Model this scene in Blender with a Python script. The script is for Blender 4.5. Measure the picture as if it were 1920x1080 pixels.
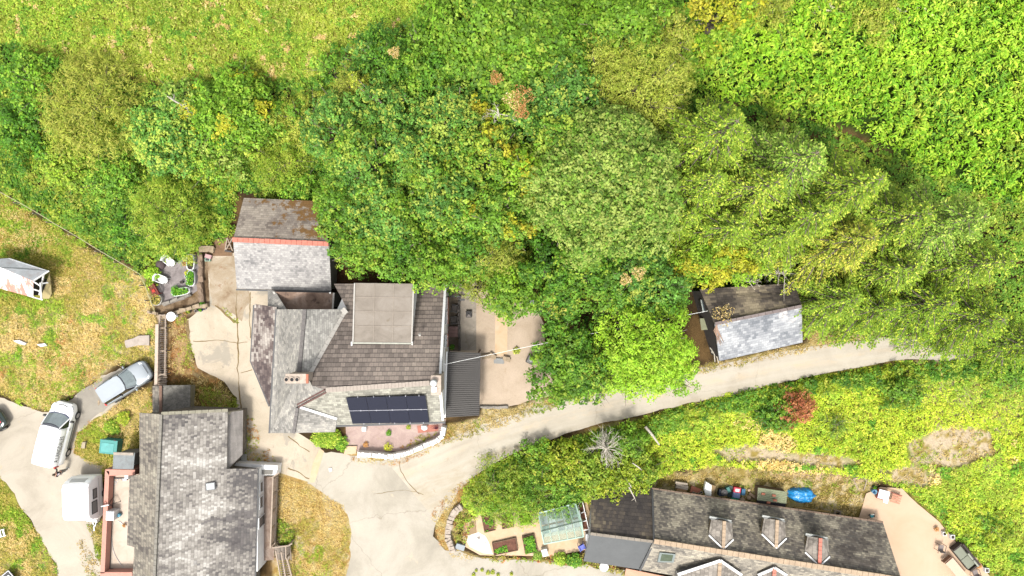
import bpy, bmesh, math, random
import numpy as np
from mathutils import Vector, Matrix

for o in list(bpy.data.objects):
    bpy.data.objects.remove(o)
S = bpy.context.scene
C = S.collection
R = math.radians
PI = math.pi

# ---------------------------------------------------------------- camera
HC = 55.0          # camera height over the yard, metres
PM = 24.0          # photograph pixels per metre on the yard
cam = bpy.data.cameras.new('camera')
camo = bpy.data.objects.new('camera', cam)
C.objects.link(camo)
camo.location = (0, 0, HC)
camo.rotation_euler = (0, 0, 0)
cam.sensor_width = 36
cam.lens = 18.0 / (960.0 / PM / HC)
cam.clip_start = 1
cam.clip_end = 3000
S.camera = camo

# ---------------------------------------------------------------- light
SUN_EL, SUN_AZ = 63.0, 195.0      # from the bottom of the picture (south), slightly left
w = bpy.data.worlds.new('World')
S.world = w
w.use_nodes = True
nt = w.node_tree
nt.nodes.clear()
sky = nt.nodes.new('ShaderNodeTexSky')
sky.sky_type = 'NISHITA'
sky.sun_disc = False
sky.sun_elevation = R(SUN_EL)
sky.sun_rotation = R(SUN_AZ)
sky.dust_density = 4.0
sky.air_density = 1.0
sky.altitude = 200
hs = nt.nodes.new('ShaderNodeHueSaturation')     # thin bright cloud: the blue is washed out
hs.inputs['Saturation'].default_value = 0.22
bg = nt.nodes.new('ShaderNodeBackground')
bg.inputs['Strength'].default_value = 0.14
wo = nt.nodes.new('ShaderNodeOutputWorld')
nt.links.new(sky.outputs[0], hs.inputs['Color'])
nt.links.new(hs.outputs[0], bg.inputs['Color'])
nt.links.new(bg.outputs[0], wo.inputs[0])
sl = bpy.data.lights.new('sun', 'SUN')
sl.energy = 2.0
sl.angle = R(10)
sl.color = (1.0, 0.965, 0.91)
so = bpy.data.objects.new('sun', sl)
C.objects.link(so)
_d = Vector((math.sin(R(SUN_AZ)) * math.cos(R(SUN_EL)), math.cos(R(SUN_AZ)) * math.cos(R(SUN_EL)), math.sin(R(SUN_EL))))
so.rotation_euler = _d.to_track_quat('Z', 'Y').to_euler()
so.location = (0, -30, 60)
S.view_settings.view_transform = 'Standard'
S.view_settings.look = 'None'
S.view_settings.gamma = 1
S.view_settings.exposure = 1.5
S.view_settings.use_curve_mapping = False
S.render.engine = 'CYCLES'
S.cycles.max_bounces = 6
S.cycles.transparent_max_bounces = 8

# ---------------------------------------------------------------- helpers
rnd = random.Random(7)
RS = np.random.RandomState(11)

def lin(c):
    c = c / 255.0
    return c / 12.92 if c <= 0.04045 else ((c + 0.055) / 1.055) ** 2.4
GAIN = 2.45
def col(r, g, b, k=1.0):
    """albedo of a surface from how bright it looks in full light"""
    return tuple(min(0.9, lin(v) / GAIN * k) for v in (r, g, b))

def _hash(ix, iy, seed):
    n = (ix.astype(np.int64) * 374761393 + iy.astype(np.int64) * 668265263 + seed * 974711) & 0x7fffffff
    n = ((n ^ (n >> 13)) * 1274126177) & 0x7fffffff
    n = (n ^ (n >> 16)) & 0xffff
    return n / 65535.0
def vnoise(x, y, seed=0):
    x = np.asarray(x, float); y = np.asarray(y, float)
    ix = np.floor(x); iy = np.floor(y)
    fx = x - ix; fy = y - iy
    fx = fx * fx * (3 - 2 * fx); fy = fy * fy * (3 - 2 * fy)
    a = _hash(ix, iy, seed); b = _hash(ix + 1, iy, seed)
    c = _hash(ix, iy + 1, seed); d = _hash(ix + 1, iy + 1, seed)
    return (a * (1 - fx) + b * fx) * (1 - fy) + (c * (1 - fx) + d * fx) * fy
def fbm(x, y, sc, seed=0, oct=4):
    t = 0; a = 0.5; n = 0
    for k in range(oct):
        t = t + a * vnoise(np.asarray(x) / sc, np.asarray(y) / sc, seed + k * 17)
        n += a; a *= 0.55; sc *= 0.5
    return t / n
def sstep(a, b, x):
    t = np.clip((x - a) / (b - a), 0, 1)
    return t * t * (3 - 2 * t)

def gz(x, y):
    """height of the ground: flat where the houses stand, a wooded hillside to the north"""
    x = np.asarray(x, float); y = np.asarray(y, float)
    y0 = 7.5 - 3.5 * sstep(-14, -6, x)
    t = np.clip(y - y0, 0, 60)
    h = 0.20 * (np.sqrt(t * t + 9) - 3)
    h = h + np.clip(y - 30, 0, 60) * 0.05
    far = sstep(45, 120, np.hypot(x, y))
    h = h * (1 - 0.3 * far)
    b = sstep(-7.2, -8.6, y + 0.0) * sstep(3, 8, x) * 0.0
    return h + b
def P(px, py, z=0.0):
    f = (HC - z) / HC / PM
    return Vector(((px - 960) * f, (540 - py) * f, z))
def G(px, py, dz=0.0):
    z = dz
    for _ in range(6):
        p = P(px, py, z)
        z = float(gz(p.x, p.y)) + dz
    return P(px, py, z)

def inpoly(X, Y, pts):
    """signed distance to a polygon, positive inside (metres)"""
    X = np.asarray(X, float); Y = np.asarray(Y, float)
    ins = np.zeros(X.shape, bool); d2 = np.full(X.shape, 1e9)
    n = len(pts)
    for i in range(n):
        x1, y1 = pts[i]; x2, y2 = pts[(i + 1) % n]
        c = ((y1 > Y) != (y2 > Y))
        with np.errstate(divide='ignore', invalid='ignore'):
            xi = (x2 - x1) * (Y - y1) / ((y2 - y1) if y2 != y1 else 1e-9) + x1
        ins ^= c & (X < xi)
        dx, dy = x2 - x1, y2 - y1
        L = dx * dx + dy * dy + 1e-12
        t = np.clip(((X - x1) * dx + (Y - y1) * dy) / L, 0, 1)
        d2 = np.minimum(d2, (X - x1 - t * dx) ** 2 + (Y - y1 - t * dy) ** 2)
    d = np.sqrt(d2)
    return np.where(ins, d, -d)
def wpoly(pp):
    return [tuple(G(a, b)[:2]) for a, b in pp]

# ---- tagging
def tag(o, label=None, cat=None, group=None, kind=None):
    if label: o['label'] = label
    if cat: o['category'] = cat
    if group: o['group'] = group
    if kind: o['kind'] = kind
    return o
class MB:
    """collects geometry for one mesh"""
    def __init__(s):
        s.v = []; s.f = []; s.uv = []; s.mi = []; s.m = 0; s.smooth = []
        s.sm = False
    def face(s, idx, uv=None):
        s.f.append(tuple(idx)); s.uv.append(uv); s.mi.append(s.m); s.smooth.append(s.sm)
    def add(s, pts, faces):
        b = len(s.v)
        s.v += [Vector(p) for p in pts]
        for f in faces: s.face([b + i for i in f])
        return b
    def box(s, c, sz, rz=0.0, rot=None):
        M = rot if rot is not None else Matrix.Rotation(rz, 3, 'Z')
        c = Vector(c); x, y, z = sz[0] / 2, sz[1] / 2, sz[2] / 2
        pts = [c + M @ Vector(p) for p in ((-x,-y,-z),(x,-y,-z),(x,y,-z),(-x,y,-z),(-x,-y,z),(x,-y,z),(x,y,z),(-x,y,z))]
        s.add(pts, [(3,2,1,0),(4,5,6,7),(0,1,5,4),(1,2,6,5),(2,3,7,6),(3,0,4,7)])
    def bar(s, a, b, w, h=None):
        """rectangular bar from a to b"""
        a = Vector(a); b = Vector(b); h = h or w
        d = (b - a); L = d.length
        if L < 1e-6: return
        q = d.to_track_quat('X', 'Z').to_matrix()
        s.box((a + b) / 2, (L, w, h), rot=q)
    def tube(s, pts, rad, n=8, cap=True):
        pts = [Vector(p) for p in pts]
        if not hasattr(rad, '__len__'): rad = [rad] * len(pts)
        b = len(s.v); k = len(pts)
        for i, p in enumerate(pts):
            t = (pts[min(i + 1, k - 1)] - pts[max(i - 1, 0)])
            t = t.normalized() if t.length > 1e-9 else Vector((0, 0, 1))
            u = t.orthogonal().normalized() if abs(t.z) > .9 else t.cross(Vector((0, 0, 1))).normalized()
            w_ = t.cross(u)
            for j in range(n):
                a = 2 * PI * j / n
                s.v.append(p + (u * math.cos(a) + w_ * math.sin(a)) * rad[i])
        for i in range(k - 1):
            for j in range(n):
                s.face((b + i*n + j, b + i*n + (j+1) % n, b + (i+1)*n + (j+1) % n, b + (i+1)*n + j))
        if cap:
            s.face([b + j for j in range(n)][::-1]); s.face([b + (k-1)*n + j for j in range(n)])
    def lathe(s, c, prof, n=20, sx=1.0, sy=1.0, rz=0.0, cap=True):
        """profile [(r,z)...] turned round the vertical axis"""
        c = Vector(c); b = len(s.v); k = len(prof); cr, sr = math.cos(rz), math.sin(rz)
        for r, z in prof:
            for j in range(n):
                a = 2 * PI * j / n
                x, y = r * math.cos(a) * sx, r * math.sin(a) * sy
                s.v.append(c + Vector((x * cr - y * sr, x * sr + y * cr, z)))
        for i in range(k - 1):
            for j in range(n):
                s.face((b + i*n + j, b + i*n + (j+1) % n, b + (i+1)*n + (j+1) % n, b + (i+1)*n + j))
        if cap:
            s.face([b + j for j in range(n)][::-1]); s.face([b + (k-1)*n + j for j in range(n)])
    def prism(s, top, bot):
        """top and bottom rings of points (same count)"""
        n = len(top); b = len(s.v)
        s.v += [Vector(p) for p in top] + [Vector(p) for p in bot]
        s.face(range(b, b + n)); s.face([b + n + i for i in range(n)][::-1])
        for i in range(n):
            j = (i + 1) % n
            s.face((b + j, b + i, b + n + i, b + n + j))
    def slab(s, pts, th=0.1, u0=None):
        """a roof slope: closed slab with uv in metres, u along the eave (first edge), v up the slope"""
        pts = [Vector(p) for p in pts]; n = len(pts)
        nn = Vector((0, 0, 0))
        for i in range(n): nn += (pts[i] - pts[0]).cross(pts[(i + 1) % n] - pts[0])
        nn.normalize()
        if nn.z < 0:
            nn = -nn
        U = (u0 if u0 is not None else nn.cross(Vector((0, 0, 1))))
        U = U.normalized() if U.length > .02 else Vector((1, 0, 0))
        V = nn.cross(U)
        if V.z < -1e-4: V = -V; U = -U
        b = len(s.v)
        dn = Vector((0, 0, -th))
        s.v += pts + [p + dn for p in pts]
        uv = lambda q: (q.dot(U) + 50, q.dot(V) + 50)
        area = sum((pts[i].x * pts[(i+1) % n].y - pts[(i+1) % n].x * pts[i].y) for i in range(n))
        order = list(range(n)) if area > 0 else list(range(n))[::-1]
        s.face([b + i for i in order], [uv(pts[i]) for i in order])
        s.face([b + n + i for i in order[::-1]], [uv(pts[i]) for i in order[::-1]])
        for k in range(n):
            i, j = order[k], order[(k + 1) % n]
            s.face((b + i, b + n + i, b + n + j, b + j), [uv(pts[i]), uv(pts[i]), uv(pts[j]), uv(pts[j])])
    def build(s, name, mats, parent=None, loc=None, rz=0.0, sub=None, recalc=True, bevel=0, level=0):
        L = Vector(sub) if sub is not None else Vector((0, 0, 0))
        me = bpy.data.meshes.new(name)
        me.from_pydata([tuple(v - L) for v in s.v], [], s.f)
        if not isinstance(mats, (list, tuple)): mats = [mats]
        for m in mats: me.materials.append(m)
        ul = me.uv_layers.new(name='UVMap')
        k = 0
        for fi, f in enumerate(s.f):
            for j, vi in enumerate(f):
                q = s.v[vi]
                ul.data[k].uv = s.uv[fi][j] if s.uv[fi] else (q.x + q.z * .37, q.y + q.z * .93)
                k += 1
        me.polygons.foreach_set('material_index', s.mi)
        me.polygons.foreach_set('use_smooth', s.smooth)
        if recalc:
            bm = bmesh.new(); bm.from_mesh(me)
            bmesh.ops.recalc_face_normals(bm, faces=bm.faces)
            bm.to_mesh(me); bm.free()
        o = bpy.data.objects.new(name, me)
        C.objects.link(o)
        if parent is not None: o.parent = parent
        if loc is not None: o.location = loc
        o.rotation_euler.z = rz
        if bevel:
            md = o.modifiers.new('bevel', 'BEVEL'); md.width = bevel; md.segments = 2; md.limit_method = 'ANGLE'
        if level:
            md = o.modifiers.new('sub', 'SUBSURF'); md.levels = level; md.render_levels = level
        return o
def thing(name, label, cat, loc, rz=0.0, group=None):
    o = bpy.data.objects.new(name, None)
    C.objects.link(o)
    o.location = loc; o.rotation_euler.z = rz
    o.empty_display_size = 0.3
    return tag(o, label, cat, group)
def part(t, name, mb, mat, **k):
    """a part given in world coordinates, t an unrotated Empty (or part of one)"""
    L = Vector(t.location)
    if t.parent is not None: L = L + Vector(t.parent.location)
    return mb.build(name, mat, parent=t, sub=L, **k)
def solo(name, mb, mat, label, cat, group=None, loc=None, rz=0.0, **k):
    """a thing that is one mesh, given in world coordinates (origin moved to its base)"""
    if loc is None:
        xs = [v.x for v in mb.v]; ys = [v.y for v in mb.v]; zs = [v.z for v in mb.v]
        L = Vector(((min(xs)+max(xs))/2, (min(ys)+max(ys))/2, min(zs)))
        o = mb.build(name, mat, sub=L, loc=L, **k)
    else:
        o = mb.build(name, mat, loc=loc, rz=rz, **k)
    return tag(o, label, cat, group)

# ---------------------------------------------------------------- materials
class NT:
    def __init__(s, name):
        s.mat = bpy.data.materials.new(name); s.mat.use_nodes = True
        s.t = s.mat.node_tree; s.t.nodes.clear()
        s.out = s.t.nodes.new('ShaderNodeOutputMaterial')
    def n(s, typ, **k):
        nd = s.t.nodes.new(typ)
        for a, b in k.items(): setattr(nd, a, b)
        return nd
    def l(s, a, b): s.t.links.new(a, b)
    def _in(s, sock, v):
        if isinstance(v, bpy.types.NodeSocket): s.l(v, sock)
        elif v is not None: sock.default_value = v
    def math(s, op, a, b=None, c=None, clamp=False):
        nd = s.n('ShaderNodeMath', operation=op, use_clamp=clamp)
        s._in(nd.inputs[0], a); s._in(nd.inputs[1], b)
        if c is not None: s._in(nd.inputs[2], c)
        return nd.outputs[0]
    def mix(s, f, a, b, mode='MIX'):
        nd = s.n('ShaderNodeMix', data_type='RGBA', blend_type=mode)
        s._in(nd.inputs[0], f)
        for i, v in ((6, a), (7, b)):
            if isinstance(v, (tuple, list)): v = tuple(v)[:3] + (1,)
            s._in(nd.inputs[i], v)
        return nd.outputs[2]
    def noise(s, vec, scale, detail=4, rough=.6, dist=0):
        nd = s.n('ShaderNodeTexNoise'); s.l(vec, nd.inputs['Vector'])
        nd.inputs['Scale'].default_value = scale; nd.inputs['Detail'].default_value = detail
        nd.inputs['Roughness'].default_value = rough; nd.inputs['Distortion'].default_value = dist
        return nd.outputs[0]
    def ramp(s, f, stops):
        nd = s.n('ShaderNodeValToRGB'); s._in(nd.inputs[0], f)
        e = nd.color_ramp.elements
        while len(e) < len(stops): e.new(.5)
        for i, (p, c) in enumerate(stops):
            e[i].position = p
            e[i].color = (tuple(c)[:3] + (1,)) if isinstance(c, (tuple, list)) else (c, c, c, 1)
        return nd.outputs[0]
    def mapr(s, v, a, b, c=0.0, d=1.0):
        nd = s.n('ShaderNodeMapRange'); s._in(nd.inputs[0], v)
        for i, q in enumerate((a, b, c, d)): nd.inputs[i + 1].default_value = q
        return nd.outputs[0]
    def scale(s, vec, x, y, z):
        nd = s.n('ShaderNodeVectorMath', operation='MULTIPLY'); s.l(vec, nd.inputs[0]); nd.inputs[1].default_value = (x, y, z)
        return nd.outputs[0]
    def bump(s, h, strength=.4, dist=.05):
        nd = s.n('ShaderNodeBump'); s.l(h, nd.inputs['Height'])
        nd.inputs['Strength'].default_value = strength; nd.inputs['Distance'].default_value = dist
        return nd.outputs[0]
    def bsdf(s, color, rough=.8, metal=0, normal=None, spec=.3, coat=0):
        nd = s.n('ShaderNodeBsdfPrincipled')
        if isinstance(color, (tuple, list)): color = tuple(color)[:3] + (1,)
        s._in(nd.inputs['Base Color'], color)
        s._in(nd.inputs['Roughness'], rough); nd.inputs['Metallic'].default_value = metal
        nd.inputs['Specular IOR Level'].default_value = spec
        nd.inputs['Coat Weight'].default_value = coat
        if normal is not None: s.l(normal, nd.inputs['Normal'])
        s.l(nd.outputs[0], s.out.inputs[0])
        return nd
    def obj(s): return s.n('ShaderNodeTexCoord').outputs['Object']
    def uv(s): return s.n('ShaderNodeTexCoord').outputs['UV']
    def pos(s): return s.n('ShaderNodeNewGeometry').outputs['Position']

_mc = {}
def plain(name, c, rough=.6, metal=0, var=.18, sc=3.0, spec=.4, coat=0, bump=.15, dirt=None):
    """painted / plastic / wooden surface with some wear in it"""
    if name in _mc: return _mc[name]
    m = NT(name); v = m.pos()
    f = m.noise(v, sc, 5, .65)
    f2 = m.noise(v, sc * 7, 3, .6)
    k = m.math('ADD', m.mapr(f, .3, .7, 1 - var, 1 + var * .6), m.mapr(f2, .3, .7, -var * .35, var * .35))
    c4 = m.mix(1.0, c, (1, 1, 1), 'MULTIPLY')
    nd = m.n('ShaderNodeMix', data_type='RGBA', blend_type='MULTIPLY'); nd.inputs[0].default_value = 1
    m.l(c4, nd.inputs[6]); m.l(k, nd.inputs[7])
    cc = nd.outputs[2]
    if dirt:
        cc = m.mix(m.mapr(m.noise(v, sc * 1.7, 6, .7), .5, .68, 0, dirt[1]), cc, dirt[0])
    m.bsdf(cc, rough, metal, m.bump(f2, bump, .02) if bump else None, spec, coat)
    _mc[name] = m.mat
    return m.mat

def slate(name, ramp, w=.28, h=.22, wn=.45, pn=.75, ps=.09, joint=.55, moss=None, rough=.75, fine=.18, stretch=(1, 1), light=None, grad=None, spot=None):
    """individual slates: a random tone for each, patches that follow the slates, dark course lines, moss"""
    m = NT(name); uv = m.uv()
    sep = m.n('ShaderNodeSeparateXYZ'); m.l(uv, sep.inputs[0])
    x = m.math('DIVIDE', sep.outputs[0], w); y = m.math('DIVIDE', sep.outputs[1], h)
    row = m.math('FLOOR', y)
    jit = m.math('MULTIPLY', m.math('MODULO', row, 2.0), .5)
    xx = m.math('ADD', x, jit); cl = m.math('FLOOR', xx)
    cmb = m.n('ShaderNodeCombineXYZ'); m.l(cl, cmb.inputs[0]); m.l(row, cmb.inputs[1])
    wnz = m.n('ShaderNodeTexWhiteNoise', noise_dimensions='2D'); m.l(cmb.outputs[0], wnz.inputs['Vector'])
    cs = m.scale(cmb.outputs[0], stretch[0], stretch[1], 1)
    pnz = m.noise(cs, ps, 4, .65)
    a = m.math('MULTIPLY', m.math('SUBTRACT', wnz.outputs['Value'], .5), wn)
    b = m.math('MULTIPLY', m.math('SUBTRACT', pnz, .5), pn * 2.2)
    big = m.noise(uv, .35, 3, .6)
    val = m.math('ADD', m.math('ADD', m.math('ADD', a, b), .5), m.math('MULTIPLY', m.math('SUBTRACT', big, .5), .5))
    if grad:
        gg = m.math('ADD', m.math('MULTIPLY', m.math('SUBTRACT', sep.outputs[0], 50), grad[0]), m.math('MULTIPLY', m.math('SUBTRACT', sep.outputs[1], 50 + grad[2]), grad[1]))
        val = m.math('ADD', val, gg)
    c = m.ramp(val, ramp)
    fn = m.noise(uv, 9, 4, .7)
    c = m.mix(1.0, c, m.mapr(fn, .3, .7, 1 - fine, 1 + fine), 'MULTIPLY')
    fy = m.math('FRACT', y); fx = m.math('FRACT', xx)
    ey = m.math('LESS_THAN', fy, .13); ex = m.math('LESS_THAN', fx, .07)
    e = m.math('MULTIPLY', m.math('MAXIMUM', ey, m.math('MULTIPLY', ex, .7)), joint)
    c = m.mix(e, c, tuple(q * .25 for q in ramp[0][1]))
    if spot:      # a patch of bare dark slates, lichen not yet grown over them
        sc_c, (sx_, sy_), rad, thr = spot
        pc = P(sx_, sy_, 2.5)
        vd = m.n('ShaderNodeVectorMath', operation='DISTANCE'); m.l(m.scale(m.pos(), 1, 1, 0), vd.inputs[0]); vd.inputs[1].default_value = (pc.x, pc.y, 0)
        pn2 = m.noise(cs, .11, 5, .7)
        q_ = m.math('SUBTRACT', m.math('ADD', pn2, m.math('MULTIPLY', a, .22)), m.math('MULTIPLY', vd.outputs['Value'], .16 / rad))
        c = m.mix(m.mapr(q_, thr - .16, thr - .12, 0, .8), c, m.mix(wnz.outputs['Value'], tuple(q * .8 for q in sc_c), tuple(q * 1.35 for q in sc_c)))
    if moss:
        mc, sc, thr, gx, gy, amt = moss
        g = m.math('ADD', m.math('MULTIPLY', m.math('SUBTRACT', sep.outputs[0], 50), gx), m.math('MULTIPLY', m.math('SUBTRACT', sep.outputs[1], 50), gy))
        mm = m.math('ADD', m.noise(uv, sc, 8, .72), g)
        mk = m.mapr(mm, thr, thr + .05, 0, amt)
        c = m.mix(mk, c, m.mix(m.noise(uv, 6, 3), tuple(q * .6 for q in mc), tuple(min(.9, q * 1.5) for q in mc)))
    if light:
        lc, sc, thr, amt = light
        c = m.mix(m.mapr(m.noise(uv, sc, 6, .7), thr, thr + .06, 0, amt), c, lc)
    hgt = m.math('ADD', m.math('MULTIPLY', fy, -.6), m.math('MULTIPLY', wnz.outputs['Value'], .5))
    m.bsdf(c, rough, 0, m.bump(hgt, .5, .03), .3)
    return m.mat

def leafmat(name, trans=.3, rough=.6):
    m = NT(name)
    at = m.n('ShaderNodeAttribute', attribute_name='Col')
    pb = m.n('ShaderNodeBsdfPrincipled')
    m.l(at.outputs['Color'], pb.inputs['Base Color']); pb.inputs['Roughness'].default_value = rough
    pb.inputs['Specular IOR Level'].default_value = .25
    tr = m.n('ShaderNodeBsdfTranslucent')
    m.l(m.mix(1.0, at.outputs['Color'], (1.15, 1.2, .6), 'MULTIPLY'), tr.inputs['Color'])
    mx = m.n('ShaderNodeMixShader'); mx.inputs[0].default_value = trans
    m.l(pb.outputs[0], mx.inputs[1]); m.l(tr.outputs[0], mx.inputs[2]); m.l(mx.outputs[0], m.out.inputs[0])
    return m.mat
LEAF = leafmat('leaf')
NEEDLE = leafmat('needle', .15, .7)
DRY = leafmat('dry grass', .2, .8)

def barkmat():
    m = NT('bark'); v = m.scale(m.pos(), 1, 1, .25)
    f = m.noise(v, 9, 6, .7)
    m.bsdf(m.ramp(f, [(.3, (.05, .038, .028)), (.6, (.17, .14, .11)), (.8, (.28, .25, .2))]), .9, 0, m.bump(f, .6, .03), .1)
    return m.mat
BARK = barkmat()
def deadmat():
    m = NT('dead wood'); f = m.noise(m.pos(), 6, 5, .7)
    m.bsdf(m.ramp(f, [(.3, (.2, .17, .13)), (.7, (.45, .42, .36))]), .9, 0, None, .1)
    return m.mat
DEAD = deadmat()
# ================================================================ GROUND
def to_px(X, Y):
    z = gz(X, Y)
    f = PM * HC / (HC - z)
    return 960 + X * f, 540 - Y * f

LANE = [(2040,632,26),(1930,642,24),(1800,652,25),(1700,651,23),(1600,664,25),(1500,681,27),(1400,703,30),(1300,724,30),(1200,748,29),(1100,771,29),
        (1000,800,33),(930,826,37),(870,856,42),(820,888,52),(775,925,70)]
Z_JUNC = [(592,846),(650,852),(700,862),(770,858),(832,834),(880,840),(890,880),(868,905),(850,940),(822,972),(812,1005),(835,1030),(905,1046),
          (1010,1052),(1100,1062),(1180,1072),(1260,1086),(1260,1130),(640,1130),(652,1060),(658,1000),(642,948),(600,922),(572,905),(585,870)]
Z_YARD = [(392,478),(440,474),(450,540),(510,545),(520,640),(540,780),(560,812),(600,838),(604,850),(585,905),(560,895),(520,885),(470,870),(440,800),(445,745),(420,715),(370,690),(352,640),(350,600),(393,572)]
Z_DRIVE = [(-60,735),(0,742),(60,766),(100,770),(150,738),(190,704),(225,690),(262,700),(262,722),(215,760),(170,790),(146,812),(138,850),(165,868),(195,872),
           (193,905),(190,965),(175,990),(176,1020),(193,1060),(200,1110),(120,1110),(105,1060),(80,1010),(50,965),(20,920),(-10,890),(-60,860)]
Z_ISLAND = [(142,1008),(156,1012),(176,1045),(192,1080),(196,1120),(178,1120),(160,1070),(146,1035)]
Z_GRAV = [(845,520),(930,535),(1000,560),(1020,610),(1022,660),(1040,720),(1050,738),(1000,750),(955,762),(900,760),(840,720)]
Z_FRONT = [(648,790),(836,786),(834,812),(800,832),(745,846),(690,848),(650,846)]
Z_TERR = [(1623,925),(1650,912),(1690,915),(1720,945),(1760,978),(1784,1006),(1800,1030),(1830,1045),(1858,1085),(1870,1120),(1640,1120),(1600,1000)]
Z_GARD = [(868,985),(900,962),(1010,950),(1100,935),(1115,1000),(1105,1030),(1030,1043),(900,1041),(868,1022)]
Z_STONEG = [(298,488),(345,480),(368,476),(375,500),(372,545),(345,562),(310,572),(296,560),(288,530),(300,510)]

Z_FIELD = [(-80,330),(0,362),(100,425),(190,478),(265,512),(295,600),(292,690),(283,720),(262,690),(225,680),(190,698),(145,734),(100,768),(60,762),(0,738),(-80,730)]
Z_FIELD2 = [(-80,850),(0,893),(20,922),(50,967),(78,1010),(103,1060),(118,1120),(-80,1120)]
Z_WEST = [(146,812),(172,790),(225,755),(262,728),(285,724),(290,780),(262,800),(258,880),(200,880),(190,905),(193,872),(165,868),(140,850)]
Z_STRIP = [(160,985),(192,975),(196,1090),(190,1062),(176,1020)]
Z_MEADOW = [(-120,-80),(860,-80),(830,20),(770,90),(700,130),(600,150),(520,165),(430,150),(330,165),(230,150),(130,140),(60,90),(-120,90)]
Z_DRY2 = [(524,896),(575,908),(602,924),(642,950),(656,1000),(650,1060),(642,1110),(520,1110)]
Z_VERGE = [(838,797),(900,785),(905,762),(960,763),(1010,752),(1065,738),(1050,762),(985,785),(920,808),(860,826),(828,832),(840,812)]
Z_VERGE2 = [(1290,690),(1345,680),(1510,645),(1520,600),(1640,600),(1640,632),(1560,650),(1450,672),(1350,694),(1290,704)]
Z_BANK = [(862,940),(872,915),(905,885),(960,855),(1040,830),(1120,808),(1240,775),(1340,747),(1440,722),(1560,700),(1680,682),(1800,676),(2000,664),
          (2000,1150),(1862,1120),(1856,1078),(1825,1040),(1800,1022),(1782,1000),(1755,968),(1715,935),(1670,905),(1560,890),(1450,885),(1340,878),(1260,885),(1225,905),(1190,925),(1105,945),(1010,955),(900,965),(872,965)]
Z_BACK = [(1215,915),(1250,885),(1340,870),(1450,880),(1560,885),(1650,900),(1625,925),(1600,970),(1560,975),(1450,960),(1300,935)]
Z_BRACK = [(1290,90),(1330,40),(1420,20),(1560,-20),(1700,-90),(2020,-90),(2020,380),(1900,385),(1800,350),(1700,300),(1600,240),(1500,215),(1420,190),(1330,190),(1285,170)]
Z_BROWN = [(300,590),(345,585),(356,640),(372,695),(420,720),(446,748),(440,775),(470,810),(500,860),(520,885),(455,880),(400,780),(310,760),(305,690)]
Z_PATHS = [[(1330,842),(1400,832),(1470,842),(1560,850),(1640,868),(1560,878),(1450,864),(1360,866)],[(1690,830),(1760,800),(1850,800),(1870,850),(1790,880),(1700,870)],
           [(1655,880),(1720,868),(1760,890),(1730,915),(1670,905)]]

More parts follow.
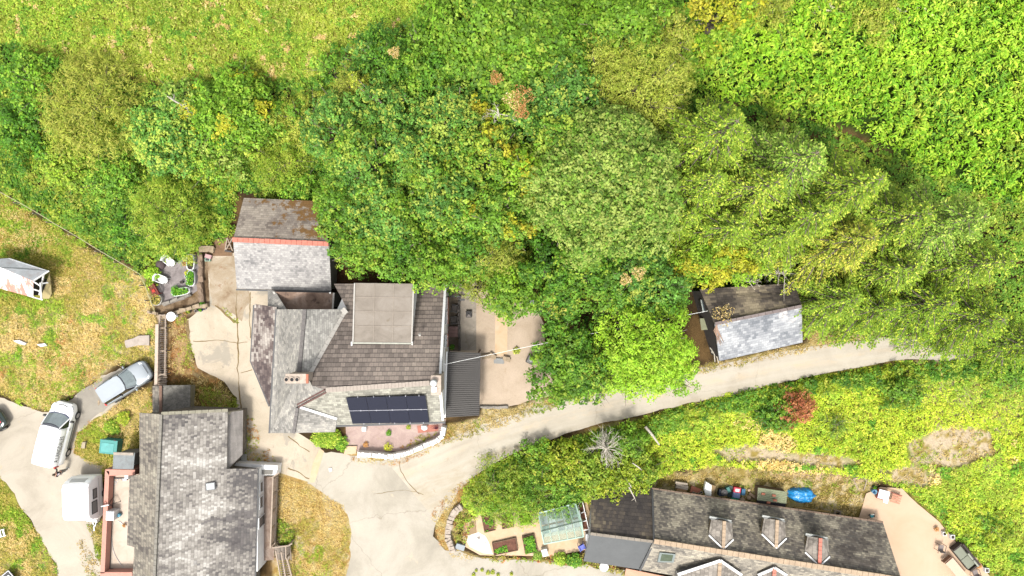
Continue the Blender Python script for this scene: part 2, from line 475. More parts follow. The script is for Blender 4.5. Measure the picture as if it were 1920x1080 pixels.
def ground_color(X, Y):
    px, py = to_px(X, Y)
    n1 = fbm(X, Y, 6, 3); n2 = fbm(X, Y, 1.6, 9); n3 = fbm(X, Y, .5, 21, 3)
    def mixc(a, b, t):
        t = t[..., None]
        return a * (1 - t) + b * t
    c = np.empty(X.shape + (3,)); c[:] = col(78, 62, 40)
    A = lambda *q: np.array(col(*q))
    c = mixc(c, A(120, 95, 60), sstep(.45, .65, n2))
    far = sstep(60, 110, np.hypot(X, Y))
    c = mixc(c, A(120, 150, 60), far)
    def zone(poly, cc, soft=8, amp=18, mul=1.0):
        nonlocal c
        d = inpoly(px, py, poly) + (n2 - .5) * amp * 2 + (n3 - .5) * amp
        m = sstep(-soft, soft, d) * mul
        c = mixc(c, cc, m)
    dry = mixc(mixc(np.broadcast_to(A(208, 188, 128), c.shape), A(226, 208, 168), sstep(.45, .7, n2)), A(178, 156, 84), sstep(.5, .75, n3))
    grn = mixc(np.broadcast_to(A(144, 158, 56), c.shape), A(180, 174, 78), sstep(.4, .7, n3))
    mixed = mixc(dry, grn, sstep(.42, .58, n1 * .6 + n2 * .4))
    zone(Z_MEADOW, mixc(grn, dry, sstep(.55, .75, n1) * .3), 14, 30)
    zone(Z_FIELD, mixed, 6, 10); zone(Z_FIELD2, mixed, 6, 10); zone(Z_WEST, mixed, 6, 10)
    zone(Z_STRIP, mixed, 4, 8)
    zone(Z_DRY2, mixc(dry, grn, sstep(.55, .7, n2) * .5), 5, 8)
    zone(Z_VERGE, dry, 4, 6); zone(Z_VERGE2, dry, 4, 6)
    zone(Z_BANK, mixc(grn, dry, sstep(.5, .66, n1)), 8, 12)
    zone(Z_BACK, mixc(dry, np.broadcast_to(A(232, 200, 160), c.shape), sstep(.4, .7, n1)), 8, 14)
    for q in Z_PATHS: zone(q, mixc(np.broadcast_to(A(226, 205, 172), c.shape), dry, sstep(.5, .7, n3)), 10, 24)
    zone(Z_BROWN, mixc(mixc(np.broadcast_to(A(200, 166, 118), c.shape), A(150, 112, 72), sstep(.4, .6, n3)), A(104, 98, 22), sstep(.44, .6, n1 * .5 + n2 * .5) * sstep(690, 740, py)), 6, 12)
    zone([(440,770),(470,780),(500,840),(540,885),(520,900),(450,890)], mixc(np.broadcast_to(A(98, 62, 36), c.shape), A(84, 84, 24), sstep(.4, .6, n2)), 6, 14)
    zone([(362,468),(402,468),(402,580),(300,604),(292,585),(296,560),(368,560)], mixc(np.broadcast_to(A(164, 140, 112), c.shape), A(120, 98, 74), sstep(.4, .6, n3)), 4, 6)
    zone(Z_BRACK, np.broadcast_to(A(60, 84, 30), c.shape), 10, 10)
    for q in ([(800,960),(850,915),(900,880),(905,930),(870,950),(858,985),(862,1030),(900,1044),(1120,1060),(1110,1066),(900,1052),(850,1046),(822,1020),(815,985)],
              [(655,842),(690,846),(740,852),(790,836),(838,800),(860,820),(800,852),(745,870),(690,866),(652,862)],
              [(520,880),(560,890),(600,912),(660,950),(668,1000),(660,1110),(510,1110)]):
        zone(q, mixc(dry, np.broadcast_to(A(196, 152, 84), c.shape), sstep(.4, .6, n3) * .6), 3, 4)
    zone([(1225,905),(1300,890),(1640,905),(1640,990),(1225,930)], mixc(dry, np.broadcast_to(A(150, 130, 70), c.shape), sstep(.45, .6, n3)), 5, 8)
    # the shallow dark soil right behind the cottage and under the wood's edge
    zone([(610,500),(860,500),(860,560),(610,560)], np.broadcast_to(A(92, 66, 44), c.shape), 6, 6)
    return c

def build_ground():
    xi = np.arange(-44, 44.01, .14); yi = np.arange(-26, 30.01, .14)
    ring = np.array([2, 5, 9, 15, 24, 38, 60, 100, 180, 350, 700, 1300.])
    xs = np.concatenate([-44 - ring[::-1], xi, 44 + ring]); ys = np.concatenate([-26 - ring[::-1], yi, 30 + ring])
    X, Y = np.meshgrid(xs, ys)
    Z = gz(X, Y)
    nx, ny = len(xs), len(ys)
    me = bpy.data.meshes.new('ground')
    me.vertices.add(nx * ny)
    me.vertices.foreach_set('co', np.stack([X, Y, Z], -1).astype(np.float32).ravel())
    i = np.arange(nx - 1)[None, :] + np.arange(ny - 1)[:, None] * nx
    q = np.stack([i, i + 1, i + nx + 1, i + nx], -1).reshape(-1)
    nf = len(q) // 4
    me.loops.add(nf * 4); me.polygons.add(nf)
    me.loops.foreach_set('vertex_index', q.astype(np.int32))
    me.polygons.foreach_set('loop_start', np.arange(0, nf * 4, 4, dtype=np.int32))
    me.polygons.foreach_set('loop_total', np.full(nf, 4, np.int32))
    me.update()
    at = me.attributes.new('Col', 'FLOAT_COLOR', 'POINT')
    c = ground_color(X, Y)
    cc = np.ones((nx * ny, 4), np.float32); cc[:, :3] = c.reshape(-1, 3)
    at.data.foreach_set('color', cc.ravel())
    m = NT('ground'); a = m.n('ShaderNodeAttribute', attribute_name='Col')
    v = m.pos()
    f = m.noise(v, 5, 6, .75); f2 = m.noise(v, 22, 3, .7)
    k = m.math('ADD', m.mapr(f, .3, .7, .72, 1.2), m.mapr(f2, .3, .7, -.18, .18))
    cx = m.mix(1.0, a.outputs['Color'], k, 'MULTIPLY')
    m.bsdf(cx, .95, 0, m.bump(m.math('ADD', f, f2), .7, .06), .1)
    me.materials.append(m.mat)
    o = bpy.data.objects.new('ground', me); C.objects.link(o)
    tag(o, kind='structure')
build_ground()

def rough_poly(pp, step=.35, amp=.12, seed=0, z=.0):
    """outline of a surface with a worn, uneven edge"""
    w_ = [Vector((*G(a, b)[:2], 0)) for a, b in pp]
    out = []
    for i in range(len(w_)):
        a, b = w_[i], w_[(i + 1) % len(w_)]
        n = max(1, int((b - a).length / step))
        d = (b - a).normalized(); pn = Vector((-d.y, d.x, 0))
        for k in range(n):
            q = a + (b - a) * k / n
            j = (float(fbm(q.x * 1.0 + 50, q.y * 1.0, .9, seed, 3)) - .5) * 2 * amp
            out.append(q + pn * j + Vector((0, 0, z)))
    return out
def sheet(name, pts, mat, z, parent=None, kind='structure'):
    from mathutils.geometry import tessellate_polygon
    pts = [Vector((p.x, p.y, z)) for p in pts]
    tr = tessellate_polygon([pts])
    mb = MB(); mb.v = list(pts)
    for t in tr:
        a, b, c_ = [pts[i] for i in t]
        if (b - a).cross(c_ - a).z < 0: t = t[::-1]
        mb.face(t)
    o = mb.build(name, mat, parent=parent, recalc=False)
    if kind: tag(o, kind=kind)
    return o

def ground_mat(name, ramp, sc=.6, fine=14, fa=.12, rough=.9, spots=None, uvs=None, cracks=None, tracks=False, moss=None):
    m = NT(name); v = m.pos()
    f = m.noise(v, sc, 7, .68, .6)
    if tracks:
        uv = m.scale(m.uv(), .05, 1.0, 1)
        f = m.math('ADD', m.math('MULTIPLY', f, .55), m.math('MULTIPLY', m.noise(uv, 1.6, 5, .6), .5))
    c = m.ramp(f, ramp)
    if tracks:      # grit lying along the crown of the lane between the wheel tracks, and in its margins
        sv = m.n('ShaderNodeSeparateXYZ'); m.l(m.uv(), sv.inputs[0])
        cv = m.math('ABSOLUTE', m.math('SUBTRACT', sv.outputs[1], 1.25))
        gn = m.noise(m.scale(m.uv(), .5, 1.4, 1), 1.3, 6, .7, .5)
        c = m.mix(m.math('MULTIPLY', m.mapr(cv, .05, .42, 1, 0), m.mapr(gn, .45, .62, 0, .75)), c, col(232, 210, 178))
        c = m.mix(m.math('MULTIPLY', m.mapr(cv, .85, 1.2, 0, 1), m.mapr(gn, .42, .6, 0, .5)), c, col(196, 180, 150))
    ff = m.noise(v, fine, 4, .75)
    c = m.mix(1.0, c, m.mapr(ff, .3, .7, 1 - fa, 1 + fa), 'MULTIPLY')
    if spots:
        for sc_, thr, cc, amt in spots:
            c = m.mix(m.mapr(m.noise(v, sc_, 6, .7, .4), thr, thr + .06, 0, amt), c, cc)
    if cracks:
        vo = m.n('ShaderNodeTexVoronoi', feature='DISTANCE_TO_EDGE')
        vv = m.n('ShaderNodeVectorMath', operation='ADD')
        nz = m.n('ShaderNodeTexNoise'); m.l(v, nz.inputs['Vector']); nz.inputs['Scale'].default_value = 1.2; nz.inputs['Detail'].default_value = 5
        sc3 = m.scale(nz.outputs['Color'], 1.1, 1.1, 0)
        m.l(v, vv.inputs[0]); m.l(sc3, vv.inputs[1]); m.l(vv.outputs[0], vo.inputs['Vector'])
        vo.inputs['Scale'].default_value = cracks[0]
        c = m.mix(m.mapr(vo.outputs['Distance'], 0, cracks[1], cracks[2], 0), c, col(120, 100, 70))
    m.bsdf(c, rough, 0, m.bump(ff, .35, .02), .2)
    return m.mat
M_LANE = ground_mat('lane asphalt', [(.30, col(184, 172, 151)), (.45, col(207, 196, 176)), (.58, col(219, 209, 190)), (.75, col(227, 213, 190))], .35, 16, .05, tracks=True,
                    spots=[(1.1, .64, col(190, 165, 125), .5), (5, .68, col(165, 145, 115), .5)], cracks=(.08, .004, .2))
M_JUNC = ground_mat('junction asphalt', [(.32, col(180, 172, 156)), (.45, col(199, 190, 172)), (.55, col(211, 202, 185)), (.72, col(224, 214, 194))], .22, 14, .07,
                    spots=[(.7, .62, col(232, 214, 186), .6), (4, .66, col(160, 148, 122), .5)], cracks=(.09, .004, .35))
M_DRIVE = ground_mat('drive tarmac', [(.32, col(189, 178, 159)), (.5, col(209, 198, 179)), (.7, col(224, 211, 191))], .3, 16, .07,
                     spots=[(.9, .63, col(222, 198, 158), .6), (9, .69, col(150, 138, 110), .6)], cracks=(.07, .004, .2))
M_YARD = ground_mat('yard concrete', [(.28, col(186, 172, 150)), (.42, col(212, 197, 172)), (.55, col(226, 210, 186)), (.72, col(236, 218, 194))], .32, 12, .08,
                    spots=[(.5, .56, col(184, 176, 160), .75), (1.1, .62, col(168, 156, 138), .6), (2.4, .64, col(176, 146, 108), .5), (8, .68, col(140, 122, 96), .5)])
M_GRAV = ground_mat('fine gravel', [(.3, col(196, 174, 148)), (.5, col(214, 193, 168)), (.7, col(226, 204, 180))], .5, 26, .16,
                    spots=[(.9, .62, col(184, 158, 124), .5), (14, .66, col(150, 130, 105), .5)])
M_PINKG = ground_mat('pink gravel', [(.3, col(184, 158, 148)), (.5, col(202, 176, 166)), (.7, col(216, 194, 180))], 1.2, 30, .22,
                     spots=[(1.3, .6, col(196, 182, 140), .5), (16, .62, col(150, 110, 104), .6)])
M_TERR = ground_mat('terrace paving', [(.3, col(226, 192, 158)), (.5, col(236, 202, 170)), (.7, col(240, 208, 178))], .35, 20, .03,
                    spots=[(.8, .66, col(222, 184, 148), .5)])
M_PATH = ground_mat('garden paving', [(.3, col(224, 190, 150)), (.5, col(236, 204, 166)), (.7, col(244, 214, 184))], .9, 18, .05,
                    spots=[(3, .68, col(196, 160, 120), .6)])
M_STONEG = ground_mat('grey paving', [(.3, col(128, 118, 116)), (.5, col(160, 150, 148)), (.7, col(186, 176, 172))], 1.4, 16, .12,
                      spots=[(2, .6, col(110, 100, 96), .5)])
M_SLABS = ground_mat('grey slabs', [(.3, col(150, 142, 130)), (.5, col(176, 165, 150)), (.7, col(190, 178, 162))], 1.2, 18, .1,
                     spots=[(3, .6, col(130, 112, 92), .5)], cracks=(.7, .012, .4))

def ribbon(name, ctl, mat, z, n=260, m=12, seed=0, amp=.12):
    """a lane with uv along and across it"""
    cp = [(G(a, b).xy, c_ / PM) for a, b, c_ in ctl]
    P_ = []; W_ = []
    K = len(cp)
    for i in range(n + 1):
        t = i / n * (K - 1); k = min(int(t), K - 2); u = t - k
        g = lambda j: cp[max(0, min(K - 1, j))]
        def cr(a, b, c_, d): return .5 * ((2*b) + (c_-a)*u + (2*a-5*b+4*c_-d)*u*u + (-a+3*b-3*c_+d)*u**3)
        P_.append(Vector([cr(g(k-1)[0][q], g(k)[0][q], g(k+1)[0][q], g(k+2)[0][q]) for q in (0, 1)]))
        W_.append(cr(g(k-1)[1], g(k)[1], g(k+1)[1], g(k+2)[1]))
    mb = MB(); L = 0
    for i in range(n + 1):
        d = (P_[min(i+1, n)] - P_[max(i-1, 0)]).normalized(); pn = Vector((-d.y, d.x))
        if i: L += (P_[i] - P_[i-1]).length
        for j in range(m + 1):
            s_ = -1 + 2 * j / m
            ww = W_[i] + (float(fbm(L, 3.0 * (s_ > 0), 1.1, seed, 3)) - .5) * amp * 2
            q = P_[i] + pn * s_ * ww
            mb.v.append(Vector((q.x, q.y, z)))
    LL = [0]
    for i in range(n): LL.append(LL[-1] + (P_[i+1] - P_[i]).length)
    for i in range(n):
        for j in range(m):
            a = i * (m + 1) + j
            uv = lambda i_, j_: (LL[i_], W_[i_] * 2 * j_ / m)
            mb.face((a, a + 1, a + m + 2, a + m + 1), [uv(i, j), uv(i, j+1), uv(i+1, j+1), uv(i+1, j)])
    o = mb.build(name, mat, recalc=False)
    me = o.data
    if me.polygons[0].normal.z < 0: me.flip_normals()
    return tag(o, kind='structure')

sheet('drive', rough_poly(Z_DRIVE, seed=1, amp=.3), M_DRIVE, .010)
sheet('yard', rough_poly(Z_YARD, seed=2, amp=.15), M_YARD, .014)
sheet('road_junction', rough_poly(Z_JUNC, seed=3, amp=.28), M_JUNC, .018)
ribbon('road', LANE, M_LANE, .024, seed=5)
sheet('gravel_yard', rough_poly(Z_GRAV, seed=6, amp=.12), M_GRAV, .012)
sheet('front_gravel', rough_poly(Z_FRONT, seed=7, amp=.03), M_PINKG, .012)
sheet('terrace', rough_poly(Z_TERR, seed=8, amp=.05), M_TERR, .10)
sheet('garden_path', rough_poly(Z_GARD, seed=9, amp=.05), M_PATH, .012)
sheet('garden_pavement', rough_poly(Z_STONEG, seed=10, amp=.1), M_STONEG, .02)
sheet('slab_pavement', [P(a, b) for a, b in ((862,540),(893,540),(893,657),(862,657))], M_SLABS, .020)
sheet('pale_path', [P(a, b) for a, b in ((929,545),(952,550),(951,668),(928,666))], M_PATH, .022)
sheet('side_pavement', [P(a, b) for a, b in ((838,540),(861,540),(861,658),(836,658))],
      ground_mat('dark slabs', [(.3, col(112, 100, 86)), (.6, col(146, 130, 112))], 2, 18, .12, cracks=(.9, .02, .5)), .024)
sheet('pavement_edge', rough_poly([(600,840),(608,846),(590,905),(580,905),(587,868)], amp=.05), M_PATH, .034)
sheet('concrete_apron', rough_poly([(545,812),(600,840),(583,905),(520,886),(500,850)], amp=.08), M_YARD, .022)

sheet('drive_patch', rough_poly([(144,738),(190,708),(222,696),(258,716),(215,754),(172,786),(150,806),(138,780)], seed=12, amp=.2),
      ground_mat('grey tarmac', [(.3, col(160, 152, 140)), (.5, col(180, 172, 158)), (.7, col(196, 188, 172))], .5, 16, .08), .016)
sheet('yard_patch', rough_poly([(394,486),(440,480),(446,540),(470,545),(455,600),(420,585),(396,572)], seed=13, amp=.5, step=.3),
      ground_mat('stained concrete', [(.3, col(160, 134, 106)), (.45, col(186, 166, 138)), (.6, col(204, 188, 164)), (.75, col(214, 204, 184))], .7, 12, .12,
                 spots=[(1.6, .58, col(160, 118, 84), .6), (3, .6, col(196, 192, 176), .5)]), .018)
JOINT = ground_mat('joint dirt', [(.3, col(120, 98, 66)), (.6, col(160, 138, 96)), (.8, col(120, 126, 60))], 2.0, 14, .3)
def joint(pp, w=.05, seed=0):
    """a crack or joint in the paving, ragged and uneven in width"""
    W_ = [G(a, b) for a, b in pp]; L = []; Rr = []
    for i in range(len(W_) - 1):
        a, b = W_[i], W_[i + 1]; n = max(2, int((b - a).length / .22)); d = (b - a).normalized(); pn = Vector((-d.y, d.x, 0))
        for k in range(n):
            q = a + (b - a) * k / n + pn * (float(fbm(k * .3 + i * 7, seed, .8, 3)) - .5) * .22
            ww = w * (.35 + 1.5 * float(vnoise(k * .35 + i * 3, seed * 3.1, 5)))
            L.append(q + pn * ww); Rr.append(q - pn * ww)
    sheet('paving_joint', L + Rr[::-1], JOINT, .030)
joint([(444,545),(443,580),(446,620),(447,660),(446,690),(449,730),(452,760),(455,790)], .035, 1)
joint([(362,640),(385,640),(410,637),(446,643),(470,640)], .02, 2)
joint([(404,572),(422,588),(438,602),(446,606)], .06, 3)
joint([(452,700),(470,694),(476,692)], .02, 4)
joint([(469,548),(468,600),(470,640)], .03, 5)
joint([(352,600),(354,650),(362,700),(380,712)], .10, 6)
joint([(540,818),(562,836),(585,850)], .025, 7)
joint([(541,876),(558,884),(574,896),(586,900)], .04, 8)
joint([(748,864),(752,885),(770,910),(790,930)], .018, 9)
joint([(700,925),(760,918),(800,928)], .012, 10)
# ================================================================ PLANTS
def leaf_mesh(name, cen, nrm, size, colr, aspect=.6, mat=None, dirv=None):
    """one folded leaf (or leaf spray) per row, four corners each"""
    N = len(cen)
    nrm = nrm / (np.linalg.norm(nrm, axis=1, keepdims=True) + 1e-9)
    if dirv is None:
        dirv = RS.normal(size=(N, 3))
    dirv = dirv - nrm * np.sum(dirv * nrm, 1, keepdims=True)
    dirv /= (np.linalg.norm(dirv, axis=1, keepdims=True) + 1e-9)
    side = np.cross(nrm, dirv)
    s = np.asarray(size).reshape(-1, 1) * np.ones((N, 1))
    asp = np.asarray(aspect).reshape(-1, 1) * np.ones((N, 1))
    a = cen - dirv * s * .5
    b = cen + side * s * asp * .5 + nrm * s * .10
    c = cen + dirv * s * .5 - nrm * s * .06
    d = cen - side * s * asp * .5 + nrm * s * .10
    co = np.stack([a, b, c, d], 1).reshape(-1, 3).astype(np.float32)
    me = bpy.data.meshes.new(name)
    me.vertices.add(N * 4); me.vertices.foreach_set('co', co.ravel())
    me.loops.add(N * 4); me.polygons.add(N)
    me.loops.foreach_set('vertex_index', np.arange(N * 4, dtype=np.int32))
    me.polygons.foreach_set('loop_start', np.arange(0, N * 4, 4, dtype=np.int32))
    me.polygons.foreach_set('loop_total', np.full(N, 4, np.int32))
    me.update()
    at = me.attributes.new('Col', 'FLOAT_COLOR', 'POINT')
    cc = np.ones((N, 4, 4), np.float32); cc[:, :, :3] = np.clip(colr, 0, .9)[:, None, :]
    at.data.foreach_set('color', cc.ravel())
    me.materials.append(mat or LEAF)
    return me
def obj(name, me, parent=None, loc=None):
    o = bpy.data.objects.new(name, me); C.objects.link(o)
    if parent is not None: o.parent = parent
    if loc is not None: o.location = loc
    return o

FB = 2.05
PAL = {k: [np.array(col(*q, FB)) for q in v] for k, v in {
    'vivid': [(122,170,46),(80,126,30),(166,198,76)],
    'mid':   [(124,174,56),(74,124,32),(186,208,80)],
    'blue':  [(116,172,74),(66,118,42),(198,214,92)],
    'deep':  [(96,152,42),(56,104,26),(148,190,60)],
    'lime':  [(150,196,50),(112,162,36),(182,214,82)],
    'cream': [(132,172,66),(82,128,38),(186,206,112)],
    'willow':[(170,190,72),(132,158,46),(200,212,104)],
    'yellow':[(190,194,52),(150,170,42),(210,204,76)],
    'olive': [(160,178,68),(118,140,42),(196,200,100)],
    'bramb': [(146,180,56),(98,140,36),(198,210,92)],
    'meadow':[(158,178,60),(112,142,40),(196,200,110)],
    'brack': [(134,186,46),(82,134,28),(180,208,72)],
    'bank':  [(164,188,50),(112,148,34),(206,208,88)],
    'grass': [(150,176,58),(110,146,40),(190,196,90)],
    'drygr': [(206,190,132),(178,158,92),(222,208,168)],
    'mixgr': [(168,164,84),(138,142,58),(206,186,122)],
    'red':   [(190,126,88),(158,92,62),(206,154,104)],
    'rust':  [(190,148,92),(156,112,66),(210,172,124)],
    'con':   [(136,172,48),(74,112,26),(182,204,78)],
    'conb':  [(132,172,62),(76,116,34),(178,204,98)],
    'cond':  [(122,160,38),(64,98,22),(168,194,58)],
    'cony':  [(146,168,50),(92,118,30),(190,196,80)],
    'white': [(220,224,196),(190,200,150),(236,236,224)],
    'herb':  [(96,160,40),(60,120,28),(140,190,60)],
}.items()}
TREEK = .75
COVK = .80
def tint(pal, n, t, acc=.12, jit=.16, seed=None, tb=None, con=.72):
    """leaf colours: t 0..1 mixes the two main greens, a few leaves carry the accent"""
    a, b, c = PAL[pal]
    t = np.clip(t, 0, 1).reshape(-1, 1)
    k = a * t + b * (1 - t)
    if tb is None:
        m = (RS.rand(n, 1) < acc)
    else:      # young pale sprays, sunlit glints put into their colour; others a little darker or lighter
        h1 = np.modf(tb * 7919.13)[0].reshape(-1, 1); h2 = np.modf(tb * 3571.7)[0].reshape(-1, 1)
        m = (h1 < acc * 1.4) | (RS.rand(n, 1) < acc * .15)
        k = k * (.96 - con / 2 + con * h2)
    k = np.where(m, c * .55 + k * .45 if tb is not None else c, k)
    k = k * np.array([1.10, 1.0, .86])
    return k * (1 + RS.uniform(-jit, jit, (n, 1))) * (1 + RS.uniform(-.06, .06, (n, 3)))

def trunk_mesh(t, base, top, r0, limbs, name='trunk', mat=None, bend=.3):
    mb = MB(); mb.sm = True
    base = Vector(base); top = Vector(top)
    mid = (base + top) / 2 + Vector((rnd.uniform(-bend, bend), rnd.uniform(-bend, bend), 0))
    mb.tube([base - Vector((0, 0, .3)), base + (mid - base) * .5, mid, top], [r0 * 1.25, r0, r0 * .7, r0 * .3], 9)
    for q in limbs:
        q = Vector(q)
        s = base + (top - base) * rnd.uniform(.35, .7)
        m1 = (s + q) / 2 + Vector((0, 0, -.12 * (q - s).length))
        mb.tube([s, m1, q], [r0 * .4, r0 * .24, r0 * .08], 6)
        for _ in range(2):
            e = q + Vector((rnd.uniform(-1, 1), rnd.uniform(-1, 1), rnd.uniform(0, .6)))
            mb.tube([m1, (m1 + e) / 2 + Vector((0, 0, .1)), e], [r0 * .16, r0 * .1, r0 * .04], 5)
    return part(t, name, mb, mat or BARK, recalc=False)

def ztree(px, py, h):
    """height above sea level of a crown top of a tree h metres tall seen at this pixel"""
    z = h
    for _ in range(8):
        p = P(px, py, z); z = float(gz(p.x, p.y)) + h
    return z
def broadleaf(px, py, rp, h, pal, label, dens=1.0, leaf=.20, asp=.62, acc=.12, name='broadleaf_tree', cat='tree', group=None, mixpal=None, sx=1.0, sy=1.0, lob=1.0, trunk=True, droop=0.0, flat=.75, bright=1.0):
    zt = ztree(px, py, h)
    Rw = rp / PM * (HC - zt + .35 * h) / HC
    c = P(px, py, zt - .35 * h)
    g = float(gz(c.x, c.y))
    t = thing(name, label, cat, (c.x, c.y, g), group=group)
    K = int((9 + 5.5 * Rw * Rw) * lob)
    ii = np.arange(K) + .5
    # lobes spread over the upper dome and a few lower down
    ph = ii * 2.39996 + RS.uniform(-.4, .4, K)
    rr = np.sqrt(ii / K) * RS.uniform(.86, 1.06, K)
    edge = 1 + .34 * (fbm(np.cos(ph) * 1.6 + px, np.sin(ph) * 1.6 + py, 1.0, 5, 3) - .5) * 2
    rl = Rw * RS.uniform(.13, .27, K) / max(.8, lob ** .5) * (1.2 if Rw < 2.2 else 1.0)
    R1 = np.maximum(Rw * 1.12 * edge - rl * .7, .1)
    lx = np.cos(ph) * rr * R1 * sx + RS.uniform(-.2, .2, K); ly = np.sin(ph) * rr * R1 * sy + RS.uniform(-.2, .2, K)
    Hc = max(h * flat, .5)
    zc = zt - rl - Hc * (1 - np.sqrt(np.clip(1 - np.clip(rr, 0, 1) ** 2, 0, 1))) * .8 - RS.uniform(0, .36, K) * Hc * .6
    zc = np.maximum(zc, g + rl * .5)
    TL = 7
    nt_ = (150 * rl * rl * 4 * dens * (.24 / leaf) ** 2 * .46 / TL).astype(int) + 3
    it = np.repeat(np.arange(K), nt_); NTf = len(it)
    dt = RS.normal(size=(NTf, 3)); dt[:, 2] = np.abs(dt[:, 2]) - .35 * RS.rand(NTf)
    dt /= np.linalg.norm(dt, axis=1, keepdims=True)
    rad = rl[it] * (1 - .40 * RS.rand(NTf) ** 2)
    tc = np.stack([lx[it], ly[it], zc[it]], 1) + dt * rad[:, None] * np.array([1.15, 1.15, .9])
    tc[:, 2] += RS.uniform(-.60, .24, NTf)
    tb = RS.rand(NTf)
    q_ = np.repeat(np.arange(NTf), TL); N = len(q_); idx = it[q_]
    o3 = RS.normal(size=(N, 3)) * np.array([1, 1, .45]) * leaf * .62
    o3[:, 2] -= np.hypot(o3[:, 0], o3[:, 1]) * .45
    d = dt[q_]
    sub = tc[q_] + o3
    sub[:, 2] -= droop * np.hypot(d[:, 0], d[:, 1]) * rad[q_] * 1.2
    nr = d * .40 + np.array([0, 0, .95]) + o3 / leaf * .45 + RS.normal(size=(N, 3)) * .26
    lt = RS.rand(K)
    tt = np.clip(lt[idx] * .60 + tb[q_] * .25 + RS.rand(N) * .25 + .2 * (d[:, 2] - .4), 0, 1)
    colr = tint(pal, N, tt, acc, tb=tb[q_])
    if mixpal:
        mp, frac = mixpal
        wn = fbm(tc[q_, 0] + c.x, tc[q_, 1] + c.y, 1.3, 77, 3) + .06 * tb[q_]
        thr = np.quantile(wn, 1 - frac)
        colr = np.where((wn > thr)[:, None], tint(mp, N, tt, acc, tb=tb[q_]), colr)
    sz = leaf * RS.uniform(.65, 1.3, N)
    off = np.array([0, 0, -g])
    obj('crown', leaf_mesh('crown', sub + off, nr, sz, colr * TREEK * bright, asp), t)
    if trunk:
        lims = []
        for k in RS.choice(K, min(7, K), replace=False):
            lims.append((c.x + lx[k], c.y + ly[k], zc[k]))
        trunk_mesh(t, (c.x, c.y, g), (c.x, c.y, max(zt - Hc * .5, g + .5)), .06 + .035 * h, lims)
    return t

def conifer(px, py, rp, h, pal, label, dens=1.0, acc=.2, group=None, bright=1.0, name='conifer_tree'):
    zt = ztree(px, py, h)
    top = P(px, py, zt)
    g = float(gz(top.x, top.y))
    Rw = rp / PM * (HC - zt + .5 * h) / HC
    t = thing(name, label, 'tree', (top.x, top.y, g), group=group)
    cen = []; nr = []; dr = []; sz = []; asp = []; tt = []; brn = []
    z = zt - .25
    limbs = []
    Hc = h * .86
    while z > zt - Hc:
        q = (zt - z) / Hc
        L0 = Rw * min(1.05, (q * 1.35 + .10)) if q < .72 else Rw * (1.05 - (q - .72) * .8)
        nb = 6 + int(q * 5)
        a0 = rnd.uniform(0, 6.28)
        for k in range(nb):
            L = L0 * rnd.uniform(.6, 1.12)
            az = a0 + 2 * PI * k / nb + rnd.uniform(-.3, .3)
            ux, uy = math.cos(az), math.sin(az)
            up = .42 * (1 - q) - .10
            base = np.array([top.x, top.y, z])
            def at(s):   # branch curve
                return base + np.array([ux * L * s, uy * L * s, L * (up * s - .30 * s * s)])
            limbs.append((at(0), at(.5), at(.95), .018 + .018 * L))
            n = max(4, int(L / .095 * dens))
            s = (np.arange(n) + RS.rand(n)) / n
            s = .12 + .88 * s ** .85
            for sd in (-1, 1):
                wtw = (.16 + .60 * np.sin(np.clip(s, 0, 1) * PI * .78 + .25)) * min(L, 1.7) * .42
                for rep in (.35, .8):
                    o_ = wtw * rep
                    ang = .75
                    px_ = ux * math.cos(ang * sd) - uy * math.sin(ang * sd); py_ = ux * math.sin(ang * sd) + uy * math.cos(ang * sd)
                    b = base + np.stack([ux * L * s + px_ * o_, uy * L * s + py_ * o_, L * (up * s - .30 * s * s) - .18 * o_], 1)
                    b += RS.normal(size=b.shape) * .05
                    cen.append(b)
                    dd = np.tile(np.array([px_, py_, -.15]), (n, 1)) + RS.normal(size=(n, 3)) * .22
                    dr.append(dd)
                    nr.append(np.tile(np.array([0, 0, 1.0]), (n, 1)) + RS.normal(size=(n, 3)) * .35)
                    sz.append(RS.uniform(.13, .25, n)); asp.append(np.full(n, .42))
                    tt.append(s * .6 + RS.rand(n) * .25 + rep * .2 - q * .1)
        z -= .46 * rnd.uniform(.8, 1.2)
    cen = np.concatenate(cen); nr = np.concatenate(nr); dr = np.concatenate(dr); sz = np.concatenate(sz); asp = np.concatenate(asp); tt = np.concatenate(tt)
    N = len(cen)
    cen[:, 2] = np.maximum(cen[:, 2], g + .1)
    colr = tint(pal, N, tt, acc)
    cen = cen - np.array([top.x, top.y, g])
    obj('crown', leaf_mesh('crown', cen, nr, sz, colr * TREEK * 1.06 * bright, asp, NEEDLE, dr), t)
    mb = MB(); mb.sm = True
    mb.tube([(top.x, top.y, g - .3), (top.x, top.y, g + h * .5), (top.x, top.y, zt)], [.05 + .017 * h, .03 + .01 * h, .02], 9)
    for a, b, c_, r_ in limbs[::1]:
        mb.tube([a, b, c_], [r_, r_ * .7, r_ * .35], 4, cap=False)
    part(t, 'trunk', mb, BARK, recalc=False)
    return t

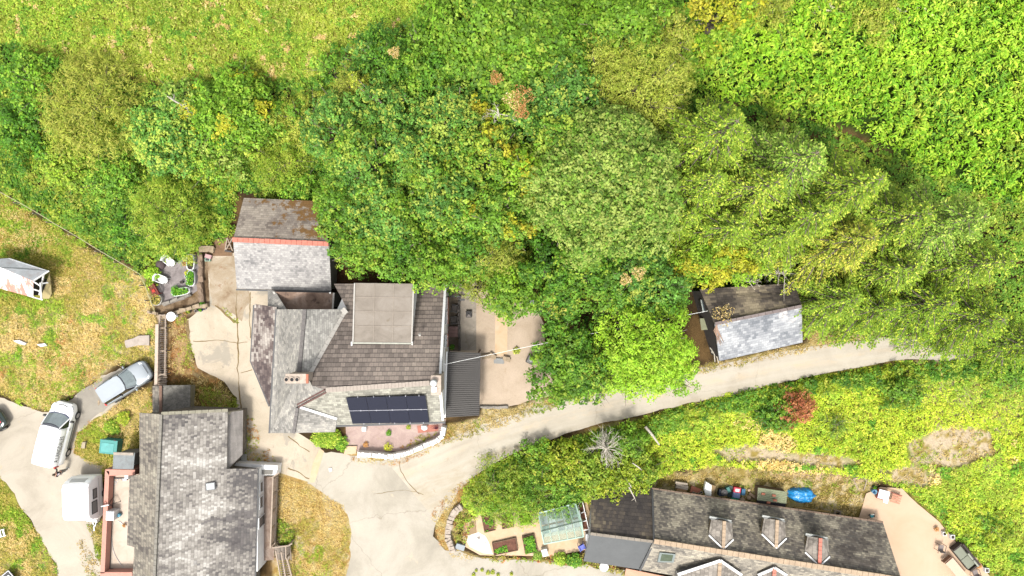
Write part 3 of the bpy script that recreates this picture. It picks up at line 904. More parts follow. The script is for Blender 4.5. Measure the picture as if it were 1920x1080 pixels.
def cover(name, label, cat, poly, dens, hgt, pal, leaf=.18, asp=.55, bump=1.2, acc=.12, edge=10, holes=(), mixpal=None, mat=None, upr=.35, patch=None, sink=.0, seed=0, mound=.5, tuft=6, bright=1.0):
    """ground cover nobody could count: one object of many leaves heaped in mounds"""
    pp = np.array(poly, float)
    x0, x1 = pp[:, 0].min(), pp[:, 0].max(); y0, y1 = pp[:, 1].min(), pp[:, 1].max()
    A = (x1 - x0) * (y1 - y0) / PM ** 2
    N = int(A * dens)
    px = RS.uniform(x0, x1, N); py = RS.uniform(y0, y1, N)
    X = (px - 960) / PM; Y = (540 - py) / PM
    for _ in range(5):
        z = gz(X, Y); f = (HC - z) / HC / PM
        X = (px - 960) * f; Y = (540 - py) * f
    d = inpoly(px, py, poly) + (fbm(X, Y, 1.2, seed + 40, 3) - .5) * edge * 2.4
    keep = d > 0
    for hp in holes: keep &= inpoly(px, py, hp) < 2
    if patch is not None:
        sc, thr, low = patch
        pn = fbm(X, Y, sc, seed + 60, 4)
        keep &= (pn > thr) | (RS.rand(N) < low)
    X, Y, d = X[keep], Y[keep], d[keep]
    TL = tuft
    m_ = max(1, len(X) // TL); X, Y, d = X[:m_], Y[:m_], d[:m_]
    tb = np.repeat(RS.rand(m_), TL); X = np.repeat(X, TL); Y = np.repeat(Y, TL); d = np.repeat(d, TL); N = len(X)
    ox_ = RS.normal(size=N) * leaf * .62; oy_ = RS.normal(size=N) * leaf * .62
    X = X + ox_; Y = Y + oy_; ro = np.hypot(ox_, oy_)
    # mounds
    jx = X / bump; jy = Y / bump
    best = np.zeros(N); bid = np.zeros(N)
    ix, iy = np.floor(jx), np.floor(jy)
    for a in (-1, 0, 1):
        for b in (-1, 0, 1):
            cx = ix + a; cy = iy + b
            ox = cx + _hash(cx, cy, seed + 1); oy = cy + _hash(cx, cy, seed + 2); hh = .45 + .55 * _hash(cx, cy, seed + 3)
            r2 = ((jx - ox) ** 2 + (jy - oy) ** 2) / (.75 ** 2)
            v = hh * np.sqrt(np.clip(1 - r2, 0, 1))
            m = v > best; best = np.where(m, v, best); bid = np.where(m, _hash(cx, cy, seed + 4), bid)
    low = fbm(X, Y, bump * 4, seed + 5, 2)
    H = hgt * (mound * best + (1 - mound) * low) * sstep(0, edge * 1.2, d)
    z = gz(X, Y) + H * (1 - .45 * tb ** 2) + leaf * .12 - sink - ro * .45 * min(1, hgt * 3) + leaf * .5 * min(1, hgt * 3)
    cen = np.stack([X, Y, z], 1)
    e = .12
    nr = np.stack([ox_ / leaf * .4 + RS.normal(size=N) * upr * .8, oy_ / leaf * .4 + RS.normal(size=N) * upr * .8, np.ones(N) * .95], 1)
    t_ = np.clip(.28 + bid * .25 + tb * .3 + (RS.rand(N) - .5) * .4 + (fbm(X, Y, 2.5, seed + 8, 3) - .5) * 1.2, 0, 1)
    colr = tint(pal, N, t_, acc, tb=tb, con=.40)
    if mixpal:
        for k, (mp, frac, sc) in enumerate(mixpal):
            wn = fbm(X, Y, sc, seed + 90 + 13 * k, 4) + (RS.rand(N) - .5) * .10
            thr = np.quantile(wn, 1 - frac)
            colr = np.where((wn > thr)[:, None], tint(mp, N, t_, acc, tb=tb, con=.40), colr)
    me = leaf_mesh(name, cen, nr, leaf * RS.uniform(.6, 1.35, N), colr * COVK * bright, asp, mat)
    o = obj(name, me)
    tag(o, label, cat, kind='stuff')
    return o

def shrub(px, py, rp, h, pal, label, name='shrub', cat='shrub', leaf=.13, acc=.15, group=None, asp=.55, dens=1.3, z0=None, sx=1, sy=1, spiky=0):
    c = G(px, py)
    g = c.z if z0 is None else z0
    c = P(px, py, g + h * .5)
    Rw = rp / PM
    K = max(5, int(10 + 14 * Rw * Rw))
    ii = np.arange(K) + .5
    ph = ii * 2.4; rr = np.sqrt(ii / K)
    rl = Rw * RS.uniform(.22, .4, K)
    lx = np.cos(ph) * rr * (Rw - rl * .7) * sx; ly = np.sin(ph) * rr * (Rw - rl * .7) * sy
    zc = h - rl - h * .45 * rr ** 2 * RS.uniform(.6, 1.2, K); zc = np.maximum(zc, rl * .3)
    nl = (rl * rl * 260 * dens * (.13 / leaf) ** 2 * 2).astype(int) + 10
    idx = np.repeat(np.arange(K), nl); N = len(idx)
    d = RS.normal(size=(N, 3)); d[:, 2] = np.abs(d[:, 2]); d /= np.linalg.norm(d, axis=1, keepdims=True)
    cen = np.stack([lx[idx], ly[idx], zc[idx]], 1) + d * (rl[idx] * (1 - .4 * RS.rand(N) ** 2))[:, None]
    cen[:, 2] = np.clip(cen[:, 2], .02, None)
    nr = d * .6 + np.array([0, 0, .7]) + RS.normal(size=(N, 3)) * .35
    t_ = np.clip(RS.rand(K)[idx] * .5 + RS.rand(N) * .5, 0, 1)
    dv = None
    if spiky: dv = d + np.array([0, 0, .3])
    me = leaf_mesh('foliage', cen, nr, leaf * RS.uniform(.7, 1.3, N), tint(pal, N, t_, acc), asp, None, dv)
    t = thing(name, label, cat, (c.x, c.y, g), group=group)
    obj('foliage', me, t)
    mb = MB(); mb.sm = True
    for k in range(4):
        a = k * 1.6
        mb.tube([(c.x, c.y, g), (c.x + math.cos(a) * Rw * .3, c.y + math.sin(a) * Rw * .3, g + h * .6)], [.03, .01], 5)
    part(t, 'stem', mb, BARK, recalc=False)
    return t

def dead_branches(name, label, px, py, rp, h, n=26, group=None, mat=None, cat='dead tree', z0=None, flatten=1.0):
    c = G(px, py); g = c.z if z0 is None else z0
    c = P(px, py, g + h * .6)
    mb = MB(); mb.sm = True
    Rw = rp / PM
    mb.tube([(c.x, c.y, g - .2), (c.x + .1, c.y, g + h * .5), (c.x, c.y + .1, g + h * .85)], [.12, .08, .03], 7)
    for k in range(n):
        a = rnd.uniform(0, 6.28); L = Rw * rnd.uniform(.5, 1.05)
        s = Vector((c.x, c.y, g + h * rnd.uniform(.3, .8)))
        e = s + Vector((math.cos(a) * L, math.sin(a) * L, h * rnd.uniform(-.1, .35) * flatten))
        m1 = (s + e) / 2 + Vector((rnd.uniform(-.2, .2), rnd.uniform(-.2, .2), rnd.uniform(-.1, .2)))
        mb.tube([s, m1, e], [.026, .018, .008], 5, cap=False)
        for j in range(5):
            u = rnd.uniform(.3, 1); b = s + (e - s) * u
            a2 = a + rnd.uniform(-1.1, 1.1); l2 = L * rnd.uniform(.15, .4)
            mb.tube([b, b + Vector((math.cos(a2) * l2, math.sin(a2) * l2, rnd.uniform(-.15, .2)))], [.012, .005], 4, cap=False)
    return solo(name, mb, mat or DEAD, label, cat, group, recalc=False)
# ================================================================ BUILDINGS
def pts(*q): return [P(*a) for a in q]
SL_SUNLIT = slate('sunlit slate', [(.15, col(120,118,118)), (.4, col(176,172,168)), (.65, col(204,200,194)), (.9, col(222,218,210))], .2, .16, .32, .35, joint=.3)  # outbuilding's south slope, sunlight put into a paler tone than the north
SL_OLD = slate('old slate', [(.15, col(114,102,92)), (.4, col(156,144,132)), (.65, col(182,170,154)), (.9, col(206,194,176))], .22, .18, .3, .4, joint=.4,
               moss=(col(128,92,40), 1.3, .02, -.035, -.030, .95))
SL_GREY = slate('grey slate', [(.1, col(128,124,118)), (.4, col(168,164,156)), (.65, col(192,186,175)), (.9, col(222,216,202))], .22, .17, .45, .35, joint=.4)
SL_PALE = slate('pale slate', [(.1, col(146,144,138)), (.4, col(186,182,174)), (.7, col(212,208,198)), (.9, col(232,228,218))], .22, .17, .5, .3, joint=.4)
SL_PURP = slate('lichened slate', [(.2, col(92,78,76)), (.42, col(130,114,108)), (.6, col(178,166,156)), (.85, col(206,196,184))], .24, .2, .4, 1.0, .13, joint=.5)
SL_SOUTH = slate('south slate', [(.1, col(132,130,118)), (.4, col(164,160,146)), (.65, col(190,186,170)), (.9, col(210,208,188))], .26, .2, .5, .4, joint=.4,
                 light=(col(206,204,160), .8, .62, .5))
TILE = slate('brown concrete tile', [(.15, col(116,105,97)), (.42, col(152,139,129)), (.6, col(170,155,143)), (.88, col(194,179,163))], .33, .34, .35, .45, .05, joint=.8, stretch=(1, .3))
BARNS = slate('barn slate', [(.10, col(102,97,95)), (.34, col(142,135,128)), (.55, col(170,163,153)), (.74, col(192,185,175)), (.95, col(224,219,209))], .16, .21, .5, .95, .075, joint=.3, stretch=(1, .6), grad=(0, .016, 21.5), spot=(col(86,80,80), (452,1000), 3.0, .60))
BARNW = slate('barn west slate', [(.15, col(110,102,96)), (.4, col(148,140,128)), (.62, col(172,162,146)), (.9, col(198,190,170))], .18, .4, .5, .6, .1, joint=.5, stretch=(1, .4),
              light=(col(176,168,120), .5, .64, .35))
SHED_UP = slate('shed shaded slate', [(.2, col(86,78,72)), (.42, col(114,104,94)), (.56, col(150,136,116)), (.85, col(194,178,148))], .28, .2, .3, 1.0, .1, joint=.4)  # north slope: shade put into the tone; the patches are its own
SHED_LO = slate('shed sunlit slate', [(.15, col(130,134,140)), (.4, col(166,168,172)), (.65, col(190,192,194)), (.9, col(222,222,222))], .28, .22, .45, .7, .09, joint=.35,
                light=(col(236,228,222), .5, .60, .8))  # south slope: sunlight put into the tone; white patches are its own
HOUSE_UP = slate('lichen brown slate', [(.16, col(106,100,94)), (.38, col(138,130,118)), (.58, col(168,158,140)), (.85, col(202,192,168))], .20, .15, .5, .7, .14, spot=(col(78,70,66), (1600,1020), 4.6, .60), joint=.5,
                 light=(col(90,82,76), .5, .62, .5))
HOUSE_UP2 = slate('dark patched slate', [(.2, col(70,64,62)), (.52, col(92,84,78)), (.72, col(116,104,90)), (.98, col(170,156,126))], .22, .28, .3, .8, .12, joint=.4, stretch=(1, .5))
HOUSE_LO = slate('south lichen slate', [(.15, col(122,116,108)), (.4, col(160,152,138)), (.62, col(186,176,158)), (.9, col(218,208,184))], .26, .18, .5, .6, .12, joint=.45)  # paler copy of the north lichen slates, sunlight put into the tone
DORM = slate('dormer slate', [(.15, col(134,126,116)), (.5, col(170,160,148)), (.9, col(200,190,176))], .2, .3, .5, .5, .2, joint=.4)
FELT = plain('dark grey felt', col(112,114,114), .85, var=.12, sc=.8, bump=.1)
FLATR = ground_mat('flat roof felt', [(.3, col(144,134,122)), (.5, col(166,155,142)), (.7, col(180,170,158))], .6, 12, .06, spots=[(1.2, .62, col(134,120,98), .55), (5, .68, col(196,184,168), .4)])
FELTBR = ground_mat('brown stained felt', [(.3, col(118,96,84)), (.5, col(160,134,116)), (.7, col(196,172,156))], .9, 12, .1, spots=[(1.5, .6, col(64,52,46), .5)])
WHITEW = plain('white render', (.56, .55, .53), .85, var=.06, sc=1.2, bump=.1, dirt=(col(170,160,140), .25))
GREYW = plain('grey render', col(150,146,138), .9, var=.12, sc=1.5)
STONEW = ground_mat('stone wall', [(.3, col(104,96,86)), (.5, col(142,132,118)), (.7, col(176,166,148))], 3.0, 12, .2)
WHITEP = plain('white plastic', (.48, .48, .47), .45, var=.04, bump=.05)
LEAD = plain('pale mortar line', col(216,210,200), .8, var=.12, sc=3)
REDR = plain('red ridge tile', col(232,142,120), .8, var=.2, sc=2.5)
TERRAC = plain('terracotta', col(206,128,98), .8, var=.15, sc=3)
BUFF = plain('buff ridge', col(206,180,150), .85, var=.22, sc=2)
BLACKM = plain('black metal', (.02, .02, .022), .5, var=.1)
DARKI = plain('dark opening', (.012, .012, .013), .9, var=.1)
GUTTER = plain('dark gutter', (.05, .05, .05), .6)
PINKW = plain('pink painted wall', col(236,172,152), .85, var=.08, sc=2, dirt=(col(200,140,124), .3))
STUCCO = plain('chimney render', col(220,202,184), .9, var=.15, sc=4, dirt=(col(150,120,96), .5))
WOOD = plain('weathered wood', col(196,176,156), .85, var=.2, sc=4)
WOODD = plain('old brown wood', col(134,108,84), .9, var=.3, sc=3)
WOODG = plain('grey wood', col(170,156,142), .9, var=.25, sc=4)
SOLAR = None
def _solar():
    m = NT('solar cells'); uv = m.uv()
    sp = m.n('ShaderNodeSeparateXYZ'); m.l(uv, sp.inputs[0])
    f = m.math('MAXIMUM', m.math('LESS_THAN', m.math('FRACT', m.math('DIVIDE', sp.outputs[0], .156)), .05), m.math('LESS_THAN', m.math('FRACT', m.math('DIVIDE', sp.outputs[1], .156)), .05))
    c = m.mix(m.math('MULTIPLY', f, .4), (.008, .009, .018), (.014, .016, .026))
    m.bsdf(c, .45, 0, None, .22)
    return m.mat
SOLAR = _solar()
def glassmat(name, tintc, rough=.08, alpha=.35):
    m = NT(name)
    g = m.n('ShaderNodeBsdfPrincipled'); g.inputs['Base Color'].default_value = tuple(tintc) + (1,); g.inputs['Roughness'].default_value = rough
    g.inputs['Specular IOR Level'].default_value = .6
    tr = m.n('ShaderNodeBsdfTransparent'); tr.inputs[0].default_value = (.86, .93, .9, 1)
    mx = m.n('ShaderNodeMixShader'); mx.inputs[0].default_value = 1 - alpha
    m.l(g.outputs[0], mx.inputs[1]); m.l(tr.outputs[0], mx.inputs[2]); m.l(mx.outputs[0], m.out.inputs[0])
    return m.mat
WINGL = plain('window glass', (.03, .04, .045), .12, var=.1, spec=.8, bump=0)

def walls(t, ring, mat, name='wall', zb=-.4):
    """ring of (px,py,ztop): the wall tops as seen; walls straight down"""
    top = [P(*q) for q in ring]
    bot = [Vector((v.x, v.y, zb)) for v in top]
    mb = MB(); mb.prism(top, bot)
    return part(t, name, mb, mat)
def wallsw(t, top, mat, name='wall', zb=-.4):
    mb = MB(); mb.prism([Vector(v) for v in top], [Vector((v[0], v[1], zb)) for v in top])
    return part(t, name, mb, mat)
def slope(t, q, mat, name='roof', th=.12, u0=None):
    mb = MB(); mb.slab([P(*a) for a in q], th, u0)
    return part(t, name, mb, mat)
def line(t, name, a, b, wd, mat, h=.1, dz=.05, n=1, parent=None):
    a = P(*a); b = P(*b)
    mb = MB()
    if n <= 1:
        mb.bar(a + Vector((0, 0, dz)), b + Vector((0, 0, dz)), wd, h)
    else:
        for i in range(n):
            p = a + (b - a) * i / n; q = a + (b - a) * (i + .95) / n
            mb.bar(p + Vector((0, 0, dz + rnd.uniform(-.01, .01))), q + Vector((0, 0, dz)), wd * rnd.uniform(.94, 1.06), h)
    return part(parent or t, name, mb, mat)
def E(name, label, cat, px, py): return thing(name, label, cat, tuple(G(px, py)))

# ---------------------------------------------------------------- outbuilding, top left of the cottage
t = E('outbuilding', 'slate roofed outbuilding with a red ridge and mossy upper slope', 'outbuilding', 530, 480)
e, r_ = 2.1, 3.5
slope(t, [(597,377,e), (457,371,e), (437,450,r_), (617,458,r_)], SL_OLD, u0=P(597,377,e) - P(457,371,e))
slope(t, [(444,541,e), (621,546,e), (617,457,r_), (437,449,r_)], SL_SUNLIT, u0=P(621,546,e) - P(444,541,e))
line(t, 'ridge_tiles', (437,449.5,r_), (617,457.5,r_), .34, REDR, .14, .05, 18)
line(t, 'gutter', (443,543,e-.08), (621,548,e-.08), .12, GUTTER, .1, 0)
a, b, c_, d = P(459,375,e), P(595,381,e), P(617,542,e), P(448,537,e)
rw, re_ = P(441,450,r_), P(614,458,r_)
dn = Vector((0, 0, -.16))
wallsw(t, [a + dn, b + dn, re_ + dn, c_ + dn, d + dn, rw + dn], GREYW)
# lean-to between outbuilding and cottage
slope(t, [(624,580,2.75), (536,579,2.75), (513,547,3.0), (626,549,3.0)], FELTBR, 'lean_to_roof', .1)
line(t, 'verge', (513,547,3.0), (536,580,2.75), .14, LEAD, .08, .04)
line(t, 'verge', (626,549,3.0), (624,581,2.75), .12, LEAD, .08, .04)
mb = MB(); mb.prism(pts((521,548,2.85),(622,549,2.85),(621,577,2.6),(540,577,2.6)), [Vector((v.x, v.y, -.3)) for v in pts((521,548,2.85),(622,549,2.85),(621,577,2.6),(540,577,2.6))])
part(t, 'lean_to_wall', mb, GREYW)
mb = MB(); mb.tube(pts((620,549,3.05),(619,549,3.4)), .06, 10); part(t, 'vent_pipe', mb, WHITEP)

# ---------------------------------------------------------------- the cottage
t = E('cottage', 'large white cottage with brown tiled and slate roofs, dormer and solar panels', 'house', 700, 660)
ZR = 6.9
slope(t, [(834,532,3.0), (626,532,3.0), (650,578,4.1), (582,699,6.35), (585,723,ZR), (612,732,ZR), (829,716,ZR)], TILE, 'tiled_roof', u0=Vector((1, 0, 0)))
slope(t, [(632,797,4.9), (833,790,4.9), (829,716,ZR), (612,732,ZR), (560,762,5.95), (632,785,5.2)], SL_SOUTH, 'south_roof', u0=P(833,790,5) - P(632,797,5))
line(t, 'ridge_tiles', (612,731,ZR), (806,718,ZR), .34, plain('grey ridge tile', col(196,182,168), .8, var=.1), .12, .05, 30)
slope(t, [(506,812,4.1), (551,812,4.9), (558,762,6.0), (612,732,ZR), (585,723,ZR), (577,706,6.7), (561,697,6.6), (572,580,6.4), (519,580,4.1)], SL_GREY, 'west_roof', u0=Vector((0.02, -1, 0)))
slope(t, [(648,580,4.15), (583,698,6.33), (561,697,6.6), (572,580,6.4)], SL_PALE, 'inner_roof', u0=Vector((0, -1, 0)))
slope(t, [(551,812,4.9), (628,810,4.6), (632,785,5.2), (560,762,5.95)], SL_GREY, 'porch_roof', u0=Vector((1, 0, 0)))
slope(t, [(470,677,2.9), (505,761,2.95), (515,668,3.85), (519,576,3.85), (477,570,2.9)], SL_PURP, 'lean_to_roof', u0=Vector((0, -1, 0)))
slope(t, [(519,579,3.9), (537,580,4.0), (515,545,2.9), (502,544,2.7), (502,574,3.2)], SL_GREY, 'corner_roof')
line(t, 'eaves_gutter', (518,580,4.02), (505,812,4.02), .10, GUTTER, .1, 0)
line(t, 'lean_to_gutter', (470,677,2.82), (505,762,2.87), .10, GUTTER, .1, 0)
line(t, 'lean_to_gutter', (476,572,2.82), (470,677,2.82), .10, GUTTER, .1, 0)
line(t, 'south_gutter', (631,799,4.8), (835,792,4.8), .12, GUTTER, .1, 0)
line(t, 'valley', (648,583,4.2), (583,699,6.4), .26, LEAD, .1, .06, 9)
line(t, 'valley', (643,579,4.3), (650,588,4.4), .36, LEAD, .12, .08)
line(t, 'west_ridge', (572,580,6.4), (561,700,6.6), .26, plain('dark ridge', col(128,122,118), .8, var=.15), .12, .05, 12)
for o_ in (-.10, .10):
    a = P(559,761,5.98); b = P(611,733,6.88); n_ = Vector((-(b-a).y, (b-a).x, 0)).normalized() * o_
    mb = MB(); mb.bar(a + n_ + Vector((0,0,.06)), b + n_ + Vector((0,0,.06)), .11, .1); part(t, 'hip_tiles', mb, plain('brown hip tile', col(118,84,76), .8, var=.25))
line(t, 'white_valley', (563,763,6.0), (632,785,5.25), .17, WHITEP, .08, .06)
line(t, 'porch_ridge', (558,764,6.0), (551,812,4.95), .22, plain('dark ridge', col(120,114,110), .8), .1, .04, 6)
# dormer with flat roof
t2 = t
ftop = [(664,530.5,5.75), (777,532,5.75), (773,642,5.75), (661,641,5.75)]
mb = MB(); mb.slab([P(*q) for q in ftop], .16); part(t, 'dormer_roof', mb, FLATR)
f2 = pts((666,532,5.6), (775,533.5,5.6), (771,640,5.6), (663,639,5.6))
mb = MB(); mb.prism(f2, [Vector((v.x, v.y, 2.9)) for v in f2]); part(t, 'dormer_wall', mb, WHITEW)
line(t, 'dormer_gutter', (661,643,5.7), (773,644,5.7), .11, plain('pale gutter', col(196,196,180), .6), .1, 0)
line(t, 'dormer_edge', (775.5,533,5.78), (772,641,5.78), .09, LEAD, .07, .02)
line(t, 'dormer_edge', (665,531,5.78), (662,641,5.78), .09, LEAD, .07, .02)
line(t, 'downpipe', (773,641,5.7), (773,646,5.4), .11, WHITEP, .1, .05)
line(t, 'downpipe', (660,641,5.7), (660,648,5.4), .11, WHITEP, .1, .05)
mb = MB()
for i in range(3):
    a = 661.5 + 2; mb.bar(P(664, 557 + i * 27, 5.78), P(775, 558 + i * 27, 5.78), .035, .012)
for xx in (702, 738): mb.bar(P(xx, 533, 5.79), P(xx - 2, 640, 5.79), .035, .012)
part(t, 'felt_seams', mb, plain('felt seam', col(190,176,160), .9))
mb = MB(); mb.tube(pts((787,626,5.9), (787,629,5.8)), .09, 8); part(t, 'roof_vent', mb, LEAD)
# gable wall, east
gw = [(832,536,2.9), (829,716,ZR-.12), (833,789,4.75)]
A_, B_, C__ = P(*gw[0]), P(*gw[1]), P(*gw[2])
gx = min(A_.x, B_.x, C__.x) + .10
A2 = Vector((gx, A_.y, 2.85)); B2 = Vector((gx, B_.y, ZR - .14)); C2 = Vector((gx, C__.y + .12, 4.72))
mb = MB(); mb.prism([A2, B2, C2, C2 + Vector((-.35, 0, 0)), B2 + Vector((-.35, 0, 0)), A2 + Vector((-.35, 0, 0))],
                    [Vector((v.x, v.y, -.3)) for v in (A2, B2, C2, C2 + Vector((-.35, 0, 0)), B2 + Vector((-.35, 0, 0)), A2 + Vector((-.35, 0, 0)))])
part(t, 'gable_wall', mb, WHITEW)
for a_, b_ in ((A2, B2), (B2, C2)):
    mb = MB(); up = Vector((.03, 0, .20)); mb.bar(a_ + up, b_ + up, .17, .16); part(t, 'bargeboard', mb, WHITEP)
# other walls
wl = pts((632,536,2.85), (826,536,2.85)); 
mb = MB()
x0, x1 = P(652,536,2.9).x, gx - .36
mb.prism([Vector((x0, P(0,536,2.9).y, 2.8)), Vector((x1, P(0,536,2.9).y, 2.8)), Vector((x1, P(0,716,6.9).y, 6.7)), Vector((x1, P(0,786,4.8).y, 4.6)), Vector((x0 - 1, P(0,786,4.8).y, 4.6)), Vector((x0 - 2.2, P(0,716,6.9).y, 6.5))],
         [Vector((x0, P(0,536,2.9).y, -.3)), Vector((x1, P(0,536,2.9).y, -.3)), Vector((x1, P(0,716,6.9).y, -.3)), Vector((x1, P(0,786,4.8).y, -.3)), Vector((x0 - 1, P(0,786,4.8).y, -.3)), Vector((x0 - 2.2, P(0,716,6.9).y, -.3))])
part(t, 'wall', mb, WHITEW)
q = [(523,583,4.05), (568,583,6.1), (562,700,6.3), (553,770,5.7), (551,806,4.75), (511,806,4.0)]
wallsw(t, [P(*a) + Vector((0, 0, -.14)) for a in q], WHITEW)
q = [(551,768,5.5), (624,790,4.8), (622,806,4.5), (551,806,4.7)]
wallsw(t, [P(*a) + Vector((0, 0, -.2)) for a in q], WHITEW)
q = [(481,576,2.8), (514,582,3.3), (506,672,3.0), (502,735,2.85), (476,676,2.8)]
wallsw(t, [P(*a) + Vector((0, 0, -.35)) for a in q], WHITEW)
q = [(570,583,6.1), (640,583,4.1), (582,694,6.0), (563,694,6.3)]
wallsw(t, [P(*a) + Vector((0, 0, -.2)) for a in q], WHITEW)
# windows of the gable, seen steeply
for (y0, y1, z) in ((558,606,2.1), (627,649,2.3)):
    a = P(845,y0,z); b = P(845,y1,z)
    mb = MB(); mb.box((gx + .05, (a.y+b.y)/2, z + .55), (.06, abs(a.y-b.y), 1.1)); w_ = part(t, 'window', mb, WINGL)
    mb = MB(); mb.box((gx + .10, (a.y+b.y)/2, z - .05), (.14, abs(a.y-b.y) + .1, .07)); part(w_, 'sill', mb, TERRAC)
    mb = MB()
    for yy in (a.y, (a.y+b.y)/2, b.y): mb.box((gx + .09, yy, z + .55), (.05, .06, 1.12))
    for zz in (z + .02, z + 1.08): mb.box((gx + .092, (a.y+b.y)/2, zz), (.05, abs(a.y-b.y), .06))
    part(w_, 'frame', mb, WHITEP)
# chimneys
def chimney(px0, py0, px1, py1, zt, zb, name='chimney', pots=(), mat=STUCCO, pot=True, rz=0.0, cap=True):
    a, b = P(px0, py0, zt), P(px1, py1, zt)
    cx, cy = (a.x + b.x) / 2, (a.y + b.y) / 2; sx, sy = abs(b.x - a.x), abs(b.y - a.y)
    mb = MB(); mb.box((cx, cy, (zt + zb) / 2 - .1), (sx - .12, sy - .12, zt - zb - .2), rz)
    c = part(t, name, mb, mat)
    mb = MB(); mb.box((cx, cy, zt - .08), (sx, sy, .16), rz); part(c, 'cap', mb, mat)
    return c, cx, cy
c, cx, cy = chimney(535,701,576,719,8.1,5.5)
mb = MB(); mb.box((cx + .75, cy, 8.13), (.16, .62, .1)); part(c, 'brick_edge', mb, TERRAC)
for k, xx in enumerate((536.5, 547, 556.5)):
    p = P(xx + 1, 711.5, 8.1)
    mb = MB(); mb.lathe((p.x, p.y, 8.02), [(.17, 0), (.17, .17), (.12, .17), (.115, .01), (.0, .01)], 14, cap=False)
    o_ = part(c, 'chimney_pot', mb, STUCCO)
    mb = MB(); mb.lathe((p.x, p.y, 8.06), [(.0, .02), (.135, .02), (.135, .08), (0, .13)], 12, cap=False); part(c, 'flue', mb, DARKI)
c, cx, cy = chimney(808,704,827,741,8.2,5.5)
p = P(814,717,8.2); mb = MB(); mb.sm = True; mb.lathe((p.x, p.y, 8.2), [(.22, 0), (.20, .25), (.24, .35), (.15, .5), (0, .52)], 16); part(c, 'chimney_pot', mb, WHITEP)
p = P(814,730,8.2); mb = MB(); mb.box((p.x, p.y, 8.25), (.35, .34, .12)); part(c, 'cap_slab', mb, WHITEP)
# solar panels on the south slope
sa, sb, sc_, sd = P(649,744.5,6.55), P(798,741,6.58), P(805.5,792,4.98), P(661.5,794.5,4.98)
for v in (sa, sb, sc_, sd): v.z += .10
for rr_ in range(2):
    for cc_ in range(4):
        f = lambda u, v: (sa * (1-u) + sb * u) * (1-v) + (sd * (1-u) + sc_ * u) * v
        g_ = .0018
        u0, u1, v0, v1 = cc_/4 + g_, (cc_+1)/4 - g_, rr_/2 + .008, (rr_+1)/2 - .008
        mb = MB(); mb.slab([f(u0, v1), f(u1, v1), f(u1, v0), f(u0, v0)], .05, (sb - sa)); so_ = part(t, 'solar_panel', mb, SOLAR)
mb = MB()
for v in (.0, .5, 1.0):
    a = sa * (1-v) + sd * v; b = sb * (1-v) + sc_ * v
    if v == .5: mb.bar(a + Vector((0,0,.01)), b + Vector((0,0,.01)), .025, .05)
    for u in (.15, .35, .55, .75, .92):
        q = a + (b - a) * u; mb.box(q + Vector((0, 0, .02)), (.03, .10, .03))
part(t, 'mounting_rail', mb, plain('aluminium', (.22, .22, .24), .5, .5))

# carport with corrugated roof
t = E('carport', 'black corrugated metal carport against the white gable of the cottage', 'carport', 867, 720)
ca, cb, cc_, cd = P(838,659,2.9), P(901,662,2.55), P(899,779,2.55), P(834,783,2.9)
mb = MB(); N_ = 31
for k in range(N_):
    v0, v1 = k / N_, (k + 1) / N_
    for (s0, s1, z0, z1) in ((0, .35, 0, 0), (.35, .5, 0, .05), (.5, .85, .05, .05), (.85, 1, .05, 0)):
        va, vb = v0 + (v1 - v0) * s0, v0 + (v1 - v0) * s1
        mb.add([ca + (cd - ca) * va + Vector((0,0,z0)), cb + (cc_ - cb) * va + Vector((0,0,z0)), cb + (cc_ - cb) * vb + Vector((0,0,z1)), ca + (cd - ca) * vb + Vector((0,0,z1))], [(0,1,2,3)])
part(t, 'roof', mb, plain('black corrugated sheet', col(84,80,76), .55, .2, var=.1, sc=1), recalc=False)
mb = MB(); mb.bar(ca + Vector((0,0,.08)), cd + Vector((0,0,.08)), .12, .1); part(t, 'flashing', mb, WHITEP)
for q in (cb, (cb + cc_) / 2, cc_):
    mb = MB(); mb.bar(q + Vector((-.15, 0, -.1)), Vector((q.x - .15, q.y, 0)), .1); part(t, 'post', mb, WOODD)
mb = MB(); mb.bar(cb + Vector((-.15,0,-.1)), cc_ + Vector((-.15,0,-.1)), .1, .15); part(t, 'beam', mb, WOODD)

# ---------------------------------------------------------------- old shed, right
t = E('old_shed', 'old stone shed with a shade-toned and a sun-toned slate slope beside the lane', 'shed', 1415, 610)
slope(t, [(1489,531,3.2), (1312,542,3.0), (1340,607,4.4), (1504,574,4.5)], SHED_UP, u0=P(1489,531,3) - P(1312,542,3))
slope(t, [(1349,677,2.7), (1505,642,2.7), (1503,574,4.5), (1340,607,4.4)], SHED_LO, u0=P(1505,642,2.7) - P(1349,677,2.7))
line(t, 'ridge', (1340,607,4.42), (1503,574,4.52), .22, plain('shed ridge', col(150,136,132), .9, var=.2), .1, .04, 12)
q = [(1487,536,3.1), (1316,546,2.9), (1343,607,4.2), (1352,671,2.6), (1500,638,2.6), (1499,576,4.3)]
wallsw(t, [P(*a) + Vector((0, 0, -.18)) for a in q], plain('shaded shed wall', col(70,62,56), .95, var=.35, sc=4))  # dark interior of the open end put into the wall colour
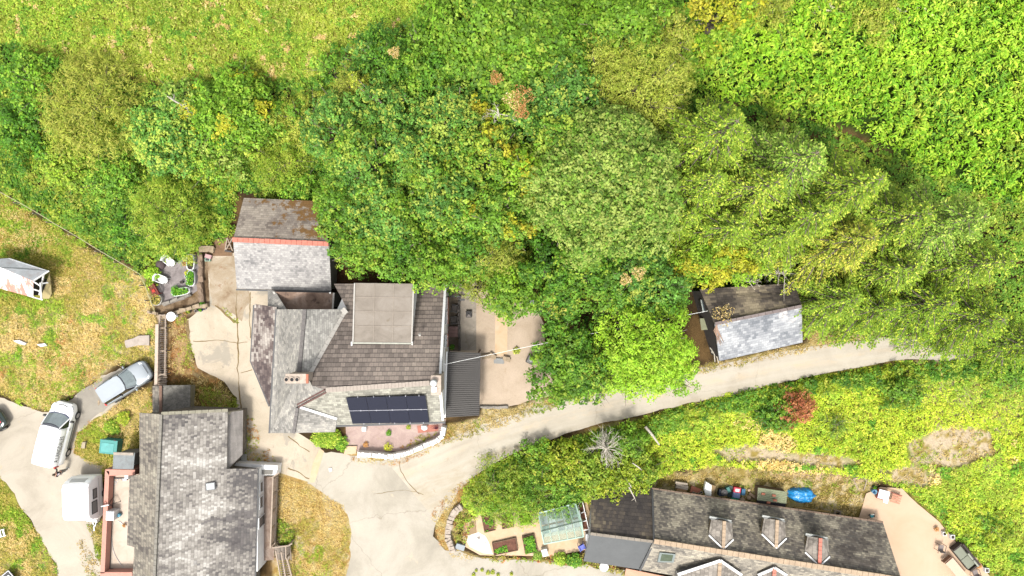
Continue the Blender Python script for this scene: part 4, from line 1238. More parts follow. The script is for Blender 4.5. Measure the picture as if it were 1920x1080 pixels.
# open west end: lintel, window, board
def wpanel(px0, py0, px1, py1, z0, z1, name, mat, dx=.1):
    a = P(px0, py0, z1); b = P(px1, py1, z1)
    mb = MB(); mb.prism([a, b, b + Vector((.12, 0, 0)), a + Vector((.12, 0, 0))], [v + Vector((0, 0, z0 - z1)) for v in (a, b, b + Vector((.12, 0, 0)), a + Vector((.12, 0, 0)))])
    return part(t, name, mb, mat)
w_ = wpanel(1315, 563, 1319, 584, 1.5, 2.3, 'window', WINGL)
mb = MB()
for z in (1.5, 1.9, 2.3): mb.bar(P(1314.5,563,z), P(1318.5,584,z), .08)
mb.bar(P(1314.5,563,1.5), P(1314.5,563,2.3), .08); mb.bar(P(1318.5,584,1.5), P(1318.5,584,2.3), .08)
part(w_, 'frame', mb, plain('pale frame', col(190,196,190), .7))
# things at the shed
mb = MB(); a = P(1312,597,1.0); b = P(1326,619,1.0)
mb.prism(pts((1312,597,1.0),(1322,597,1.3),(1327,618,1.3),(1315,619,1.0)), pts((1312,597,.95),(1322,597,1.25),(1327,618,1.25),(1315,619,.95)))
solo('hatch_door', mb, plain('olive board', col(166,168,134), .8, var=.1), 'pale olive board leaning at the end of the old shed', 'board')
mb = MB()
for k in range(14):
    a = P(1332 + rnd.uniform(-4, 6), 628 + k * 2.4, .3 + rnd.uniform(0, .9)); b = a + Vector((rnd.uniform(.2, .9), rnd.uniform(-1.1, .5), rnd.uniform(-.2, .3)))
    mb.tube([a, (a + b) / 2 + Vector((.1, .1, .1)), b], [.05, .045, .03], 6)
tag(solo('log_pile', mb, DEAD, 'bare crooked logs stacked against the end wall of the old shed', 'logs'), kind='stuff')
mb = MB(); mb.sm = True
for k in range(9): mb.tube(pts((1341+k*.7,604,4.45),(1347-k*.9+rnd.uniform(-3,3),620,4.2),(1350+rnd.uniform(-6,8),640+k,3.7)), [.035,.03,.012], 5)
solo('ivy_stems', mb, plain('pinkish stems', col(190,156,132), .9, var=.2), 'dried pinkish brown creeper stems running down the pale slope of the shed', 'creeper')

# ---------------------------------------------------------------- the barn, bottom left
t = E('barn', 'long stone barn with a patchy slate roof, skylight and white east wall', 'barn', 380, 920)
ZE, ZT = 1.95, 4.6
slope(t, [(477,1120,ZE), (483,879,ZE), (425,879,2.7), (427,771,2.7), (303,777,ZT), (289,1120,ZT)], BARNS, u0=P(477,1120,ZE) - P(483,879,ZE))
slope(t, [(261,774,2.7), (262,891,2.7), (243,892,2.1), (238,1022,2.1), (252,1026,2.5), (246,1120,2.5), (289,1120,ZT), (303,777,ZT)], BARNW, 'west_roof', u0=Vector((0, 1, 0)))
line(t, 'ridge_tiles', (303,777,ZT), (289,1120,ZT), .20, plain('lichened ridge', col(160,154,142), .9, var=.25, sc=4), .14, .05, 34)
line(t, 'eaves_gutter', (484,879,ZE-.1), (478,1120,ZE-.1), .12, GUTTER, .1, 0)
line(t, 'verge', (303,775,ZT), (428,769,2.7), .22, plain('verge mortar', col(176,170,148.5), .9), .1, .04, 10)
q = [(266,780,2.6), (303,781,ZT), (423,776,2.7), (422,884,2.7), (476,884,1.9), (470,1120,1.9), (292,1120,ZT), (252,1120,2.4), (257,1020,2.4), (262,895,2.6)]
wallsw(t, [P(*a) + Vector((0, 0, -.2)) for a in q], STONEW)
# white east wall with openings
ex = P(482,884,ZE).x - .02
y_a, y_b = P(0,880,1.7).y, P(0,1070,1.7).y
mb = MB(); mb.box((ex - .12, (y_a + y_b) / 2, .8), (.3, abs(y_a - y_b), 2.1)); part(t, 'east_wall', mb, WHITEW)
for (yc, wd, z0, z1) in ((908,.8,.9,1.5), (936,.9,.9,1.55), (972,.8,.55,1.75)):
    yy = P(0,yc,0.5).y
    mb = MB(); mb.box((ex + .045, yy, (z0+z1)/2), (.05, wd, z1-z0)); w_ = part(t, 'window' if z0 > .7 else 'door', mb, WINGL)
    mb = MB()
    for s_ in (-1, 1): mb.box((ex + .08, yy + s_ * wd/2, (z0+z1)/2), (.05, .07, z1-z0))
    mb.box((ex + .08, yy, z1), (.05, wd + .07, .07)); part(w_, 'frame', mb, WHITEP)
# skylight
mb = MB(); s1 = [(385,906,3.12), (403,904,3.0), (404,918,3.0), (386,920,3.12)]
sp = [P(a, b, c + .22) for a, b, c in s1]
mb.prism(sp, [v - Vector((0,0,.15)) for v in sp]); w_ = part(t, 'skylight', mb, plain('dark frame', (.05, .05, .055), .5))
cen = sum(sp, Vector()) / 4
sp2 = [cen + (v - cen) * .80 + Vector((0,0,.012)) for v in sp]
mb = MB(); mb.prism(sp2, [v - Vector((0,0,.01)) for v in sp2]); part(w_, 'glass', mb, plain('sky glass', col(190,200,196.5), .15, var=.1, spec=.8))
# ribbed lean-to on the east side of the north part
la, lb, lc, ld = P(428,773,2.35), P(456,769,1.5), P(455,852,1.5), P(425,882,2.35)
mb = MB(); N_ = 12
for k in range(N_):
    for (s0, s1, z0, z1) in ((0, .3, 0, 0), (.3, .5, 0, .06), (.5, .8, .06, .06), (.8, 1, .06, 0)):
        u0, u1 = (k + s0) / N_, (k + s1) / N_
        mb.add([la + (lb-la)*u0 + Vector((0,0,z0)), la + (lb-la)*u1 + Vector((0,0,z1)), ld + (lc-ld)*u1 + Vector((0,0,z1)), ld + (lc-ld)*u0 + Vector((0,0,z0))], [(0,1,2,3)])
part(t, 'lean_to_roof', mb, plain('weathered ribbed sheet', col(206,198,190), .8, var=.25, sc=1.5), recalc=False)
line(t, 'coping', (427,775,2.5), (456,769,0.25), .22, plain('pale coping', col(196,190,166.5), .8), .14, .1)
wallsw(t, [v + Vector((0,0,-.15)) for v in (la + Vector((.1,-.1,0)), lb + Vector((-.25,-.1,0)), lc + Vector((-.25,.1,0)), ld + Vector((.1,.1,0)))], STONEW, 'lean_to_wall')
# white flat-topped stair block
q = pts((427,880,1.1), (447,867,1.1), (455,866,0.9), (520,873,-0.3), (519,884,-0.3), (518,893,.9), (489,893,-0.3), (489,881,1.0))
mb = MB(); q2 = [P(440,868,.95), P(521,873,.95), P(519,891,.95), P(485,891,.95), P(485,880,.95), P(436,880,.95)]
mb.prism(q2, [Vector((v.x, v.y, -.2)) for v in q2]); part(t, 'white_block', mb, WHITEW)
mb = MB(); q3 = [P(487,881,.975), P(512,881,.975), P(511,890,.975), P(487,890,.975)]; mb.prism(q3, [v - Vector((0,0,.02)) for v in q3]); part(t, 'block_top', mb, GREYW)
# small porch at the north end
t = E('barn_porch', 'small grey slated porch with a rusty ridge at the north end of the barn', 'outhouse', 328, 750)
slope(t, [(286,775,1.1), (286,724,1.1), (302,723,1.7), (302,777,1.7)], BARNW, u0=Vector((0, 1, 0)))
slope(t, [(357,722,0.6), (356,774,0.6), (302,777,1.7), (302,723,1.7)], plain('mottled grey felt', col(158,154,144.5), .9, var=.45, sc=3.5, dirt=(col(96,92,86.5), .7)), u0=Vector((0, -1, 0)))
line(t, 'ridge', (302,723,1.7), (302,777,1.7), .2, plain('rusty ridge', col(150,118,100.5), .9, var=.2), .1, .05, 5)
mb = MB(); mb.slab(pts((370,721,-0.2), (367,772,-0.2), (356,774,0.55), (358,722,0.55)), .1); part(t, 'lower_roof', mb, plain('lichened sheet', col(176,168,136.5), .9, var=.3))
wallsw(t, [P(*a) + Vector((0,0,-.16)) for a in [(290,771,1.1), (290,728,1.1), (302,727,1.7), (353,727,0.6), (364,728,-0.1), (362,768,-0.1), (353,770,0.6), (302,771,1.7)]], STONEW)

# deck and railings
t = E('barn_deck', 'raised weathered timber deck with railings along the east side of the barn', 'deck', 500, 960)
mb = MB(); n_ = 11
da, db, dc, dd = P(491,893,.5), P(519,894,.5), P(514,1050,.5), P(486,1052,.5)
for k in range(n_):
    u0, u1 = k / n_, (k + .9) / n_
    f = lambda u, v: (da * (1-u) + db * u) * (1-v) + (dd * (1-u) + dc * u) * v
    q = [f(u0,0), f(u1,0), f(u1,1), f(u0,1)]; mb.prism(q, [v - Vector((0,0,.05)) for v in q])
part(t, 'decking', mb, ground_mat('deck boards', [(.3, col(140,116,100)), (.5, col(172,150,134)), (.7, col(198,180,166))], 1.2, 20, .2, spots=[(.8, .60, col(160,116,70), .5)]))
mb = MB()
mb.bar(P(512,895,1.5), P(507,1028,1.5), .10, .07)
part(t, 'handrail', mb, WOOD)
mb = MB(); mb.bar(P(520,893,.62), P(515,1024,.62), .09, .07); part(t, 'bottom_rail', mb, WOOD)
mb = MB(); mb.bar(P(509,896,1.5), P(524,886,1.45), .09, .07); part(t, 'end_rail', mb, WOOD)
for k in range(5):
    y = 896 + k * 32
    mb = MB(); a = P(512 - k*1.2, y, 1.5); mb.bar(a, Vector((a.x, a.y, .0)), .09); part(t, 'post', mb, WOOD)
for k in range(40):
    y = 896 + k * 3.2; a = P(512 - k*.12, y, 1.48); mb = MB(); mb.bar(a, Vector((a.x, a.y, .15)), .05, .04); part(t, 'baluster', mb, WOOD)
for y in (900, 970, 1045):
    for x in (494, 516): a = P(x, y, .45); mb = MB(); mb.bar(a, Vector((a.x, a.y, -.2)), .12); part(t, 'support_post', mb, WOODD)
t = E('barn_staircase', 'pale timber staircase with handrails going down from the barn deck', 'staircase', 530, 1050)
mb = MB(); q = pts((514,1024,.5), (543,1022,.5), (543,1048,.5), (518,1050,.5)); mb.prism(q, [v - Vector((0,0,.06)) for v in q]); part(t, 'landing', mb, WOODG)
for (x0, y0, x1, y1, z0, z1) in ((510,1027,541,1023,1.4,1.4), (541,1023,548,1019,1.4,1.35), (536,1025,536,1046,1.4,1.4), (517,1032,528,1095,1.2,.4), (527,1034,538,1095,1.0,.3), (536,1040,551,1095,1.2,.4), (543,1020,546,1050,.6,.6)):
    mb = MB(); mb.bar(P(x0,y0,z0), P(x1,y1,z1), .09); part(t, 'handrail', mb, WOOD)
for k in range(13):
    y = 1038 + k * 4.2
    mb = MB(); a, b = P(520 + k*.8, y, .5 - k*.03), P(539 + k*.9, y - 1.5, .5 - k*.03); mb.bar(a, b, .07, .04); part(t, 'tread', mb, WOOD)
for k in range(8):
    mb = MB(); a = P(536.5, 1026 + k * 3, 1.38); mb.bar(a, Vector((a.x, a.y, .5)), .035); part(t, 'baluster', mb, WOODG)
for x, y in ((511,1027), (541,1023), (536,1047)):
    mb = MB(); a = P(x, y, 1.4); mb.bar(a, Vector((a.x, a.y, -.1)), .09); part(t, 'post', mb, WOOD)

# roof terrace left of the barn
t = E('roof_terrace', 'cream roof terrace with a salmon pink parapet on the left side of the barn', 'terrace', 222, 980)
ZF = 1.0
tf = pts((203,889,ZF), (262,889,ZF), (262,1120,ZF), (195,1120,ZF)); mb = MB(); mb.prism(tf, [Vector((v.x, v.y, -.2)) for v in tf])
part(t, 'floor', mb, ground_mat('cream screed', [(.3, col(222,200,178)), (.5, col(238,218,198)), (.7, col(246,228,210))], .8, 14, .04, spots=[(1.6, .64, col(206,184,160), .4)]))
def parapet(q, h0, h1, name='parapet'):
    tp = pts(*[(a, b, h1) for a, b in q]); mb = MB(); mb.prism(tp, [Vector((v.x, v.y, h0)) for v in tp]); return part(t, name, mb, PINKW)
parapet([(197,882), (205,884), (196,1075), (188,1075)], -.2, 1.75)
parapet([(197,880), (253,881), (253,891), (205,892)], -.2, 1.75)
parapet([(188,1073), (248,1073), (248,1084), (188,1084)], -.2, 1.75)
line(t, 'kerb', (213,893,1.05), (205,1066,1.05), .10, GUTTER, .12, 0)
line(t, 'kerb', (206,1067,1.05), (250,1069,1.05), .10, GUTTER, .12, 0)
line(t, 'kerb', (213,897,1.05), (250,897,1.05), .06, GUTTER, .12, 0)
t = E('lean_to_store', 'small store with a blue grey sheet roof between the bin and the pink wall', 'store', 232, 865)
mb = MB(); mb.slab(pts((213,848,2.0), (253,849,2.1), (250,880,2.4), (211,879,2.3)), .06); part(t, 'roof', mb, plain('blue grey sheet', col(166,172,172), .7, var=.15, sc=1.5, dirt=(col(120,112,104), .5)))
line(t, 'roof_edge', (214,850,2.03), (251,851,2.1), .2, plain('pale stone edge', col(200,186,170), .9, var=.3), .1, .04)
wallsw(t, pts((216,852,1.9), (250,852,2.0), (247,876,2.2), (215,876,2.2)), GREYW)

# ---------------------------------------------------------------- dormered house, bottom right
t = E('dormered_house', 'long slate roofed house with three dormers and a buff ridge', 'house', 1430, 1010)
ZE, ZT = 1.2, 3.8
slope(t, [(1656,981,ZE), (1222,917,ZE), (1226,1014,ZT), (1690,1086,ZT), (1688,1080,3.7)], HOUSE_UP, u0=P(1656,981,ZE) - P(1222,917,ZE))
slope(t, [(1200,1068,ZE+.5), (1420,1108,ZE), (1720,1152,ZE), (1690,1086,ZT), (1226,1014,ZT)], HOUSE_LO, 'south_roof', u0=P(1690,1086,ZT) - P(1226,1014,ZT))
slope(t, [(1222,918,1.15), (1111,905,0.8), (1107,1000,3.1), (1225,1016,3.5)], HOUSE_UP2, 'low_roof', u0=P(1222,918,0.6) - P(1111,905,0.6))
slope(t, [(1094,1052,1.2), (1200,1068,1.5), (1225,1016,3.5), (1107,1000,3.1)], FELT, 'felt_roof')
line(t, 'ridge_tiles', (1226,1014,ZT), (1690,1086,ZT), .36, BUFF, .14, .05, 44)
line(t, 'ridge_tiles', (1107,1000,3.1), (1225,1015,3.5), .2, plain('grey mortar ridge', col(168,156,140.6), .9), .1, .05, 10)
line(t, 'verge', (1223,918,1.2), (1226,1014,3.8), .14, GUTTER, .08, .03)
line(t, 'verge', (1226,1016,3.6), (1200,1069,1.65), .16, GUTTER, .08, .03)
line(t, 'eaves_edge', (1222,916,ZE-.05), (1656,979.5,ZE-.05), .16, plain('brown eaves board', col(140,116,96.6), .8, var=.3), .1, 0, 30)
q = [(1650,985,1.0), (1226,922,1.0), (1116,909,0.7), (1112,1000,3.0), (1099,1048,1.1), (1198,1062,1.4), (1420,1102,1.0), (1712,1146,1.0), (1684,1086,3.6)]
wallsw(t, [P(*a) + Vector((0,0,-.2)) for a in q], WHITEW)
def dormer(px, py, k=1.0):
    """roof of a small gabled dormer, its front to the north; px,py is the front end of its ridge"""
    fz, bz = 6.75, 6.85
    R0 = (px,py,3.6); R1 = (px - 2, py + 52, 3.6)
    L0 = (px - 24, py - 3, 2.9); L1 = (px - 29, py + 26, 3.1)
    Q0 = (px + 15, py + 4, 2.9); Q1 = (px + 17, py + 34, 3.2)
    m = part(t, 'dormer', (lambda mb: (mb.prism([P(*v_) - Vector((0, 0, .22)) for v_ in (L0, R0, Q0, Q1, R1, L1)], [P(a,b,1.8) for a, b, c in (L0, R0, Q0, Q1, R1, L1)]), mb)[1])(MB()), plain('dormer cheek', col(128,110,80.6), .9, var=.2))
    up = Vector((0, 0, .08))
    for q in ([L0, L1, R1, R0], [Q1, Q0, R0, R1]):
        mb = MB(); mb.slab([P(*a) + up for a in q], .06, P(*R1) - P(*R0)); part(m, 'roof', mb, DORM)
    mb = MB()
    a, b = P(*R0), P(*R1)
    for i in range(7): mb.bar(a + (b-a)*i/7 + up*1.5, a + (b-a)*(i+.93)/7 + up*1.5, .24, .1)
    part(m, 'ridge', mb, BUFF if k < 2 else REDR)
    mb = MB(); mb.bar(P(L0[0]-3, L0[1]-4, 3.05), P(Q0[0]-1, Q0[1]-3, 3.1), .16, .14); part(m, 'fascia', mb, plain('grey white board', col(196,198,192.6), .7))
    mb = MB(); mb.bar(P(L0[0]-1, L0[1]-1, 3.0), P(Q0[0], Q0[1]-1, 3.05), .10, .3); part(m, 'front', mb, plain('grey front', col(136,136,130.6), .7))
    for a, b in ((L1, R1), (R1, Q1)):
        mb = MB(); mb.bar(P(*a) + up * 2, P(*b) + up * 2, .11, .05); part(m, 'valley', mb, WHITEP)
dormer(1357, 976); dormer(1456, 974, 1.2); dormer(1537, 1008, 2.2)
def sgable(px, py, wl, wr, hl, rm):
    A0 = (px,py,3.5); L = (px - wl, py + hl, 2.7); Q = (px + wr, py + hl * 1.05, 2.7); F = (px - 5, py + 80, 3.5); FL = (px - wl - 4, py + 90, 2.7); FR = (px + wr, py + 90, 2.7)
    up = Vector((0, 0, .1))
    m = part(t, 'gable', (lambda mb: (mb.prism([P(*q) - Vector((0, 0, .45)) for q in (A0, L, FL, F, FR, Q)], [P(q[0], q[1], 1.2) for q in (A0, L, FL, F, FR, Q)]), mb)[1])(MB()), GREYW)
    for q in ([A0, L, FL, F], [Q, A0, F, FR]):
        mb = MB(); mb.slab([P(*a) + up for a in q], .06, P(*F) - P(*A0)); part(m, 'roof', mb, DORM)
    mb = MB(); a, b = P(*A0), P(*F)
    for i in range(8): mb.bar(a + (b-a)*i/8 + up*1.5, a + (b-a)*(i+.93)/8 + up*1.5, .26, .1)
    part(m, 'ridge', mb, rm)
    for a, b in ((L, A0), (A0, Q)):
        mb = MB(); mb.bar(P(*a) + up * 2, P(*b) + up * 2, .2, .08); part(m, 'valley', mb, WHITEP)
sgable(1349, 1049, 79, 40, 26, BUFF); sgable(1451, 1063, 31, 22, 13, REDR)
sk = [(1237,1036,3.12), (1267,1039,3.12), (1263,1055,2.5), (1233,1054,2.45)]
sp = [P(a, b, c + .15) for a, b, c in sk]
mb = MB(); mb.prism(sp, [v - Vector((0,0,.2)) for v in sp]); w_ = part(t, 'skylight', mb, plain('grey skylight frame', col(150,160,156.6), .5))
cen = sum(sp, Vector()) / 4; sp2 = [cen + (v - cen) * .72 + Vector((0,0,.012)) for v in sp]
mb = MB(); mb.prism(sp2, [v - Vector((0,0,.01)) for v in sp2]); part(w_, 'glass', mb, plain('green glass', col(96,108,88.6), .12, var=.2, spec=.8))
mb = MB(); mb.slab(pts((1172,1075,.5), (1174,1066,.6), (1262,1084,.6), (1262,1120,.5), (1172,1120,.4)), .1); part(t, 'porch_roof', mb, plain('salmon roof', col(236,178,146.6), .8, var=.06))

# ---------------------------------------------------------------- tin shed in the field
t = E('tin_shed', 'rusty white tin shed with an open slatted end in the field', 'shed', 40, 525)
def rust():
    m = NT('rusty white tin'); v = m.pos()
    s_ = m.scale(v, 2.2, .55, 1)
    c = m.mix(m.mapr(m.noise(s_, .9, 6, .75), .46, .53, 0, .9), (.62, .61, .59), m.mix(m.noise(v, 3, 4), (.36,.10,.035), (.30,.11,.10)))
    wv = m.n('ShaderNodeTexWave', wave_type='BANDS', bands_direction='X'); wv.inputs['Scale'].default_value = 4; m.l(v, wv.inputs['Vector'])
    m.bsdf(c, .6, .1, m.bump(wv.outputs[0], .4, .03)); return m.mat
mb = MB(); mb.slab(pts((-40,486,1.9), (18,484,1.9), (92,508,1.9), (62,527,2.5), (2,502,2.5), (-40,488,2.5)), .05); part(t, 'upper_roof', mb, plain('grey tin', col(204,208,210), .6, .1, var=.15, sc=1, dirt=(col(170,150,140), .4)))
mb = MB(); mb.slab(pts((-40,536,1.7), (0,541,1.7), (62,558,1.7), (62,527,2.5), (2,502,2.5), (-40,490,2.5)), .05); part(t, 'lower_roof', mb, rust())
mb = MB(); wv_ = pts((-40,500,1.6), (4,502,2.3), (60,528,2.3), (60,554,1.6), (0,538,1.6), (-40,533,1.6)); mb.prism(wv_, [Vector((v.x, v.y, -.1)) for v in wv_]); part(t, 'wall', mb, DARKI)
for a, b in (((62,527,2.45),(92,508,1.9)), ((62,527,2.45),(76,536,2.0)), ((62,542,2.0),(78,547,1.6)), ((62,557,1.7),(80,562,1.2)), ((76,530,2.1),(78,560,1.4)), ((82,515,1.9),(74,553,1.3)), ((76,532,2.0),(90,530,1.6))):
    mb = MB(); mb.bar(P(*a), P(*b), .09); part(t, 'lath', mb, WHITEP)
mb = MB(); q = pts((93,512,.7), (97,550,.5), (92,560,.4), (74,560,.5)); mb.prism(q, [v - Vector((0,0,.05)) for v in q]); part(t, 'side_board', mb, plain('beige board', col(206,188,132), .85, var=.12))
# ================================================================ OBJECTS
def cmat(name, c, rough=.3, metal=0, coat=.6): return plain(name, c, rough, metal, .04, 1.0, .5, coat, 0)
WHITEC = cmat('white paint', (.80, .80, .79), .35)
SILVER = cmat('silver paint', (.20, .22, .235), .42, .25, .2)
BLACKC = cmat('black green paint', (.012, .022, .016), .25)
REDC = cmat('red paint', (.5, .02, .03), .3)
RUBBER = plain('rubber', (.018, .018, .018), .9, var=.1)
RIM = plain('wheel rim', (.4, .4, .41), .35, .7, var=.05)
CGLASS = plain('car glass', (.16, .19, .19), .08, var=.25, sc=1.5, spec=.9, bump=0)
CGLASSD = plain('dark car glass', (.012, .014, .02), .06, var=.1, spec=.9, bump=0)
LAMPG = plain('lamp glass', (.62, .64, .64), .12, .3, var=.1, spec=.9)
TRIM = plain('black trim', (.02, .02, .02), .6)
REDL = plain('red lamp', (.5, .015, .015), .2)

def loft(st, half, name, mat, parent, level=1, sm=True):
    """body from stations: st=[(x, w, z0, z1)], half = list of (fy, fz) from the middle of the top round to the middle of the bottom"""
    mb = MB(); mb.sm = sm
    n = len(half)
    ring = list(half) + [(-a, b) for a, b in half[::-1] if a > 1e-6]
    k = len(ring)
    for (x, w, z0, z1) in st:
        for fy, fz in ring: mb.v.append(Vector((x, fy * w, z0 + (z1 - z0) * fz)))
    for i in range(len(st) - 1):
        for j in range(k):
            mb.face((i*k + j, i*k + (j+1) % k, (i+1)*k + (j+1) % k, (i+1)*k + j))
    mb.face(list(range(k))); mb.face([(len(st)-1)*k + j for j in range(k)][::-1])
    return mb.build(name, mat, parent=parent, level=level)
def wheel(t, x, y, r=.32, wd=.22):
    w_ = MB(); w_.sm = True
    hub = bpy.data.objects
    pr = [(-wd/2, r*.62), (-wd/2, r*.93), (-wd/2+.03, r), (wd/2-.03, r), (wd/2, r*.93), (wd/2, r*.62)]
    n = 22
    for (yy, rr) in pr:
        for j in range(n):
            a = 2*PI*j/n; w_.v.append(Vector((x + rr*math.cos(a), y + yy, r + rr*math.sin(a))))
    for i in range(len(pr)-1):
        for j in range(n): w_.face((i*n+j, i*n+(j+1)%n, (i+1)*n+(j+1)%n, (i+1)*n+j))
    ty = w_.build('wheel', RUBBER, parent=t)
    m = MB()
    n = 16; s = 1 if y > 0 else -1
    for yy, rr in ((0, r*.64), (s*wd*.42, r*.64), (s*wd*.36, r*.2)):
        for j in range(n):
            a = 2*PI*j/n; m.v.append(Vector((x + rr*math.cos(a), y + yy, r + rr*math.sin(a))))
    for i in range(2):
        for j in range(n): m.face((i*n+j, i*n+(j+1)%n, (i+1)*n+(j+1)%n, (i+1)*n+j))
    m.face([2*n+j for j in range(n)])
    m.build('rim', RIM, parent=ty)
def panel(t, name, q, mat, th=.012, level=0):
    """thin panel through local points, thickened outwards"""
    q = [Vector(v) for v in q]
    nn = Vector((0, 0, 0))
    for i in range(1, len(q) - 1): nn += (q[i] - q[0]).cross(q[i+1] - q[0])
    nn.normalize()
    mid = sum(q, Vector()) / len(q)
    if nn.dot(mid - Vector((mid.x * .9, 0, .6))) < 0: nn = -nn
    mb = MB(); mb.prism([v + nn * th for v in q], [v - nn * th for v in q])
    return mb.build(name, mat, parent=t)

def hatchback(label, loc, rz, paint, L=4.25, W=1.78, H=1.45, glass=CGLASS, bonnet=None):
    t = thing('parked_car', label, 'car', loc, rz)
    w = W / 2
    half = [(0, 1.03), (.55, 1.02), (.86, .98), (.98, .84), (1.0, .55), (.97, .2), (.85, 0), (0, 0)]
    h = L / 2
    st = [(-h, w*.72, .38, .80), (-h+.08, w*.88, .30, .95), (-h+.4, w*.97, .24, 1.0), (-h*.4, w, .22, .99), (h*.3, w, .22, .98), (h*.55, w*.99, .22, .95), (h*.8, w*.94, .24, .86), (h-.12, w*.80, .28, .74), (h, w*.60, .36, .64)]
    loft(st, half, 'body', paint, t, 2)
    # glasshouse
    zb, zt = .93, H - .05
    base = [(-h+.16, .60), (-h+.22, .74), (h*.22, .80), (h*.38, .72), (h*.46, .40), (h*.48, 0)]
    top = [(-h+.42, .50), (-h+.50, .60), (-h*.06, .64), (h*.09, .60), (h*.14, .34), (h*.15, 0)]
    bring = [Vector((x, y * w / .89, zb)) for x, y in base] + [Vector((x, -y * w / .89, zb)) for x, y in base[-2::-1]]
    tring = [Vector((x, y * w / .89, zt)) for x, y in top] + [Vector((x, -y * w / .89, zt)) for x, y in top[-2::-1]]
    mb = MB(); mb.prism(tring, bring); mb.build('side_glass', CGLASSD, parent=t, bevel=.02)
    # windscreen on top of it
    up = Vector((.012, 0, .012))
    q = [tring[3], tring[4], tring[5], tring[6], tring[7], bring[7], bring[6], bring[5], bring[4], bring[3]]
    c = sum(q, Vector()) / 10
    q = [c + (v - c) * .94 + Vector((.02, 0, .02)) for v in q]
    mb = MB()
    a = q[:5]; b = q[5:][::-1]
    for i in range(4): mb.add([a[i], a[i+1], b[i+1], b[i]], [(0, 1, 2, 3)])
    mb.build('windscreen', glass, parent=t, recalc=True)
    r2 = [Vector((-h+.30, .52*w/.89, H-.03)), Vector((-h+.42, .62*w/.89, H-.02)), Vector((-h*.06, .66*w/.89, H)), Vector((h*.07, .62*w/.89, H-.02)), Vector((h*.12, .34*w/.89, H-.015)), Vector((h*.13, 0, H-.01))]
    r2 = r2 + [Vector((v.x, -v.y, v.z)) for v in r2[-2::-1]]
    mb = MB(); mb.prism(r2, [v - Vector((0, 0, .05)) for v in r2]); mb.build('roof', paint, parent=t, bevel=.02)
    for s in (-1, 1):
        for (a, b) in (((h*.12, .60), (h*.42, .76)), ((-h+.40, .58), (-h+.20, .72)), ((-h*.25, .66), (-h*.25, .80))):
            mb = MB(); mb.bar((a[0], s*a[1]*w/.89, H-.05), (b[0], s*b[1]*w/.89, zb+.02), .06, .05); mb.build('pillar', paint if a[0] > 0 else TRIM, parent=t)
        mb = MB(); mb.sm = True; mb.lathe((h*.30, s*(w+.10), .98), [(0, -.07), (.09, -.05), (.11, .02), (.07, .08), (0, .09)], 10, .8, 1.2); mb.build('mirror', paint, parent=t)
        mb = MB(); mb.sm = True; mb.lathe((h*.82, s*w*.70, .72), [(0, .0), (.13, .03), (.12, .08), (0, .11)], 12, 1.7, .85, s*-.5); mb.build('headlight', LAMPG, parent=t)
        mb = MB(); mb.box((-h+.10, s*w*.76, .80), (.12, .22, .18)); mb.build('tail_light', REDL, parent=t, bevel=.02)
        for x in (-h*.62, h*.64): wheel(t, x, s*(w-.09))
        mb = MB(); mb.bar((-h*.5, s*(w+.005), .5), (h*.5, s*(w+.005), .5), .02, .06); mb.build('side_trim', TRIM, parent=t)
    mb = MB(); mb.box((h-.05, 0, .52), (.07, w*.9, .10)); mb.build('grille', TRIM, parent=t)
    mb = MB(); mb.bar((h-.20, -w*.45, .84), (h-.20, w*.45, .84), .03, .02); mb.build('bonnet_edge', TRIM, parent=t)
    mb = MB(); mb.bar((h*.44, -.45, .99), (h*.47, .05, 1.0), .03, .02); mb.build('wiper', TRIM, parent=t)
    if bonnet:
        mb = MB(); q = [(h*.50, -.5, .985), (h*.50, .5, .985), (h*.86, .42, .85), (h*.86, -.42, .85)]; mb.prism([Vector(v) + Vector((0,0,.012)) for v in q], [Vector(v) for v in q]); mb.build('bonnet', bonnet, parent=t, bevel=.01)
    return t
c = P(234, 717, .7)
hatchback('silver grey estate car parked nose up beside the timber staircase', (c.x, c.y, 0), R(32), SILVER, 4.3, 1.8, 1.5)
c = P(-36, 806, .6)
hatchback('black car with a red bonnet panel cut by the left edge of the photo', (c.x, c.y, 0), R(33), BLACKC, 4.2, 1.75, 1.45, bonnet=REDC)

